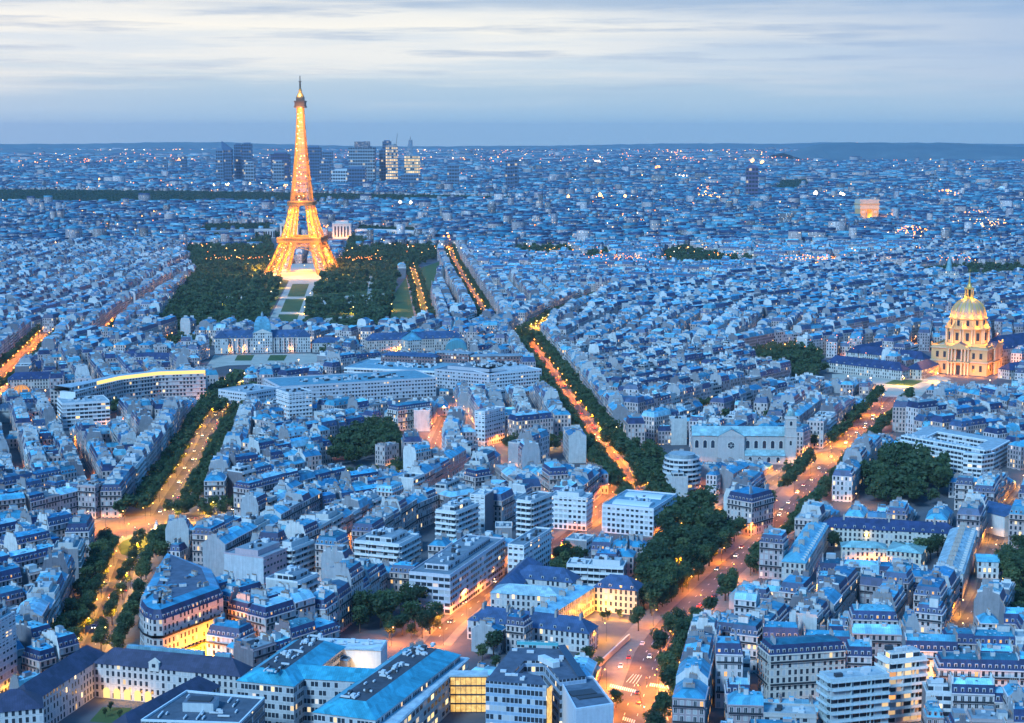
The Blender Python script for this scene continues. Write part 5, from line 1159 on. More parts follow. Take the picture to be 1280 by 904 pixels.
# ============ big teal-roofed office block
def pipes(S, c, an, L, w_, z, r, n):
    for k in range(n):
        t = r.uniform(-.46, .46) * L; o = r.uniform(-.36, .36) * w_; m = S.part('roof_duct', True); m.frame(c[0], c[1], an); l = r.uniform(1.2, 5)
        if r.random() < .5: m.box(t - l / 2, t + l / 2, o - .3, o + .3, z + .3, z + .9, M_GEAR, bottom=True)
        else: m.box(t - .3, t + .3, max(-w_ * .46, o - l / 2), min(w_ * .46, o + l / 2), z + .25, z + .95, M_GEAR, bottom=True)
        if r.random() < .5: m.box(t - .9, t + .9, o - .7, o + .7, z, z + r.uniform(1, 1.9), M_GEAR if r.random() < .6 else M_DARK)
def teal_office():
    root = thing('office_building', 'big office block with teal sloping roofs round a lit court and duct-covered decks', 'office building', (0, 0, 0)); S = Many(root); tl = (.05, .36, .47); wt = (.50, .50, .50); r = random.Random(9); z = 18.0; dk = (.07, .075, .09)
    A, B = G(540, 803, 22), G(430, 882, 22); a = wing(S, A, B, 25, z, 4, wt, tl, deck=11, mat=M_CURT, dt=dk, top=M_FLAT); pipes(S, (a[0], a[1]), a[2], a[3], 11, z + 4, r, 34)
    A, B = G(398, 794, 22), G(331, 842, 22); b = wing(S, A, B, 24, z + .02, 4, wt, tl, deck=11, mat=M_CURT, dt=dk); pipes(S, (b[0], b[1]), b[2], b[3], 11, z + 4, r, 26)
    A, B = G(372, 832, 21), G(478, 838, 21); wing(S, A, B, 13, z + .04, 3.5, wt, tl, mat=M_CURT, hip=False)
    A, B = G(395, 803, 18), G(480, 806, 18); c = wing(S, A, B, 14, z - .5, .5, (.7, .7, .7), FLATT[2], deck=13.5, mat=M_TRIM, dt=(.62, .66, .66)); pipes(S, (c[0], c[1]), c[2], c[3], 11, z, r, 10)
    wing(S, G(398, 815, 15), G(440, 818, 15), 12, 14, .6, (.3, .3, .34), FLATT[3], deck=11, mat=M_TRIM, dt=dk)
    # court glazing
    cg = S.part('court_glazing'); p, q = G(380, 846, 15.5), G(448, 852, 15.5); cg.wall(p, q, 13.2, 16.6, M_LITY); 
    p, q = G(352, 884, 13), G(386, 846, 13)
    # lower annex on the right with lit windows, glazed link
    A, B = G(573, 822, 15), G(470, 915, 15); d = wing(S, A, B, 9, 15, .5, (.52, .50, .46), (.5, .58, .6), deck=8.6, mat=M_ANX, dt=(.46, .56, .6), side=0, wall='annex_wall', roof='annex_roof')
    lk = S.part('glazed_link'); p, q = G(563, 846, 15), G(608, 846, 15); an = atan2(q[1] - p[1], q[0] - p[0]); L = hypot(q[0] - p[0], q[1] - p[1]); lk.frame(p[0], p[1], an)
    for k in range(4): lk.face([(0, 0, .5 + k * 3.7), (L, 0, .5 + k * 3.7), (L, 0, 3.6 + k * 3.7), (0, 0, 3.6 + k * 3.7)], M_LITG, [(0, 0), (L, 0), (L, 3), (0, 3)]); lk.box(0, L, -.25, .3, 3.6 + k * 3.7, 4.2 + k * 3.7, M_DARK)
    for k in range(8): lk.bar((L * k / 7, -.1, 0), (L * k / 7, -.1, 15), .12, M_DARK)
    lk.box(-.5, L + .5, -.5, 6, 15.1, 15.7, M_FLAT, M_FLAT, tint=(.5, .58, .6)); carve(rect(p[0] + L / 2, p[1], L, 40, an))
    S.done(); ox, oy = G(450, 850, 0); root.location = (ox, oy, 0)
    for c in root.children: c.location = (-ox, -oy, 0)
    x, y = G(400, 875, 4); glow(root, [(x - ox, y - oy, 10), (x - ox + 14, y - oy + 16, 12)], (1, .66, .25), 14000, 1)
    carve([G(u, v, 15) for u, v in ((330, 850), (400, 790), (560, 800), (575, 830), (480, 920), (330, 920))])
M_ANX = winwall('annex_facade', 4.2, 3.7, .36, .26, .78, 'grid', .30, (1, .66, .18), 1.3)
def lg(t, b):
    p = t.n('ShaderNodeNewGeometry').outputs['Position']; n = t.noise(p, .55, 5, .7)
    t.put(b.inputs['Base Color'], (.3, .22, .1)); t.put(b.inputs['Emission Color'], t.ramp(n, [(.3, (.42, .18, .03)), (.55, (1, .58, .13)), (.75, (1, .82, .4))])); b.inputs['Emission Strength'].default_value = .95
M_LITG = pmat('lit_atrium', rough=.4, build=lg); M_LITG.cycles.emission_sampling = 'NONE'
teal_office()
def deck_block():
    z = 19.0; P = [G(u, v, z) for u, v in ((176, 902), (300, 906), (331, 874), (233, 865))]; root = thing('flat_roofed_office', 'dark glass office with white-rimmed flat roof crowded with pipes, left of the teal roofs', 'office building', (P[0][0], P[0][1], 0)); S = Many(root); o = P[0]; Q = [(p[0] - o[0], p[1] - o[1]) for p in P]; carve(P)
    S.part('wall').prism(Q, 0, z, M_CURT, M_FLAT, 16, (.16, .16, .18), (.10, .12, .15)); rim = S.part('parapet'); n = 4; cx = sum(p[0] for p in Q) / 4; cy = sum(p[1] for p in Q) / 4; I = [(p[0] + (cx - p[0]) * .035, p[1] + (cy - p[1]) * .035) for p in Q]
    for i in range(4): j = (i + 1) % 4; rim.prism([Q[i], Q[j], I[j], I[i]], z, z + .8, M_TRIM, M_TRIM, tint=(.66, .72, .74))
    an = atan2(Q[1][1] - Q[0][1], Q[1][0] - Q[0][0]); b = S.part('plant_house'); b.frame(cx - 2, cy + 1, an); b.box(-6.5, 5, -4.5, 3.5, z, z + 3.4, M_TRIM, M_FLAT, tint=(.5, .56, .58), toptint=(.16, .18, .22)); b.box(-5, 3.5, -3, 2, z + 3.4, z + 3.9, M_DARK); r = random.Random(6)
    for k in range(26):
        t, q = r.uniform(.08, .9), r.uniform(.08, .9); x = (Q[0][0] * (1 - t) + Q[1][0] * t) * (1 - q) + (Q[3][0] * (1 - t) + Q[2][0] * t) * q; y = (Q[0][1] * (1 - t) + Q[1][1] * t) * (1 - q) + (Q[3][1] * (1 - t) + Q[2][1] * t) * q
        m = S.part('roof_duct', True); m.frame(x, y, an + r.choice((0, pi / 2))); l = r.uniform(.8, 3); m.box(-l, l, -.25, .25, z + .3, z + .9, M_GEAR, bottom=True)
    S.done()
deck_block()
def glass_office():
    root = thing('glass_office', 'blue-glass V-shaped office with open court and dark roof terraces by the crossroads', 'office building', (0, 0, 0)); S = Many(root); r = random.Random(12)
    z = 23.0; F = [G(u, v, z) for u, v in ((607, 851), (683, 857), (676, 845), (660, 842), (641, 841), (655, 826), (680, 826), (700, 850), (733, 846), (705, 810), (640, 810))]
    o = F[0]; Q = [(p[0] - o[0], p[1] - o[1]) for p in F]; carve(F); tint = (.30, .42, .55)
    S.part('wall').prism(Q, 0, z, M_CURT, M_FLAT, 16, tint, (.10, .12, .16)); ct = [G(u, v, z) for u, v in ((641, 841), (655, 826), (680, 826), (694, 843))]
    z2 = 20.5; E = [G(u, v, z2) for u, v in ((700, 852), (741, 847), (767, 882), (720, 889))]; E = [(p[0] - o[0], p[1] - o[1]) for p in E]; carve([(p[0] + o[0], p[1] + o[1]) for p in E]); e = S.part('side_block'); e.prism(E, 0, z2, M_TRIM, M_FLAT, 0, (.55, .62, .68), (.13, .17, .22))
    cx = sum(p[0] for p in E) / 4; cy = sum(p[1] for p in E) / 4
    for i in range(4): j = (i + 1) % 4; I = [(p[0] + (cx - p[0]) * .06, p[1] + (cy - p[1]) * .06) for p in E]; S.part('parapet').prism([E[i], E[j], I[j], I[i]], z2, z2 + .8, M_TRIM, M_TRIM, tint=(.6, .68, .74))
    m = S.part('roof_terrace'); m.frame(cx, cy, atan2(E[1][1] - E[0][1], E[1][0] - E[0][0])); m.box(-6, 4, -2, 3.5, z2, z2 + .5, M_DARK); m.box(-5, 5, -6, -3, z2, z2 + .5, M_DARK)
    gl = S.part('sloped_glazing'); p, q, s, t = [(x - o[0], y - o[1]) for x, y in (G(697, 812, z + .4), G(706, 811, z + .4), G(733, 845, z + .4), G(722, 846, z + .4))]; gl.face([(*t, z + .4), (*s, z + .4), (*q, z + 2.2), (*p, z + 2.2)], M_GLASS); sc2 = S.part('roof_screen'); p, q = [(x - o[0], y - o[1]) for x, y in (G(646, 809, z), G(698, 811, z))]; an = atan2(q[1] - p[1], q[0] - p[0]); sc2.frame(p[0], p[1], an); L = hypot(q[0] - p[0], q[1] - p[1]); sc2.box(0, L, 0, .4, z, z + 2.8, M_CURT, tint=(.1, .45, .5))
    for k in range(14): u, v = r.choice(((625, 838), (632, 828), (645, 815), (660, 815), (675, 817), (690, 830), (640, 847), (655, 850), (700, 825))); x, y = G(u + r.uniform(-5, 5), v + r.uniform(-3, 3), z); m = S.part('rooftop_unit', True); m.frame(x - o[0], y - o[1], an); l = r.uniform(.5, 1.5); m.box(-l, l, -l * .6, l * .6, z, z + r.uniform(.6, 1.6), M_GEAR)
    x, y = G(686, 830, z); m = S.part('plant_house'); m.frame(x - o[0], y - o[1], an - .9); m.box(-5.5, 5.5, -1.6, 1.6, z, z + 2.2, M_TRIM, M_FLAT, tint=(.68, .72, .72), toptint=(.7, .74, .74)); cr = S.part('lit_stair'); p, q = [(x - o[0], y - o[1]) for x, y in (G(683.6, 858, z), G(690, 853, z))]; cr.wall(p, q, 0, z - 1, M_LITG); p2 = [(x - o[0], y - o[1]) for x, y in (G(690, 853.2, z), G(722, 893, z))]; S.done(); root.location = (o[0], o[1], 0)
glass_office()
# ============ institute with the floodlit court
def institute():
    root = thing('institute_building', 'classical institute with amber floodlit court and slate hipped front wing', 'institute', (0, 0, 0)); S = Many(root); wt = (.62, .60, .57)
    A, B = G(584, 775, 9), G(736, 792.5, 9); q = wing(S, A, B, 13, 9, 5.5, wt, SL1, side=1, dorm=6.5); chimneys(S, *q, 5, 14.5, random.Random(1))
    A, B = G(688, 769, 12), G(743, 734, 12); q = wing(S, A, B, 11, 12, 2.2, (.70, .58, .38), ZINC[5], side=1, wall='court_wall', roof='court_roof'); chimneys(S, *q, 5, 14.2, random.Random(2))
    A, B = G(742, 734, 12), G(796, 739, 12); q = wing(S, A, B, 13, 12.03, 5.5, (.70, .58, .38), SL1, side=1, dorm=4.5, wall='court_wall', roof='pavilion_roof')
    A, B = G(613, 741, 12), G(700, 747, 12); wing(S, A, B, 15, 11.97, 3.2, wt, (.42, .56, .58), side=1, wall='rear_wall', roof='rear_roof'); A, B = G(640, 722, 12), G(716, 729, 12); wing(S, A, B, 13, 12.06, 5.5, wt, SL1, side=1, dorm=6, wall='rear_wall', roof='rear_roof'); A, B = G(632, 736, 11), G(664, 704, 11); wing(S, A, B, 12, 11, 5, wt, SL1, wall='rear_wall', roof='rear_roof')
    S.done(); ox, oy = G(720, 760, 0); root.location = (ox, oy, 0)
    for c in root.children: c.location = (-ox, -oy, 0)
    pts = [(g(u, v)[0] - ox, g(u, v)[1] - oy, 3) for u, v in ((722, 790), (740, 775), (752, 768), (766, 774), (782, 776), (735, 782))]; glow(root, pts, (1, .45, .06), 20000, .8); carve([G(u, v) for u, v in ((690, 800), (745, 765), (800, 772), (790, 795), (745, 835), (720, 830))])
institute()
M_GATEW = pmat('court_wall_stone', (.5, .46, .4), .8)
def court_wall():
    p, q = G(733, 850), G(787, 800); o = ((p[0] + q[0]) / 2, (p[1] + q[1]) / 2); root = thing('boundary_wall', 'long low stone wall along the car bay beside the lit boulevard', 'wall', (*o, 0)); S = Many(root); a, b = (p[0] - o[0], p[1] - o[1]), (q[0] - o[0], q[1] - o[1]); m = S.part('wall'); pl = offset([a, b], .4); m.prism([a, b, pl[1], pl[0]], 0, 2.6, M_GATEW, M_GATEW); pc = offset([a, b], -.1), offset([a, b], .5); S.part('coping').prism([pc[0][0], pc[0][1], pc[1][1], pc[1][0]], 2.6, 2.8, M_TRIM, M_TRIM, tint=ST2, bottom=True); S.done()
court_wall()
# ============ courtyard mansion on the right
simple('mansion', 'long courtyard mansion with lit pediment and dark slate mansard above the inner court', 'mansion', [W_(g(1026, 659, 11), g(1197, 668, 11), 12, 11, 5, wt=(.66, .62, .54), rt=SL0, side=1, dorm=5)], ch=20)
simple('mansion_wing', 'inner low zinc-roofed pavilion in the mansion court between the dark trees', 'mansion', [W_(g(1052, 684, 8), g(1108, 686, 8), 11, 8, 2.5, wt=(.66, .62, .5), rt=(.3, .5, .48), side=1), W_(g(1108, 686, 10), g(1152, 690, 10), 22, 9, 2.5, wt=(.66, .62, .5), rt=(.34, .54, .5), side=1)])
simple('mansion_wing', 'sloping zinc wing closing the mansion court beside the boulevard trees', 'mansion', [W_(g(1022, 655, 13), g(992, 702, 13), 12, 12.5, 4, rt=ZINC[3], dorm=5)], ch=16)
simple('mansion_wing', 'pale zinc wing with many chimneys closing the mansion court on the right', 'mansion', [W_(g(1205, 662, 13), g(1186, 716, 13), 14, 13, 3.5, rt=(.40, .52, .54), dorm=5)], ch=9)
for i, t in enumerate(((1092, 664), (1085, 664), (1130, 685), (1160, 683), (1035, 680), (1180, 684))):
    x, y = g(*t); EXTRA_LAMPS.append((x, y, 0, (1, .80, .32), .6, 'small warm lamp inside the mansion court'))
for (u, v, h) in ((1042, 690, 12), (1074, 694, 9), (1150, 702, 14), (1163, 700, 13), (1172, 695, 13), (1182, 690, 10), (1110, 697, 6), (1118, 698, 6)): TREES.append(dict(x=g(u, v)[0], y=g(u, v)[1], h=h, label='dark tree inside the courtyard of the mansion', group='trees in the mansion court', wide=1.1))
carve([G(u, v) for u, v in ((1030, 668), (1195, 676), (1182, 712), (1010, 705))])
simple('long_house', 'long white gabled house with dark flat-pitched roof right of the dark gardens', 'house', [W_(g(1206, 634, 12), g(1256, 646, 12), 26, 12, 3.5, wt=(.7, .72, .72), rt=SL1, hip=False, side=1, mat=M_TRIM)])
simple('garden_villa', 'white two-storey villa with lit porch at the right among the trees', 'villa', [W_(g(1222, 702, 9), g(1249, 703, 9), 14, 9, 2.5, wt=(.72, .72, .7), rt=ZINC[3], side=1, hip=False)])
M_WARM = winwall('glowing_flats', 3.2, 3.1, .44, .22, .84, 'band', .45, (1, .42, .12), 1.0)
# ============ named flat-roofed blocks and houses
mod3((546, 636), (570, 639.5), (598, 628), 8, 'balc', 'white-framed block with dark balconies, roof trees and lit flats on its right face')
mod3((640, 628), (664, 626), (690, 615.5), 9, 'balc', 'tall block with dark glazed balconies and planted roof behind the white slab')
mod3((608, 618), (619, 624), (640, 624), 9, 'band', 'narrow white windowless slab tower between two balconied blocks', blank=(0,), pent=False)
mod3((598, 616), (606, 618.5), (617, 612), 8, 'grid', 'slim white tower with one column of windows beside the lit balconied block', blank=(0,), pent=False)
mod3((444, 674), (499, 680), (524, 667), 6, 'balc', 'white terraced block with long balconies above the brown hotel front')
mod3((509, 715.5), (562.6, 718.5), (630.5, 672), 6, 'band', 'long office block with purple window bands along the pink-lit street', wt=(.62, .60, .64))
mod3((640, 677), (655, 681.5), (689, 660), 6, 'grid', 'white block with tall vertical fins at the end of the pink-lit street', wt=(.78, .77, .75))
mod3((687, 618.5), (733, 622), (741, 616), 6, 'grid', 'white gridded block with vertical fins beside the orange avenue', wt=(.78, .77, .76))
Bk_ = mod3((752, 630), (817, 635.5), (846, 617), 5, 'grid', 'white school block with two long vaulted skylights on its blue roof', cat='school', name='school_block', wt=(.74, .72, .74), pent=False, ft=(.18, .32, .40))
mod3((270, 694), (329, 696.5), (365, 682), 6, 'grid', 'pink-lit office block with a great blank grey side wall', blank=(3,), wt=(.56, .42, .44), pt=(.55, .58, .60))
mod3((352, 680), (365, 685), (393, 674.5), 6, 'balc', 'dark balconied block with glowing flats beside the blank-walled office')
mod3((361, 677), (352, 728), (398, 716), 7, 'balc', 'white narrow block with stacked lit bays among courtyards', wt=(.78, .78, .77)) if False else mod3((348, 715), (372, 727), (397, 716), 7, 'balc', 'white narrow block with stacked lit bays among courtyards', wt=(.78, .78, .77), blank=(3,))
mod3((603, 519), (606, 514.5), (631, 508.5), 8, 'grid', 'white tower block with dark square windows near the barracks', wt=(.74, .74, .74))
mod3((356, 485), (361, 491), (390, 488.5), 8, 'grid', 'white ten-storey block in front of the long ministry', wt=(.76, .76, .75))
mod3((340, 472), (350, 483), (545, 471.5), 5, 'grid', 'very long ministry building with rows of square windows', cat='office building', name='ministry_building', wt=(.60, .58, .60), ft=(.14, .30, .36))
mod3((300, 482), (308, 491), (351, 484), 5, 'grid', 'rounded end block of the long ministry by the yellow-lit avenue', cat='office building', name='ministry_building', wt=(.62, .62, .64))
mod3((432, 447), (430, 459), (549, 464), 4, 'band', 'long white stepped offices with a glowing top row', cat='office building', name='stepped_offices', wt=(.80, .80, .78), ft=(.2, .36, .42))
mod3((540, 450), (543, 461), (612, 467), 5, 'grid', 'long grey office wing between the white stepped offices and white corner block', cat='office building', name='office_wing', wt=(.50, .50, .54))
mod3((606, 455), (611, 467), (677, 461), 5, 'grid', 'white corner office block beside the orange avenue and the brick building', cat='office building', name='corner_office', wt=(.74, .75, .76))
mod3((73, 497), (77.5, 504), (137, 500.5), 6, 'band', 'white banded block in front of the curved office building', wt=(.76, .76, .75))
def banded_office():
    z = 16.0; L_, C_, R_2 = G(1123, 550, z), G(1228, 569, z), G(1262, 551, z); ex, ey = (C_[0] - L_[0], C_[1] - L_[1]), (R_2[0] - C_[0], R_2[1] - C_[1]); B4 = (L_[0] + ey[0], L_[1] + ey[1]); WT = (.80, .80, .78)
    kw = dict(side=1, mat=M_WALLB, deck=12.4, dt=(.36, .42, .44)); root, ox, oy = simple('banded_office', 'broad white ring-shaped office with horizontal bands beside the dark gardens', 'office building', [W_(L_, C_, 13, z, .5, WT, WT, rmat=M_TRIM, **kw), W_(C_, R_2, 13, z + .03, .5, WT, WT, rmat=M_TRIM, **kw), W_(R_2, B4, 13, z + .06, .5, WT, WT, rmat=M_TRIM, **kw), W_(B4, L_, 13, z + .09, .5, WT, WT, rmat=M_TRIM, **kw)])
    S = Many(root); r = random.Random(5); an = atan2(ex[1], ex[0]); l = hypot(*ex)
    for fl in range(1, 5):
        for a, b in ((L_, C_), (C_, R_2)):
            m = S.part('floor_band', True); f = offset([a, b], -.3); f2 = offset([a, b], -.01); m.prism([(q[0] - ox, q[1] - oy) for q in (f[0], f[1], f2[1], f2[0])], 3.1 * fl - .4, 3.1 * fl + .5, M_TRIM, M_TRIM, tint=WT, bottom=True)
    m = S.part('attic_storey'); f = offset([L_, C_], 2.5), offset([L_, C_], 9); m.prism([(q[0] - ox, q[1] - oy) for q in (f[0][0], f[0][1], f[1][1], f[1][0])], z + .5, z + 3.2, M_WALLB, M_FLAT, 320, WT, (.4, .5, .52))
    for k in range(26):
        t, o = r.uniform(.05, .95), r.uniform(3, 8); q = (L_[0] + ex[0] * t - sin(an) * o - ox, L_[1] + ex[1] * t + cos(an) * o - oy); u = S.part('rooftop_unit', True); u.frame(q[0], q[1], an); k_ = r.uniform(.5, 1.3); u.box(-k_, k_, -.6, .6, z + 3.2, z + 3.2 + r.uniform(.6, 1.6), M_GEAR)
    S.done(); carve([L_, C_, R_2, B4])
banded_office()
mod3((1034, 838), (1039, 849), (1112, 842), 8, 'balc', 'tall modern flats with wide teal balconies and roof plants near the bottom edge', wt=(.50, .60, .62))
mod3((1108, 815), (1112, 825), (1159, 820), 8, 'balc', 'white modern flats with glowing balconies beside the teal-balconied flats', wt=(.80, .76, .70), mat=M_WARM)
mod3((-30, 770), (-8, 779), (19, 764), 10, 'grid', 'tall grey-blue slab of flats at the left edge above the school', wt=(.56, .58, .60))
hpx((497, 513.5), (540, 507.5), 13, 5, 'white front with lit ground floor and round dormers by the narrow orange lane', wt=(.74, .70, .64))
hpx((962, 819), (1057, 813), 13, 6, 'wide balconied mansion block with a glaring lamp on its upper floor', wt=(.66, .58, .50))
hpx((909, 623), (940, 628.5), 22, 6, 'free-standing six-storey corner block with white attic left of the boulevard')
hpx((258, 793), (300, 799), 12, 4, 'low white-shuttered house with zinc roof right of the rounded corner house', wt=(.7, .7, .7))
EXTRA_LAMPS.append((*g(1005, 838), 0, (1, .5, .15), 1.6, 'glaring lamp before the wide balconied mansion block'))
def corner_house():
    z = 24.0; P = [G(u, v, z) for u, v in ((214, 771), (279, 747), (268, 722), (208, 700), (196, 716), (176, 752), (174, 763), (180, 771), (190, 775), (203, 775))]; o = P[0]
    root = thing('corner_house', 'seven-storey house with rounded corner, dormered slate roof and orange-lit street front', 'apartment building', (*o, 0)); S = Many(root); a = sum(p[0] * q[1] - q[0] * p[1] for p, q in zip(P, P[1:] + P[:1]))
    if a < 0: P = P[::-1]
    carve(P); Q = [(p[0] - o[0], p[1] - o[1]) for p in P]
    keep = OCC.copy(); polyhouse(S, Q, z, 4.2, 1.5, (.58, .53, .49), SLATE[1], ZINC[0]); S.done()
    for u, v in ((262, 806), (250, 812), (275, 800)): EXTRA_LAMPS.append((*g(u, v), 0, (1, .36, .06), 1.5, 'orange lamp under the rounded corner house'))
corner_house()
def skylights():
    B = Bk_; root = None
    z = 3.1 * 5 + .6
    for sx in (-.26, .24):
        x = B['x'] + sx * B['w'] * cos(B['ang']); y = B['y'] + sx * B['w'] * sin(B['ang'])
        t = thing('roof_skylight', 'pale vaulted skylight on the school roof, ' + ('the one farther from the boulevard' if sx < 0 else 'the one nearer the boulevard'), 'skylight', (x, y, z + .02), B['ang']); S = Many(t); m = S.part('glazing'); n = 6; w2, l2 = B['w'] * .13, B['d'] * .36
        for i in range(n):
            a0, a1 = pi * i / n, pi * (i + 1) / n; m.face([(-w2 * cos(a0), -l2, 1.6 * sin(a0)), (-w2 * cos(a1), -l2, 1.6 * sin(a1)), (-w2 * cos(a1), l2, 1.6 * sin(a1)), (-w2 * cos(a0), l2, 1.6 * sin(a0))][::-1], M_GEAR)
        S.part('end').face([(-w2 * cos(pi * i / n), -l2, 1.6 * sin(pi * i / n)) for i in range(n + 1)][::-1], M_GEAR); S.done()
skylights()
def round_block():
    p = G(852, 613); R = 12.5; carve(circle(p, R + 2)); root = thing('round_apartment_block', 'curved apartment block with ringing balconies left of the arcaded church', 'apartment building', (*p, 0), -.5); S = Many(root); n = 7
    S.part('wall').lathe(0, 0, [(R - 1.4, 0), (R - 1.4, 3.1 * n)], 28, M_WALLB, (.62, .62, .62)); S.part('roof').lathe(0, 0, [(R - 1.4, 3.1 * n), (R - 4, 3.1 * n + .1), (R - 4, 3.1 * n + 2.8), (0, 3.1 * n + 3)], 28, M_FLAT, FLATT[0])
    for f in range(1, n + 1):
        z = 3.1 * f; m = S.part('balcony', True); k = R if f < n - 1 else R - .6 * (f - n + 2); m.lathe(0, 0, [(R - 1.4, z - .25), (k, z - .25), (k, z + .95), (k - .15, z + .95), (k - .15, z - .05), (R - 1.4, z - .05)], 28, M_TRIM, (.74, .74, .73))
    S.done()
round_block()
# ============ trees
def add_tree(x, y, h, label, group, wide=1.0, **k): TREES.append(dict(x=x, y=y, h=h, label=label, group=group, wide=wide, **k))
rt = random.Random(77)
for s_ in STREETS:
    for o, stp in s_['trees']:
        for (x, y, an) in resample(offset(s_['pl'], o), stp):
            if near_other((x, y), s_, 3): continue
            if s_['k'] == 'boulevard':
                u = 0
                if y < 700 and o < 0 and False: continue
                if y < G(0, 800)[1] and o > 0: continue
                if rt.random() < .22: continue
            if rt.random() < (.16 if 'avenue' in s_['k'] else .06): continue
            add_tree(x + rt.uniform(-1, 1), y + rt.uniform(-1, 1), rt.uniform(9.5, 13) * (1.15 if s_['k'] in ('boulevard', 'avenue') else 1), 'leafy plane tree in the row along ' + s_['d'], 'trees along ' + s_['d'], rt.uniform(.85, 1.15))
def scatter(poly, step, hlo, hhi, label, group, far=False, z=0, seed=1, jit=.4):
    P = [G(u, v, z) for u, v in poly]; carve(P); xs = [p[0] for p in P]; ys = [p[1] for p in P]; r = random.Random(seed); y = min(ys)
    while y < max(ys):
        x = min(xs)
        while x < max(xs):
            xx, yy = x + r.uniform(-jit, jit) * step, y + r.uniform(-jit, jit) * step
            if far and (r.random() < .16 or any(inside(q, np.array([xx]), np.array([yy]))[0] for q in EXC)): x += step; continue
            if inside(P, np.array([xx]), np.array([yy]))[0]: add_tree(xx, yy, r.uniform(hlo * .8, hhi * 1.15), label, group, r.uniform(.8, 1.35), far=far)
            x += step
        y += step * .9
EXC = []
for q in ([(385, 373), (482, 367), (485, 376), (383, 383)], [(392, 356), (468, 349), (470, 354), (391, 361)], [(284, 344), (352, 343), (350, 349), (282, 351)], [(255, 375), (346, 362), (344, 368), (254, 382)], [(400, 399), (442, 394), (445, 408), (402, 412)], [(248, 402), (288, 392), (292, 397), (254, 410)], [(430, 335), (500, 326), (500, 331), (430, 341)], [(455, 395), (462, 345), (466, 345), (461, 395)], [(290, 395), (318, 345), (322, 345), (296, 395)]):
    EXC.append([G(*k) for k in q]); ground_sheet('path', q, .11 + .004 * len(EXC), M_SAND if len(EXC) % 3 else M_GRASS, False)
PK = 'dense dark park tree around the iron tower'
scatter([(193, 420), (215, 385), (245, 345), (232, 318), (250, 298), (335, 296), (345, 328), (340, 348), (352, 355), (333, 400), (325, 418)], 12, 10, 16, PK, 'trees of the tower park', True, seed=2)
scatter([(400, 352), (428, 330), (440, 298), (532, 296), (548, 322), (512, 330), (497, 345), (487, 402), (470, 418), (380, 418), (384, 385)], 12, 10, 16, PK, 'trees of the tower park', True, seed=3)
scatter([(497, 345), (520, 335), (545, 325), (556, 312), (530, 300)], 12, 10, 15, PK, 'trees of the tower park', True, seed=31)
scatter([(640, 322), (660, 306), (700, 310), (730, 325), (760, 318), (760, 330), (700, 328), (660, 328)], 13, 10, 16, PK, 'trees by the river', True, seed=4)
scatter([(820, 336), (835, 318), (860, 314), (900, 325), (950, 330), (940, 338), (880, 338)], 13, 10, 16, PK, 'trees by the river', True, seed=5)
scatter([(1150, 342), (1180, 337), (1300, 335), (1300, 352), (1220, 355), (1160, 350)], 13, 9, 13, PK, 'trees by the river', True, seed=6)
scatter([(800, 730), (822, 672), (850, 648), (885, 640), (915, 660), (918, 678), (885, 715), (858, 745), (838, 762), (806, 778), (794, 755)], 9.5, 11, 17, 'big dark tree in the grove left of the lit boulevard', 'trees of the boulevard grove', seed=7)
scatter([(1082, 612), (1095, 590), (1140, 580), (1165, 585), (1185, 600), (1180, 632), (1120, 640), (1085, 636)], 10, 12, 20, 'tall dark garden tree behind the mansion', 'trees of the dark gardens', seed=8)
scatter([(938, 452), (960, 444), (1020, 447), (1032, 470), (1005, 487), (960, 472)], 10, 10, 15, 'dark tree in the clump left of the church forecourt', 'trees by the church forecourt', seed=9)
scatter([(412, 566), (440, 552), (480, 540), (503, 550), (498, 568), (440, 586), (415, 584)], 9.5, 11, 17, 'dark tree in the walled garden below the ministry', 'trees of the walled garden', seed=10)
scatter([(440, 792), (465, 762), (510, 752), (545, 770), (560, 785), (548, 800), (490, 800)], 9, 8, 15, 'dark tree in the garden before the long purple-banded office', 'trees of the office garden', seed=11)
scatter([(322, 778), (335, 764), (355, 766), (352, 782)], 8, 8, 12, 'dark tree in the small court left of the white stacked-bay block', 'trees of the small court', seed=12)
scatter([(1252, 720), (1262, 690), (1290, 690), (1290, 820), (1258, 810), (1262, 770)], 9, 9, 15, 'dark tree in the strip of gardens at the right edge', 'trees of the right-edge gardens', seed=13)
scatter([(690, 700), (712, 690), (735, 700), (738, 716), (700, 716)], 8, 6, 10, 'small tree between the slab blocks and the slate-roofed houses', 'trees before the slab blocks', seed=14)
scatter([(690, 722), (715, 716), (736, 720), (730, 730), (700, 730)], 8, 7, 10, 'tree in the lamp-lit yard behind the institute', 'trees behind the institute', seed=15)
scatter([(752, 556), (790, 570), (820, 575), (832, 600), (822, 622), (798, 600), (770, 575)], 9, 10, 15, 'dark tree beside the orange crossing of the two avenues', 'trees by the avenue crossing', seed=16)
scatter([(868, 540), (905, 528), (960, 528), (975, 533), (940, 536)], 9, 9, 13, 'tree showing behind the basilica roof', 'trees behind the basilica', seed=17)
scatter([(138, 505), (160, 500), (162, 520), (140, 522)], 9, 8, 12, 'dark tree in the court before the curved office', 'trees before the curved office', seed=18)
scatter([(255, 500), (285, 478), (300, 482), (290, 510), (265, 530)], 9, 10, 14, 'leafy tree at the head of the yellow-lit avenue', 'trees at the avenue head', seed=19)
scatter([(200, 430), (215, 440), (262, 440), (262, 432), (230, 425)], 11, 9, 12, PK, 'trees of the palace', True, seed=20)
scatter([(395, 440), (425, 436), (425, 444), (400, 446)], 10, 9, 12, PK, 'trees of the palace', True, seed=21)
scatter([(404, 420), (470, 412), (475, 424), (410, 424)], 11, 10, 14, PK, 'trees of the palace', True, seed=22)
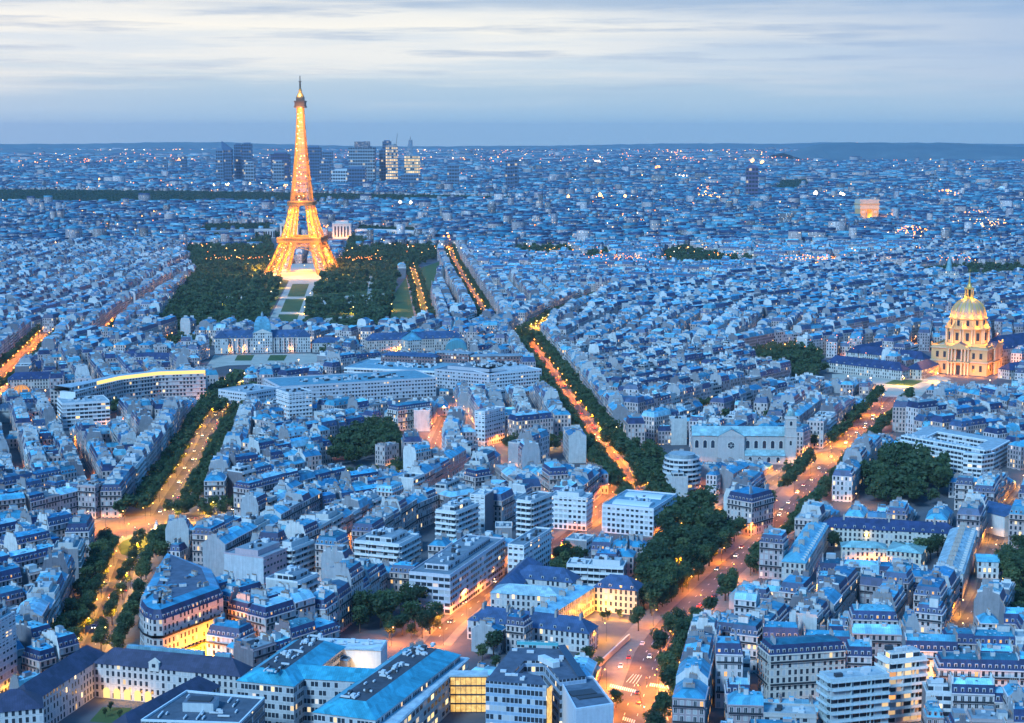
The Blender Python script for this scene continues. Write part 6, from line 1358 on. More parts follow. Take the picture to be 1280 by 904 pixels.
scatter([(645, 425), (660, 415), (672, 430), (660, 440)], 10, 10, 14, PK, 'trees of the barracks', True, seed=23)
scatter([(200, 688), (196, 672), (206, 668), (214, 690), (200, 715)], 8, 9, 13, 'dark tree on the right rim of the roundabout', 'trees right of the roundabout', seed=24)
for (u, v, h, lab) in ((617, 822, 13, 'big round dark tree before the slate hipped front wing'), (105, 792, 12, 'tree by the lamp-lit foot of the short avenue'), (160, 645, 15, 'large dark tree left of the roundabout, beside the glowing terrace'), (152, 648, 13, 'dark tree at the lamps left of the roundabout'), (88, 668, 13, 'spreading dark tree below the curved house row left of the roundabout'), (74, 668, 12, 'leafy tree at the left end of the lamp-lit row'), (225, 650, 13, 'dark tree standing alone at the mouth of the yellow-lit avenue'), (212, 646, 11, 'smaller tree at the mouth of the yellow-lit avenue'), (735, 832, 9, 'rounded bush between hipped wing and boundary wall'), (724, 838, 8, 'smaller bush between hipped wing and boundary wall'), (748, 838, 7, 'low bush by the boundary wall corner'), (603, 826, 8, 'dark bush left of the blue-glass office'), (692, 803, 8, 'pointed fir before the hipped wing'), (753, 776, 5, 'clipped cone bush in the amber court'), (760, 775, 5, 'second clipped cone bush in the amber court'), (774, 774, 5, 'clipped cone bush nearest the pavilion corner'), (770, 885, 8, 'bushy tree at the corner of the blue-glass office'), (832, 845, 11, 'orange-lit tree at the crossroads'), (845, 838, 12, 'broad orange-lit tree at the crossroads under the street lamp'), (858, 832, 11, 'tree against the white corner front at the crossroads'), (848, 880, 10, 'lamp-lit tree at the bottom right corner of the crossroads'), (852, 905, 10, 'tree at the bottom edge beside the corner house front'), (825, 822, 13, 'dense tree above the crossroads on the right side'), (838, 800, 13, 'dense dark tree right of the boulevard, under the zinc roofs'), (850, 790, 12, 'dark tree squeezed between boulevard and zinc-roofed corner'), (1018, 560, 13, 'tree beside the basilica tower in the orange square'), (1005, 545, 12, 'tree behind the basilica tower in the orange square'), (1045, 550, 13, 'broad tree left of the glowing crossing'), (985, 598, 12, 'tree before the basilica tower foot'), (620, 838, 7, 'bush below the big round tree'), (801, 616, 12, 'tree overhanging the lower end of the orange avenue'), (813, 626, 12, 'tree behind the skylit school block'), (796, 606, 10, 'smaller tree in the glow of the orange crossing'), (1238, 770, 12, 'single tree between the villa and the blank-walled house')):
    add_tree(*g(u, v), h, lab, 'single trees near the crossings and courts', 1.1)
WOODS.append(([G(u, v) for u, v in ((-70, 258), (-70, 240), (200, 242), (330, 244), (500, 247), (650, 250), (640, 254), (520, 256), (330, 258), (150, 259))], .0045, 1.3)); FAR_CLEAR.append(WOODS[-1][0])
for w in ([(955, 240), (975, 228), (1010, 226), (1020, 234), (985, 243)], [(700, 225), (760, 223), (770, 226), (720, 228)], [(240, 296), (255, 284), (345, 284), (345, 296)], [(440, 296), (450, 287), (520, 290), (530, 300), (480, 300)], [(820, 305), (850, 300), (880, 303), (870, 308)], [(1050, 300), (1072, 284), (1082, 281), (1080, 289), (1060, 302)]):
    WOODS.append(([G(u, v) for u, v in w], .005, 1.15)); FAR_CLEAR.append(WOODS[-1][0])
# ============ glows of the suburbs: u, v, count, spread u, spread v, size, colour
FAR_GLOW += [(785, 326, 60, 24, 2.2, .8, 0), (1018, 328, 70, 20, 2.2, .8, 0), (300, 327, 30, 26, 1.6, .7, 0), (455, 328, 30, 18, 1.6, .7, 0), (1060, 437, 30, 45, 4, .6, 0), (1195, 328, 20, 12, 2, .7, 0), (690, 318, 12, 14, 3, .7, 1), (905, 322, 10, 15, 2, .7, 0), (1110, 330, 14, 30, 3, .7, 0), (600, 420, 14, 30, 3, .5, 1), (100, 203, 40, 50, 1.0, .9, 0), (30, 203, 15, 30, .8, .9, 1), (225, 201, 25, 9, 1.4, .9, 0), (205, 230, 25, 14, 3, .9, 0), (124, 232, 8, 1.5, 4, 1, 1), (285, 233, 3, 1.5, .7, 2.0, 2), (318, 232, 5, 6, .8, 1.5, 2), (268, 234, 3, 2, .8, 1.4, 2), (355, 236, 10, 12, 1.2, 1.2, 1), (855, 221, 30, 7, .7, .9, 2), (888, 246, 26, 9, 1.8, 1.2, 1), (882, 233, 15, 5, 5, 1.2, 0), (675, 249, 3, .6, .5, 3.2, 1), (710, 250, 3, .6, .5, 2.6, 1), (750, 248, 4, 1.2, .5, 3, 1), (782, 249, 3, 1, .5, 2.6, 1), (770, 249, 14, 16, .8, 1, 1), (500, 257, 2, .4, .4, 3, 2), (513, 257, 2, .4, .4, 2.6, 2), (820, 211, 12, 7, .7, 1.6, 0), (745, 203, 8, 8, .5, 1.4, 2), (940, 204, 5, 1, .8, 2.6, 2), (953, 205, 6, 1.4, .8, 2.4, 1), (1019, 246, 2, .5, .4, 4, 2), (1055, 246, 5, 3, .6, 3, 2), (1140, 292, 40, 11, 3.5, 1.1, 0), (1190, 243, 14, 9, 1.6, 1.4, 0), (1230, 282, 40, 20, 2.5, .9, 1), (1215, 268, 14, 10, 1, 1, 0), (1070, 180, 5, 2, .3, 1.4, 0), (900, 200, 40, 70, 1.6, .9, 0), (650, 200, 30, 90, 2, .9, 0), (1250, 188, 14, 14, .6, 1, 1), (560, 302, 14, 2.5, 6, 1.6, 0), (406, 283, 8, 3, 2, 1.4, 0), (1100, 200, 40, 90, 5, .8, 0), (150, 190, 40, 60, 1.6, .7, 1)]
for (u, v, col, e) in ((380, 338, (1, .45, .12), 3.0), (345, 326, (1, .35, .1), 2.0), (300, 327, (1, .35, .1), 2.0), (270, 326, (1, .35, .1), 1.6), (425, 325, (1, .35, .1), 2.0), (450, 327, (1, .38, .1), 2.0), (478, 326, (1, .38, .1), 2.0), (400, 305, (1, .6, .3), 3.0), (441, 392, (1, .6, .2), 1.6), (500, 335, (1, .55, .15), 1.6), (491, 388, (1, .55, .15), 1.2), (278, 380, (1, .7, .2), 1.0), (312, 370, (1, .6, .2), 1.0), (330, 384, (1, .6, .25), 1.2), (340, 372, (1, .6, .25), 1.2), (350, 360, (1, .6, .25), 1.2), (380, 392, (1, .6, .25), 1.0), (388, 374, (1, .6, .25), 1.0), (740, 326, (1, .35, .08), 3), (770, 326, (1, .35, .08), 3), (800, 326, (1, .35, .08), 3), (990, 327, (1, .36, .08), 3), (1010, 328, (1, .36, .08), 3), (1035, 328, (1, .36, .08), 3), (1128, 452, (1, .55, .2), 2.4), (1170, 478, (1, .6, .35), 1.6), (1130, 482, (1, .6, .4), 1.6), (1060, 482, (1, .45, .25), 1.2), (1090, 484, (1, .5, .3), 1.2), (304, 478, (1, .7, .3), 1.2), (290, 474, (1, .7, .35), 1.0), (30, 478, (1, .4, .08), 1.6), (8, 492, (1, .4, .08), 1.6), (150, 660, (1, .30, .04), 1.0), (132, 662, (1, .30, .04), 1.0), (182, 652, (1, .34, .05), 1.0), (170, 676, (1, .5, .3), .8), (185, 672, (1, .5, .3), .8), (250, 655, (1, .42, .10), 1.0), (120, 690, (1, .45, .1), 1.0), (745, 565, (1, .45, .08), 1.2), (765, 580, (1, .38, .06), 1.4), (790, 604, (1, .36, .05), 1.6), (752, 548, (1, .6, .15), .9), (712, 520, (1, .36, .06), 1.4), (1040, 575, (1, .40, .08), 1.4), (1020, 570, (1, .38, .10), 1.2), (1002, 565, (1, .36, .08), 1.2), (1060, 558, (1, .42, .08), 1.4), (1080, 545, (1, .42, .07), 1.4), (1100, 520, (1, .42, .07), 1.4), (758, 862, (1, .42, .08), 1.0), (735, 848, (1, .42, .10), 1.0), (820, 862, (1, .36, .06), .8), (845, 852, (1, .36, .05), 1.3), (800, 880, (1, .36, .08), 1.0), (828, 890, (1, .38, .08), .8), (700, 698, (1, .35, .1), .9), (758, 802, (1, .45, .12), .8), (746, 812, (1, .45, .15), .6), (850, 715, (1, .36, .06), 1.2), (822, 728, (1, .4, .08), 1.0), (798, 745, (1, .42, .1), 1.0), (715, 735, (1, .4, .08), .8), (583, 775, (1, .36, .14), 1.0), (1252, 742, (1, .5, .15), .6)):
    EXTRA_LAMPS.append((*G(u, v), random.Random(u).uniform(0, 6), col, e, 'bright street lamp on a square or crossing'))
FAR_CLEAR.append([G(u, v) for u, v in ((330, 300), (440, 300), (430, 330), (330, 330))])
# ------------------------------------------------------------ labels of the houses
ORD = ['first', 'second', 'third', 'fourth', 'fifth', 'sixth', 'seventh', 'eighth', 'ninth', 'tenth', 'eleventh', 'twelfth', 'thirteenth', 'fourteenth', 'fifteenth', 'sixteenth', 'seventeenth', 'eighteenth', 'nineteenth', 'twentieth']
def nth(i): return ORD[i] if i < 20 else str(i + 1) + ('st' if i % 10 == 0 else 'nd' if i % 10 == 1 else 'rd' if i % 10 == 2 else 'th')
def look(B):
    if B['kind'] == 'modern': return {'band': 'banded flat-roofed', 'grid': 'gridded flat-roofed', 'balc': 'balconied flat-roofed', 'curt': 'glazed flat-roofed'}[B['style']] + ' block'
    st = {1: 'one', 2: 'two', 3: 'three', 4: 'four', 5: 'five', 6: 'six', 7: 'seven'}[B['n']] + '-storey'
    rf = {'mansard': ('slate-mansard' if B['sl'] in SLATE else 'zinc-mansard'), 'zinc': 'low zinc-roofed', 'flat': 'flat-roofed'}[B['roof']]
    return st + ' ' + rf + ' house'
def label_houses(IND):
    rows = {}
    for B in IND:
        if B['where'][0] == 'named': continue
        key = B['where'][:3] if B['where'][0] == 'street' else ('q', B['where'][1])
        rows.setdefault(key, []).append(B)
    for key, L in rows.items():
        if key[0] == 'street':
            s_ = SMAP[key[1]]; L.sort(key=lambda B: B['dist']); m = sum(B['u'] for B in L) / len(L)
            mid = sum(p[0] for p in s_['px']) / len(s_['px']); sd = 'left' if sum((B['x'] - min(s_['pl'], key=lambda p: (p[0] - B['x']) ** 2 + (p[1] - B['y']) ** 2)[0]) for B in L) < 0 else 'right'
            for i, B in enumerate(L):
                B['label'] = look(B) + ', ' + nth(i) + ' from the near end, ' + sd + ' side of ' + s_['d'].replace('the ', ''); B['group'] = 'houses lining ' + s_['d']
        else:
            nm = QS[key[1]][2]; short = nm.replace('the quarter ', '').replace('the wide quarter ', '').replace('the long blocks ', '')
            # bands of depth, then left to right inside a band
            L.sort(key=lambda B: B['v'], reverse=True); band = []; bi = 0
            while L:
                v0 = L[0]['v']; band = [B for B in L if v0 - B['v'] < 11]; L = [B for B in L if v0 - B['v'] >= 11]; band.sort(key=lambda B: B['u'])
                for i, B in enumerate(band): B['label'] = look(B) + ', ' + nth(i) + ' from left in ' + nth(bi) + ' row ' + short; B['group'] = 'houses of ' + nm
                bi += 1
    for B in IND:
        ws = B['label'].split()
        if len(ws) > 16: B['label'] = ' '.join(w for w in ws if w not in ('the',))
def row_along(s_, side, depth=12.5, nlo=5, nhi=6):
    r = random.Random(hash_(s_['k'], side)); pl = offset(s_['pl'], side * (s_['w'] / 2 + depth / 2 + .3))
    if side < 0: pass
    idx = 0; prev = None
    for a, b in zip(pl, pl[1:]):
        L = hypot(b[0] - a[0], b[1] - a[1]); an = atan2(b[1] - a[1], b[0] - a[0]); t = 0.0
        while t < L - 6:
            wd = min(r.uniform(11, 19), L - t)
            if L - t - wd < 8: wd = L - t
            cx, cy = a[0] + cos(an) * (t + wd / 2), a[1] + sin(an) * (t + wd / 2)
            t += wd
            if not (440 < cy < 3500): continue
            ok = False
            for ww in (wd, wd * .7, wd * .5):
                if is_free(rect(cx, cy, ww - .2, depth - 1.5, an), .04): ok = True; break
            if not ok or ww < 7: prev = None; continue
            ang = an if side > 0 else an + pi          # local -y must look at the street
            if r.random() < .035: continue
            B = add_b(cx, cy, ang, ww - .05, depth, ('street', s_['k'], side, idx), r, n=r.randint(nlo, nhi), mod=r.random() < .12)
            idx += 1
            if prev is None or ww < wd:
                B['hipL' if side > 0 else 'hipR'] = True
            prev = B
for s_ in sorted(STREETS, key=lambda q: -q['w']):
    if s_['k'] in ('quay', 'north_street'): continue
    for side in (-1, 1): row_along(s_, side, nlo=5, nhi=6)
row_along(SMAP['north_street'], 1); row_along(SMAP['north_street'], -1)
# quarters behind the street fronts: own direction each
QUARTERS = [  # photo pixel of a middle point, direction given by two photo pixels, plain name
    ((90, 560), (60, 668), (10, 520), 'the quarter left of the yellow-lit avenue'),
    ((60, 720), (0, 750), (120, 720), 'the quarter left of the short avenue'),
    ((380, 560), (330, 630), (470, 600), 'the quarter between the leafy side street and the ministry'),
    ((350, 680), (415, 705), (482, 661), 'the quarter between roundabout and slab blocks'),
    ((500, 640), (400, 611), (470, 600), 'the quarter round the dark garden'),
    ((640, 540), (716, 511), (694, 478), 'the quarter left of the orange avenue'),
    ((700, 640), (640, 717), (700, 678), 'the quarter of slab blocks'),
    ((820, 600), (890, 640), (960, 600), 'the quarter in front of the arcaded church'),
    ((840, 480), (750, 554), (850, 529), 'the quarter right of the orange avenue'),
    ((1000, 520), (1060, 563), (1092, 531), 'the quarter behind the church tower'),
    ((1180, 560), (1150, 528), (1210, 520), 'the quarter by the white banded block'),
    ((1020, 800), (900, 720), (945, 682), 'the quarter right of the lit boulevard'),
    ((1000, 740), (1000, 690), (1200, 700), 'the quarter in front of the courtyard mansion'),
    ((1100, 850), (960, 840), (1280, 850), 'the quarter at the street of the modern flats'),
    ((1230, 700), (1228, 740), (1240, 690), 'the quarter beyond the gardens'),
    ((800, 420), (700, 396), (752, 374), 'the wide quarter beyond the orange avenue'),
    ((560, 370), (598, 382), (580, 352), 'the long blocks beside the straight avenue'),
    ((900, 390), (900, 400), (1000, 385), 'the wide quarter before the river'),
    ((130, 350), (152, 403), (178, 385), 'the quarter left of the park'),
    ((60, 400), (60, 418), (120, 400), 'the quarter at the far left'),
    ((1150, 370), (1060, 390), (1200, 370), 'the quarter behind the gilded dome'),
    ((700, 345), (640, 345), (760, 350), 'the quarter beside the river'),
]
QS = []
for c, a, b, nm in QUARTERS:
    A_, B_ = G(*a), G(*b); QS.append((G(*c), atan2(B_[1] - A_[1], B_[0] - A_[0]), nm))
FILL_FAR = 3350.0
NOH = [[G(u, v) for u, v in q] for q in (((-200, 1150), (-200, 905), (0, 905), (330, 890), (600, 880), (800, 880), (860, 1150)), ((600, 905), (615, 850), (790, 800), (870, 905)))]
def no_house(x, y): return any(inside(q, np.array([x]), np.array([y]))[0] for q in NOH)
def fill():
    QX = np.array([q[0] for q in QS])
    for qi, (c, an, nm) in enumerate(QS):
        r = random.Random(100 + qi); ca, sa = cos(an), sin(an); R = 700 if c[1] < 1300 else 1050
        lv = -R; row = 0
        while lv < R:
            dep = r.uniform(11, 13); lu = -R + r.uniform(0, 30); run = 0; col = 0; hip = True
            front = row % 2; rown = r.choice((4, 5, 5, 6)); rowr = dict(roof=r.choice(('mansard', 'mansard', 'mansard', 'zinc')), zt=r.choice(ZINC), sl=r.choice(SLATE), wt=r.choice(STONE), dorm=True)
            while lu < R:
                wd = r.choice((r.uniform(8.5, 14), r.uniform(13, 22)))
                x = c[0] + (lu + wd / 2) * ca - (lv + dep / 2) * sa; y = c[1] + (lu + wd / 2) * sa + (lv + dep / 2) * ca
                lu += wd; run += 1
                if run > r.randint(7, 13): lu += r.uniform(7, 10); run = 0; brk = True
                else: brk = False
                if not (505 < y < FILL_FAR) or abs(x) > .345 * y + 150 or no_house(x, y): hip = True; continue
                k = int(np.argmin((QX[:, 0] - x) ** 2 + (QX[:, 1] - y) ** 2 ))
                if k != qi: hip = True; continue
                if r.random() < .015: hip = True; continue
                ok = False
                for f in (1, .75, .55):
                    if wd * f < 6.5: break
                    if is_free(rect(x, y, wd * f - .3, dep - 1.2, an), .02): ok = True; break
                if not ok: hip = True; continue
                jit = r.uniform(-.008, .008)
                B = add_b(x, y, (an if front == 0 else an + pi) + jit, wd * f - .02, dep + r.uniform(-.5, .4), ('quarter', qi, row, col), r, n=max(3, min(7, rown + r.choice((-1, 0, 0, 0, 0, 1)))))
                if B['kind'] == 'hauss' and r.random() < .62: B.update(rowr)
                if hip: B['hipL' if front == 0 else 'hipR'] = True
                if brk: B['hipR' if front == 0 else 'hipL'] = True
                hip = brk; col += 1
                # courtyard wing behind
                if front == 0 and r.random() < .75:
                    ww, dd = r.uniform(6, 8), r.uniform(8, 11); t = r.uniform(-wd / 4, wd / 4)
                    x2 = x + t * ca - (dep / 2 + dd / 2) * sa; y2 = y + t * sa + (dep / 2 + dd / 2) * ca
                    if is_free(rect(x2, y2, ww - .6, dd - 1.2, an), .03):
                        add_b(x2, y2, an + pi / 2, dd, ww, ('quarter', qi, row, 500 + col), r, n=r.randint(2, 6), mod=False)
            lv += dep + (r.uniform(9, 13) if row % 2 == 0 else r.uniform(8, 10)); row += 1
fill()
# small houses in the gaps that are left
def gaps():
    r = random.Random(5)
    for i in range(15000):
        y = 520 + (1900 - 520) * r.random() ** .75; x = (r.random() * 2 - 1) * (.33 * y + 15)
        w_, d_ = r.uniform(7, 15), r.uniform(7, 11)
        k = min(range(len(QS)), key=lambda q: (QS[q][0][0] - x) ** 2 + (QS[q][0][1] - y) ** 2)
        an = QS[k][1] + r.choice((0, pi / 2))
        if not no_house(x, y) and is_free(rect(x, y, w_ + 3.5, d_ + 3.5, an), 0.0):
            add_b(x, y, an, w_, d_, ('quarter', k, 900, i), r, n=r.randint(2, 5), mod=False, hipL=r.random() < .4, hipR=r.random() < .4)
gaps()

# houses in front of a low landmark, a square or a road stay low enough not to hide it (as they do there)
KEEP = [(262, 398, 395, 455), (945, 425, 1100, 446), (305, 470, 545, 496), (428, 440, 680, 478), (75, 466, 258, 496), (455, 412, 585, 437), (866, 508, 998, 572), (1035, 400, 1260, 471), (1040, 470, 1160, 494), (590, 750, 806, 814), (0, 806, 300, 882), (180, 785, 610, 930), (605, 800, 775, 930), (170, 690, 280, 814), (112, 642, 255, 702), (740, 790, 860, 930), (1000, 560, 1090, 628), (690, 470, 770, 576), (775, 588, 806, 626), (200, 530, 292, 642), (110, 690, 178, 800), (509, 672, 632, 764), (444, 670, 525, 698), (535, 612, 692, 662), (687, 615, 742, 658), (750, 608, 848, 664), (640, 655, 690, 700), (255, 675, 395, 722), (1122, 545, 1262, 588), (1000, 640, 1225, 696), (1150, 400, 1262, 478), (1082, 570, 1185, 626), (795, 640, 915, 762), (412, 545, 503, 582), (487, 506, 541, 540), (603, 506, 632, 556), (356, 484, 392, 520), (73, 496, 138, 526), (826, 575, 882, 620), (1034, 818, 1160, 930), (960, 812, 1060, 860), (440, 750, 562, 798), (760, 540, 860, 560), (900, 640, 985, 720), (860, 690, 900, 760), (1090, 490, 1125, 540), (0, 425, 60, 485), (895, 618, 942, 660)]
OCC_ALL = OCC.copy()
out = []
for B in BLD:
    if B['where'][0] != 'named':
        du = (max(B['w'], B['d']) / 2 + 1) * FPX / B['dist']; u = CX + FPX * B['x'] / (B['y'] * .991 + 30); drop = False
        for (u0, v0, u1, v1) in KEEP:
            if u + du > u0 and u - du < u1:
                dl = G((u0 + u1) / 2, v1)[1]
                if B['y'] < dl - 4:
                    h = height_at(v1, B['y'] + 5); top = 3.1 * B['n'] + 6.5
                    if top > h:
                        n = int((h - 5.5) / 3.1)
                        if n < 1 or h < 6: drop = True; break
                        B['n'] = n
                        if B['kind'] == 'hauss' and n < 4: B['roof'] = 'zinc'
        if drop: continue
    out.append(B)
BLD[:] = out

# ends of rows that stand free get a street front of their own instead of a blank wall
def occ_at(x, y):
    i, j = int((x - OX0) / ORS), int((y - OY0) / ORS)
    return 0 <= i < ONX and 0 <= j < ONY and OCC[i, j]
rh = random.Random(8)
OCC[:] = False
for B in BLD: carve(rect(B['x'], B['y'], B['w'], B['d'], B['ang']))
for B in BLD:
    if B['where'][0] == 'named' or B['kind'] != 'hauss': continue
    c, s = cos(B['ang']), sin(B['ang'])
    for sx, key in ((-1, 'hipL'), (1, 'hipR')):
        q = sum(occ_at(B['x'] + sx * (B['w'] / 2 + o) * c - t * s, B['y'] + sx * (B['w'] / 2 + o) * s + t * c) for o in (2.5, 4.5) for t in (-B['d'] / 4, B['d'] / 4))
        if q == 0: B[key] = rh.random() < .85
        elif q >= 3: B[key] = False
OCC[:] = OCC_ALL
# lamps in the narrow lanes between the blocks
rl = random.Random(44); nl = 0
for _ in range(30000):
    if nl >= 130: break
    y = 600 + 1500 * rl.random() ** 1.2; x = rl.uniform(-1, 1) * .31 * y
    i, j = int((x - OX0) / ORS), int((y - OY0) / ORS)
    if not (8 < i < ONX - 8 and 8 < j < ONY - 8) or no_house(x, y): continue
    if OCC[i - 1:i + 2, j - 1:j + 2].any(): continue
    w_ = OCC[i - 5:i + 6, j - 5:j + 6]
    if not (.35 < w_.mean() < .8): continue
    if any(hypot(x - q[0], y - q[1]) < 42 for q in EXTRA_LAMPS): continue
    nl += 1; EXTRA_LAMPS.append((x, y, rl.uniform(0, 6.28), rl.choice(((1, .36, .10), (1, .34, .16), (1, .48, .14))), rl.uniform(.5, 1.1), 'street lamp lighting a narrow lane between the blocks'))
# ------------------------------------------------------------ link the houses: the nearest as things, the rest as one mass
def project(x, y, z):
    f = y * cos(PITCH) - (z - H) * sin(PITCH); up = y * sin(PITCH) + (z - H) * cos(PITCH)
    return (CX + FPX * x / f, CY - FPX * up / f)
for B in BLD:
    hgt = 3.1 * B['n'] + 4
    u, v = project(B['x'], B['y'], hgt); B['u'], B['v'] = u, v
    B['seen'] = -15 < u < 1295 and v < 915
BLD.sort(key=lambda B: B['dist'] * (1 if B['n'] > 3 else 1.25))
mass = MB(); cnt = {'hauss': 0, 'modern': 0}; LIM = {'hauss': 292, 'modern': 120}
N_WIN = 680.0
IND = []
for B in BLD:
    k = B['kind']
    if (B['seen'] and cnt[k] < LIM[k] and B['dist'] < 1900) or B.get('force'):
        cnt[k] += 1; IND.append(B); continue
    mass.frame(B['x'], B['y'], B['ang'])
    (hauss if k == 'hauss' else modern)(One(mass), B, 2 if B['dist'] < 1750 else 3)
mass.frame()
label_houses(IND)
for B in IND:
    root = thing(B.get('name') or ('mansard_house' if B['kind'] == 'hauss' else 'apartment_block'), B['label'], B.get('cat', 'apartment building'), (B['x'], B['y'], 0), B['ang'], B['group'])
    S = Many(root)
    if B['kind'] == 'hauss': hauss(S, B, 0 if B['dist'] < N_WIN else 1, root)
    else: modern(S, B, 1, root)
    S.done()
# ---- the far city: rows of roofs out to the hills
def far_city():
    r = np.random.default_rng(11); rows = []
    def zone(y0, y1, cell, ln, dp, gap, hlo, hhi, keep):
        """blocks of parallel house rows, each block turned its own way"""
        cy = y0 + cell / 2; kb = 0
        while cy < y1 + cell / 2:
            nx = int((.345 * cy + 220) / cell) + 1
            for ix in range(-nx, nx + 1):
                cx = (ix + .5 * (kb % 2)) * cell; an = r.uniform(0, np.pi); R = cell * .75
                us = []; v = -R; k = 0
                while v < R:
                    u = -R + r.uniform(0, ln)
                    while u < R:
                        l = ln * r.uniform(.45, 1.5); us.append((u + l / 2, v, l)); u += l + (gap * 1.0 if r.random() < .16 else 0.4)
                    v += dp + (gap if k % 2 else gap * .8); k += 1
                U = np.array(us); x = cx + U[:, 0] * np.cos(an) - U[:, 1] * np.sin(an); y = cy + U[:, 0] * np.sin(an) + U[:, 1] * np.cos(an)
                m = (np.abs(x - cx) < cell * .49) & (np.abs(y - cy) < cell * .49) & (r.uniform(0, 1, len(x)) < keep) & (y > y0); n = m.sum()
                if not n: continue
                tall = r.uniform(0, 1, n) < .02
                rows.append(np.stack([x[m], y[m], U[m, 2], dp * r.uniform(.85, 1.1, n), an + np.where(r.uniform(0, 1, n) < .12, np.pi / 2, 0), r.uniform(hlo, hhi, n) * np.where(tall, 1.9, 1), r.uniform(0, 1, n)], 1))
            cy += cell; kb += 1
    zone(3330, 6900, 240, 24, 12, 10, 12, 22, .93)
    zone(6900, 12500, 520, 48, 18, 20, 10, 24, .85)
    zone(12500, 23500, 1200, 110, 34, 60, 8, 24, .75)
    A = np.concatenate(rows)
    keep = np.ones(len(A), bool)
    for poly in FAR_CLEAR: keep &= ~inside(poly, A[:, 0], A[:, 1])
    return A[keep]
def far_mesh(A):
    n = len(A); c, s = np.cos(A[:, 4]), np.sin(A[:, 4])
    def ring(fx, fy, z):
        lx, ly = fx * A[:, 2] / 2, fy * A[:, 3] / 2
        return np.stack([A[:, 0] + lx * c - ly * s, A[:, 1] + lx * s + ly * c, z], 1)
    zb = np.zeros(n); zw = A[:, 5]; zm = zw + np.where(A[:, 6] < .75, 3.2, .3) * (A[:, 2] / 20).clip(.8, 1.6)
    ins = np.where(A[:, 6] < .75, 1 - 2.6 / A[:, 3].clip(5), .97)
    V = np.concatenate([ring(a, b, z) for (z, k) in ((zb, 1), (zw, 1)) for a, b in ((-1, -1), (1, -1), (1, 1), (-1, 1))] + [ring(a * .98, b * ins, zm) for a, b in ((-1, -1), (1, -1), (1, 1), (-1, 1))])
    V = V.reshape(12, n, 3).transpose(1, 0, 2).reshape(-1, 3)
    q = []
    for i in range(4):
        j = (i + 1) % 4; q.append((i, j, 4 + j, 4 + i))
    for i in range(4):
        j = (i + 1) % 4; q.append((4 + i, 4 + j, 8 + j, 8 + i))
    q.append((8, 9, 10, 11)); q = np.array(q)
    F = (q[None] + 12 * np.arange(n)[:, None, None]).reshape(-1, 4)
    me = bpy.data.meshes.new('distant_city')
    me.vertices.add(len(V)); me.vertices.foreach_set('co', V.astype(np.float32).ravel())
    me.loops.add(F.size); me.loops.foreach_set('vertex_index', F.astype(np.int32).ravel())
    me.polygons.add(len(F)); me.polygons.foreach_set('loop_start', np.arange(0, F.size, 4, dtype=np.int32)); me.polygons.foreach_set('loop_total', np.full(len(F), 4, dtype=np.int32))
    me.materials.append(M_WALL); me.materials.append(M_ROOF)
    mi = np.tile(np.array([0] * 4 + [1] * 5, dtype=np.int32), n); me.polygons.foreach_set('material_index', mi)
    r = np.random.default_rng(3)
    uv = np.zeros((n, 9, 4, 2), np.float32); off = np.floor(r.uniform(0, 4000, n)) * 2.5
    for i in range(4):
        L = A[:, 2] if i % 2 == 0 else A[:, 3]
        for kx, (uu, vv) in enumerate(((0, 0), (1, 0), (1, 1), (0, 1))):
            uv[:, i, kx, 0] = off + uu * L; uv[:, i, kx, 1] = vv * zw
    ul = me.uv_layers.new(name='UVMap'); ul.data.foreach_set('uv', uv.ravel())
    st_, zt_, sl_ = np.array(STONE), np.array(ZINC), np.array(SLATE)
    a = st_[r.integers(0, len(st_), n)]; b = np.where((r.uniform(0, 1, n) < .55)[:, None], sl_[r.integers(0, len(sl_), n)], zt_[r.integers(0, len(zt_), n)]); c2 = zt_[r.integers(0, len(zt_), n)] * r.choice([.35, .7, 1.0, 1.5], n)[:, None]; a = a * r.choice([.35, .8, 1.0, 1.2], n)[:, None]
    T = np.ones((n, 9, 4), np.float32); T[:, :4, :3] = a[:, None]; T[:, 4:8, :3] = b[:, None]; T[:, 8, :3] = c2
    at = me.attributes.new('tint', 'FLOAT_COLOR', 'FACE'); at.data.foreach_set('color', T.ravel())
    me.update(calc_edges=True); return me
tag(link('city_houses', mass.mesh('city_houses')), kind='stuff')
tag(link('distant_houses', far_mesh(far_city())), kind='stuff')
# ------------------------------------------------------------ trees
def crown_quads(r, R, hgt, n, size, lobes=9):
    """leaf clumps through the volume of a lobed crown; returns (n,4,3)"""
    L = []
    for i in range(lobes):
        a = r.uniform(0, 2 * pi); q = r.uniform(.2, .62) * R; L.append((q * cos(a), q * sin(a), hgt * r.uniform(.18, .80), R * r.uniform(.34, .56)))
    L.append((0, 0, hgt * .72, R * .5)); L.append((0, 0, hgt * .4, R * .55))
    Q = np.zeros((n, 4, 3))
    for i in range(n):
        lx, ly, lz, lr = L[r.integers(0, len(L))]
        d = r.normal(0, 1, 3); d /= np.linalg.norm(d) + 1e-9; k = lr * r.uniform(.55, 1.08)
        c = np.array([lx + d[0] * k, ly + d[1] * k, max(.1, lz + d[2] * k * .85)])
        e1 = r.normal(0, 1, 3); e1 /= np.linalg.norm(e1); e2 = np.cross(e1, d + r.normal(0, .35, 3)); e2 /= np.linalg.norm(e2) + 1e-9
        s1, s2 = size * r.uniform(.6, 1.3), size * r.uniform(.5, 1.1)
        Q[i] = [c - e1 * s1 - e2 * s2, c + e1 * s1 - e2 * s2 * .7, c + e1 * s1 * .8 + e2 * s2, c - e1 * s1 * .9 + e2 * s2]
    return Q
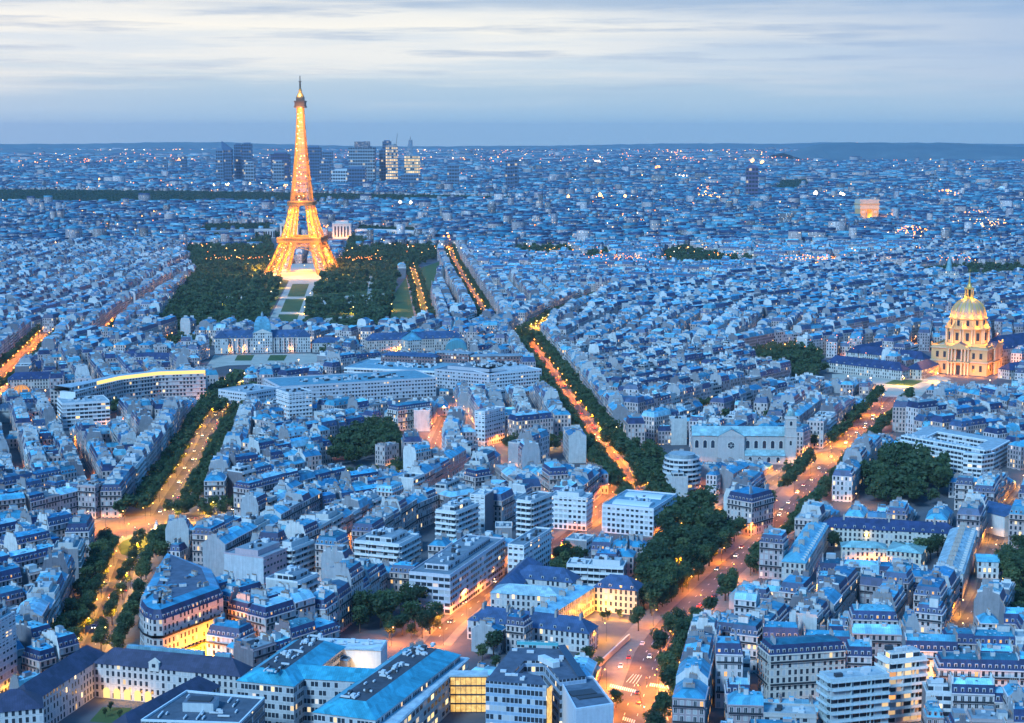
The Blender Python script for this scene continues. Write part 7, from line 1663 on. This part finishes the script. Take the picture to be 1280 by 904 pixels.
def quads_mesh(name, V, mat):
    me = bpy.data.meshes.new(name); n = len(V) // 4
    me.vertices.add(len(V)); me.vertices.foreach_set('co', V.astype(np.float32).ravel())
    me.loops.add(4 * n); me.loops.foreach_set('vertex_index', np.arange(4 * n, dtype=np.int32))
    me.polygons.add(n); me.polygons.foreach_set('loop_start', np.arange(0, 4 * n, 4, dtype=np.int32)); me.polygons.foreach_set('loop_total', np.full(n, 4, dtype=np.int32))
    me.materials.append(mat); me.update(calc_edges=True); return me
rt_ = np.random.default_rng(21)
VAR = []
for i in range(6):
    R, hg = 4.6, 8.5
    q = crown_quads(rt_, R, hg, 820, .42); cm = quads_mesh('crown', q.reshape(-1, 3), M_LEAF)
    tm = MB(); rr = random.Random(i)
    tm.lathe(0, 0, [(.34, 0), (.26, 2.5), (.2, 5.5), (.08, 9.5)], 7, M_BARK)
    for k in range(5):
        a = k * 1.3 + rr.random(); z0 = 3 + k * .7
        tm.bar((0, 0, z0), (2.6 * cos(a), 2.6 * sin(a), z0 + 2.6), .09, M_BARK, n=4)
    VAR.append((cm, tm.mesh('trunk')))
FARC = [crown_quads(rt_, 4.6, 8.5, 110, .95, 6) for i in range(4)]
MIDC = [crown_quads(rt_, 4.6, 8.5, 300, .62, 8) for i in range(4)]
TREES.sort(key=lambda t: hypot(t['x'], t['y']))
n_ind = 0; chunks = []
for i, t in enumerate(TREES):
    u, v = project(t['x'], t['y'], 8); r = random.Random(i); sc_ = t['h'] / 12.0
    if n_ind < 296 and -10 < u < 1290 and v < 925 and not t.get('far'):
        n_ind += 1
        o = thing('tree', t['label'], 'tree', (t['x'], t['y'], 0), r.uniform(0, 6.28), t['group'])
        o.scale = (sc_ * t.get('wide', 1), sc_ * t.get('wide', 1), sc_); cm, tm = VAR[r.randrange(6)]
        link('trunk', tm, o); c = link('crown', cm, o, (0, 0, 3.3))
    else:
        dd = t['y']; Q = (MIDC if dd < 1500 else FARC)[r.randrange(4)]
        a = r.uniform(0, 6.28); ca, sa = cos(a), sin(a); wd = t.get('wide', 1)
        P = Q.reshape(-1, 3).copy(); k = np.array([sc_ * wd, sc_ * wd, sc_]); P = P * k
        P = np.stack([P[:, 0] * ca - P[:, 1] * sa + t['x'], P[:, 0] * sa + P[:, 1] * ca + t['y'], P[:, 2] + 3.3 * sc_], 1); chunks.append(P)
tag(link('tree_foliage', quads_mesh('tree_foliage', np.concatenate(chunks), M_LEAF)), kind='stuff')
# the wood beyond the river: one far mass
def far_wood():
    r = np.random.default_rng(8); out = []
    base_ = [crown_quads(r, 6, 7, 34, 2.6, 5) for i in range(5)]
    for poly, dens, hh in WOODS:
        xs = [p[0] for p in poly]; ys = [p[1] for p in poly]
        area = abs(sum(a[0] * b[1] - b[0] * a[1] for a, b in zip(poly, poly[1:] + poly[:1]))) / 2
        n = int(area * dens * 2.2); X = r.uniform(min(xs), max(xs), n); Y = r.uniform(min(ys), max(ys), n)
        m = inside(poly, X, Y)
        for x, y in zip(X[m], Y[m]):
            k = hh * r.uniform(.7, 1.3); P = base_[r.integers(0, 5)].reshape(-1, 3) * [k * 1.5, k * 1.5, k]
            out.append(P + [x, y, 0])
    return np.concatenate(out)
tag(link('far_wood', quads_mesh('far_wood', far_wood(), M_LEAF)), kind='stuff')
# ------------------------------------------------------------ street lamps
M_LAMPS = {}
def lamp_mat(col):
    if col not in M_LAMPS: M_LAMPS[col] = emis('lamp_glow', (col[0], col[1] * 1.15, col[2] * 1.3), 7)
    return M_LAMPS[col]
def lamp_meshes(col):
    def post(mb):
        mb.lathe(0, 0, [(.16, 0), (.1, 1.2), (.07, 8.0)], 6, M_DARK); mb.bar((0, 0, 7.9), (1.3, 0, 8.3), .06, M_DARK)
    def head(mb): mb.lathe(1.5, 0, [(.05, 7.95), (.30, 8.1), (.26, 8.35), (.0, 8.5)], 8, lamp_mat(col))
    return cached(('post',), post), cached(('lamp_head', col), head)
LD = {}
n_l = 0
LAMPS = []
def lamp_light(col, e):
    key = (col, round(e, 2))
    if key not in LD:
        l = bpy.data.lights.new('lamp_light', 'SPOT'); l.color = (col[0], col[1] * .80, col[2] * .15); l.energy = 25000 * e; l.shadow_soft_size = .4; l.spot_size = radians(166); l.spot_blend = .3; LD[key] = l
    return LD[key]
for s_ in STREETS:
    side = 1
    for (x, y, an) in resample(s_['pl'], s_['lamps']):
        side = -side; off = s_['road'] / 2 + .8
        LAMPS.append((x - sin(an) * off * side, y + cos(an) * off * side, an - side * pi / 2, s_['col'], s_['e'], 'lit street lamp on a tall post along ' + s_['d'], 'street lamps along ' + s_['d']))
LAMPS += [(*q[:6], 'street lamps on squares and crossings' if 'bright street' in q[5] else 'lamps in lanes and courts') for q in EXTRA_LAMPS]
LAMPS = [q for q in LAMPS if -60 < project(q[0], q[1], 5)[0] < 1340 and project(q[0], q[1], 5)[1] < 960]
LAMPS.sort(key=lambda q: hypot(q[0], q[1]))
flm = MB(); far_l = []
for i, (x, y, rot, col, e, label, group) in enumerate(LAMPS):
    if i < 290:
        o = thing('street_lamp', label, 'street lamp', (x, y, 0), rot, group); a, b = lamp_meshes(col)
        link('post', a, o); link('lamp_head', b, o); link('lamp_light', lamp_light(col, e), o, (1.5, 0, 7.6))
    else:
        flm.frame(x, y, rot); flm.lathe(0, 0, [(.16, 0), (.07, 8.0)], 4, M_DARK); flm.lathe(1.5, 0, [(.05, 7.7), (.55, 8.1), (.5, 8.7), (.0, 9)], 6, lamp_mat(col)); far_l.append((x + 1.5 * cos(rot), y + 1.5 * sin(rot), 7.4, col, e))
fo = tag(link('far_street_lamps', flm.mesh('far_street_lamps')), kind='stuff')
for (x, y, z, col, e) in far_l: link('lamp_light', lamp_light(col, e), fo, (x, y, z))
# ------------------------------------------------------------ cars, crossings, signals, the monument
M_TYRE = pmat('tyre', (.02, .02, .02), .8); M_HEAD = emis('head_lamp', (1, .86, .6), 14); M_TAIL = emis('tail_lamp', (1, .06, .03), 8)
PAINTS = {'white': (.75, .75, .74), 'black': (.03, .03, .035), 'silver': (.45, .46, .48), 'red': (.40, .03, .03), 'blue': (.05, .10, .28)}
PM = {k: pmat('car_paint', v, .3, spec=.6) for k, v in PAINTS.items()}
def car_meshes(c):
    def body(mb):
        P = [(-2.15, .35), (2.15, .35), (2.2, .75), (1.2, .95), (-1.95, .98), (-2.2, .8)]
        for s_y in (-.88, .88): mb.face([(x, s_y, z) for x, z in (P if s_y < 0 else P[::-1])], PM[c])
        for (a, b) in zip(P, P[1:] + P[:1]): mb.face([(a[0], -.88, a[1]), (a[0], .88, a[1]), (b[0], .88, b[1]), (b[0], -.88, b[1])][::-1], PM[c])
    def cabin(mb): mb.frustum([(-1.7, -.8), (1.05, -.8), (1.05, .8), (-1.7, .8)], [(-1.25, -.66), (.35, -.66), (.35, .66), (-1.25, .66)], .94, 1.42, M_GLASS, PM[c])
    def wheel(mb):
        for k in range(10):
            a0, a1 = 2 * pi * k / 10, 2 * pi * (k + 1) / 10; mb.face([(.32 * cos(a0), -.1, .32 * sin(a0)), (.32 * cos(a0), .1, .32 * sin(a0)), (.32 * cos(a1), .1, .32 * sin(a1)), (.32 * cos(a1), -.1, .32 * sin(a1))], M_TYRE)
        for y in (-.1, .1): mb.face([(.32 * cos(2 * pi * k / 10), y, .32 * sin(2 * pi * k / 10)) for k in range(10)], M_GEAR)
    def hl(mb): mb.box(-.06, .06, -.2, .2, -.1, .1, M_HEAD, bottom=True)
    def tl(mb): mb.box(-.05, .05, -.2, .2, -.08, .08, M_TAIL, bottom=True)
    return cached(('body', c), body), cached(('cabin', c), cabin), cached(('wheel',), wheel), cached(('headlamp',), hl), cached(('tail_lamp',), tl)
def car(u, v, toward, c, label, group=None, off=0.0, xy=None):
    x, y = xy or G(u, v); b, cb, wh, h, t = car_meshes(c); o = thing('car', label, 'car', (x, y, .1), toward, group)
    link('body', b, o); link('cabin', cb, o)
    for sx in (-1.35, 1.35):
        for sy in (-.82, .82): link('wheel', wh, o, (sx, sy, .32))
    for sy in (-.6, .6): link('headlamp', h, o, (2.2, sy, .62)); link('tail_lamp', t, o, (-2.2, sy, .72))
def along(s_, t):
    pl = resample(s_['pl'], 4.0); return pl[int(t * (len(pl) - 1))]
B_ = SMAP['boulevard']; ab = along(B_, .12)[2]
for (u, v, c, lab) in ((803, 806, 'white', 'white car parked in the bay nearest the boulevard trees'), (786, 823, 'red', 'red car parked in the middle of the bay by the stone wall'), (776, 834, 'silver', 'silver car parked at the crossroads end of the bay'), (797, 867, 'black', 'black car waiting in the crossroads, behind the zebra stripes'), (799, 879, 'red', 'dark red car waiting second in the crossroads'), (824, 884, 'white', 'white car crossing toward the bottom of the photo'), (812, 822, 'silver', 'silver car with bright lamps coming down to the crossroads')):
    car(u, v, ab + (pi if c == 'silver' else 0), c, lab)
rc = random.Random(31)
for k, n, far in (('boulevard', 40, .22), ('avenue', 24, .1), ('gold_avenue', 18, .05), ('low_avenue', 6, .1), ('pink_street', 6, .05), ('side_street', 6, .05)):
    s_ = SMAP[k]
    for i in range(n):
        x, y, an = along(s_, far + (1 - far) * (i + rc.uniform(.1, .9)) / n); side = rc.choice((-1, 1)); o = side * (s_['road'] / 2 - (1.3 if i % 3 else 3.4)); c = rc.choice(list(PAINTS))
        car(0, 0, an + (pi if side > 0 else 0), c, c + ' car among those strung out along ' + s_['d'], 'cars along ' + s_['d'], xy=(x - sin(an) * o, y + cos(an) * o))
def zebra(a, b, an, n, ln):
    m = MB(); p, q = G(*a), G(*b)
    for i in range(n):
        t = (i + .5) / n; m.frame(p[0] + (q[0] - p[0]) * t, p[1] + (q[1] - p[1]) * t, an); m.face([(-ln / 2, -.28, .13), (ln / 2, -.28, .13), (ln / 2, .28, .13), (-ln / 2, .28, .13)], M_PAINT)
    tag(link('road_marking', m.mesh('road_marking')), kind='structure')
zebra((762, 857), (800, 866), ab, 15, 4); zebra((812, 856), (838, 860), ab, 10, 4); zebra((778, 898), (794, 903), ab, 6, 4); zebra((806, 902), (836, 899), ab + .2, 10, 4)
jn = MB(); P_ = [G(u, v) for u, v in ((735, 852), (772, 850), (800, 836), (835, 840), (862, 850), (872, 905), (860, 950), (770, 950), (775, 905))]
jn.face([(*p, .0985) for p in (P_ if sum(p[0] * q[1] - q[0] * p[1] for p, q in zip(P_, P_[1:] + P_[:1])) > 0 else P_[::-1])], M_ASPH); tag(link('road', jn.mesh('road')), kind='structure')
ar = MB()
for i in range(4):
    a, b = G(783 + i * 4, 853 + i * .8), G(792 + i * 3.4, 843 + i * .4); strip(ar, [a, b], -.13, .13, .131, M_PAINT)
tag(link('road_marking', ar.mesh('road_marking')), kind='structure')
M_GRN = emis('signal_green', (.05, 1, .4), 12); M_RED = emis('signal_red', (1, .08, .03), 10)
for (u, v, m_, lab) in ((805, 895, M_GRN, 'traffic signal showing green at the bottom of the crossroads'), (750, 556, M_GRN, 'traffic signal showing green where the two avenues cross'), (808, 858, M_RED, 'traffic signal showing red on the refuge in the crossroads'), (838, 862, M_RED, 'traffic signal showing red at the right kerb of the crossroads')):
    x, y = G(u, v); o = thing('traffic_light', lab, 'traffic light', (x, y, .1)); S = Many(o); S.part('post').lathe(0, 0, [(.1, 0), (.07, 3.2)], 6, M_DARK); S.part('housing').box(-.2, .2, -.15, .15, 3.2, 4.3, M_DARK, bottom=True); S.part('lamp').lathe(0, -.3, [(.05, 3.5), (.3, 3.75), (.05, 4.0)], 8, m_); S.done()
def monument():
    x, y = G(196, 668); o = thing('monument', 'pale stone monument with seated figure on a stepped base at the roundabout tip', 'statue', (x, y, .25)); S = Many(o); W = (.62, .60, .56)
    b = S.part('base'); b.lathe(0, 0, [(5, 0), (5, .5), (4, .5), (4, 1.0), (2.6, 1.0), (2.4, 3.2), (0, 3.2)], 16, M_TRIM, W); f = S.part('figure'); f.lathe(0, 0, [(1.4, 3.2), (1.5, 4.6), (1.1, 5.6), (.9, 6.6), (.35, 6.9), (.45, 7.3), (.4, 7.8), (0, 8)], 10, M_TRIM, (.7, .68, .64))
    for a in (0.5, 2.1, 3.6, 5.2): g_ = S.part('side_figure', True); g_.lathe(3.1 * cos(a), 3.1 * sin(a), [(.7, 1), (.6, 2), (.45, 2.6), (.25, 2.8), (.3, 3.1), (0, 3.3)], 8, M_TRIM, W)
    S.done()
monument()
def wall_lamp(u, v, z, col, e, label):
    x, y = G(u, v, z); o = thing('wall_lamp', label, 'wall lamp', (x, y, z)); S = Many(o); S.part('bracket').bar((0, .9, 0), (0, 0, .2), .07, M_DARK); S.part('lantern').lathe(0, 0, [(.1, -.3), (.45, 0), (.4, .4), (0, .6)], 8, lamp_mat(col)); S.done()
    l = bpy.data.lights.new('lamp_light', 'POINT'); l.color = (col[0], col[1] * .8, col[2] * .15); l.energy = 9000 * e; l.shadow_soft_size = .4; link('lamp_light', l, o, (0, -1.2, 0))
for a in ((1005, 822, 12, (1, .5, .15), 1.6, 'glaring lamp on the upper front of the wide balconied mansion block'), (1150, 850, 9, (1, .45, .12), 1.2, 'warm lamp on the front of the white flats with glowing balconies'), (1230, 868, 9, (1, .42, .08), 2.0, 'orange lamp in the lane at the far right bottom'), (1205, 885, 6, (1, .42, .08), 1.6, 'lower orange lamp in the lane at the far right bottom'), (228, 820, 6, (1, .38, .06), 2.2, 'orange lamp on the street front of the rounded corner house, nearest its curve'), (246, 813, 6, (1, .38, .06), 2.2, 'orange lamp midway along the rounded corner house front'), (264, 806, 6, (1, .38, .06), 2.2, 'orange lamp past the middle of the rounded corner house front'), (277, 801, 6, (1, .38, .06), 2.2, 'orange lamp at the far end of the rounded corner house front'), (512, 524, 8, (1, .55, .2), 2.0, 'lamp on the white front by the narrow orange lane'), (540, 530, 8, (1, .34, .08), 1.2, 'orange lamp in the narrow lane beside the white front'), (1083, 668, 8, (1, .7, .3), .5, 'lamp at the pediment of the courtyard mansion'), (1098, 668, 8, (1, .7, .3), .5, 'second lamp at the pediment of the courtyard mansion')): wall_lamp(*a)
# far lights of the suburbs
def far_lights():
    r = random.Random(4); mb = MB(); mats = [emis('far_lamp_glow', (1, .26, .05), 6), emis('far_lamp_glow', (1, .48, .12), 7), emis('far_lamp_glow', (1, .85, .6), 6)]
    def one(x, y, z, s, m):
        mb.lathe(x, y, [(s * .5, z), (s, z + s), (0.0, z + 2 * s)], 5, m)
    for i in range(4000):
        v = 188 + 130 * r.random() ** 1.9; u = r.uniform(-30, 1310); x, y = G(u, v, 14)
        if any(inside(p, np.array([x]), np.array([y]))[0] for p in FAR_CLEAR): continue
        one(x, y, r.uniform(9, 20), y * .00030 * r.uniform(.5, 1.2), r.choice((mats[0], mats[0], mats[0], mats[1], mats[1], mats[1], mats[2])))
    for (u, v, n, su, sv, s, mi) in FAR_GLOW:
        for j in range(n):
            x, y = G(u + r.gauss(0, su), v + r.gauss(0, sv), 16); one(x, y, 22, y * .0003 * s * r.uniform(.6, 1.3), mats[mi] if r.random() < .8 else mats[1])
    return mb
tag(link('distant_lamps', far_lights().mesh('distant_lamps')), kind='stuff')
# ------------------------------------------------------------ hills on the horizon
def hill(pts, d, depth, label=None):
    """ridge line given by photo pixels, standing at distance d"""
    mb = MB(); r = random.Random(int(d)); P = []
    for (u0, v0), (u1, v1) in zip(pts, pts[1:]):
        n = max(1, int(abs(u1 - u0) / 12))
        for i in range(n):
            t = i / n; P.append((u0 + (u1 - u0) * t, v0 + (v1 - v0) * t + r.uniform(-.45, .45)))
    P.append(pts[-1])
    prof = []
    for u, v in P: prof.append((at_dist(u, d), max(1.0, height_at(v, d))))
    M = M_HILL
    for (x0, h0), (x1, h1) in zip(prof, prof[1:]):
        mb.face([(x0, d - depth, -1), (x1, d - depth, -1), (x1, d - depth * .3, h1 * .75), (x0, d - depth * .3, h0 * .75)], M)
        mb.face([(x0, d - depth * .3, h0 * .75), (x1, d - depth * .3, h1 * .75), (x1, d, h1), (x0, d, h0)], M)
        mb.face([(x0, d, h0), (x1, d, h1), (x1, d + depth, -1), (x0, d + depth, -1)], M)
    tag(link('hills', mb.mesh('hills')), kind='structure')
M_HILL = pmat('hill_woods', rough=.95, build=lambda t, b: t.put(b.inputs['Base Color'], t.ramp(t.noise(t.n('ShaderNodeNewGeometry').outputs['Position'], .003, 8, .8), [(.3, (.07, .11, .13)), (.55, (.12, .16, .17)), (.7, (.28, .30, .30))])))
hill([(-80, 180), (100, 180), (200, 178), (290, 178), (380, 181), (460, 183), (560, 183), (700, 182), (860, 179), (960, 180), (1020, 178), (1400, 181)], 23000, 1000)
hill([(-80, 186), (60, 187), (150, 188), (300, 187), (420, 190), (560, 195)], 18500, 1800)
hill([(975, 191), (1000, 186), (1012, 182), (1022, 179.5), (1045, 178), (1100, 178.5), (1180, 178.5), (1240, 181), (1270, 184), (1340, 188)], 14500, 1400)
# ------------------------------------------------------------ haze: one box of even thin air
HZ = pmat('thin_haze')
t_ = NT(HZ.node_tree); pv = t_.n('ShaderNodeVolumePrincipled'); oo = t_.n('ShaderNodeOutputMaterial')
pv.inputs['Color'].default_value = (.74, .88, .96, 1); pv.inputs['Density'].default_value = HAZE; pv.inputs['Anisotropy'].default_value = 0.3
t_.nt.links.new(pv.outputs[0], oo.inputs['Volume'])
hb = MB(); hb.box(-14000, 14000, -800, 24400, -3, 352, HZ, bottom=True)
if HAZE > 0: tag(link('haze', hb.mesh('haze')), kind='stuff')
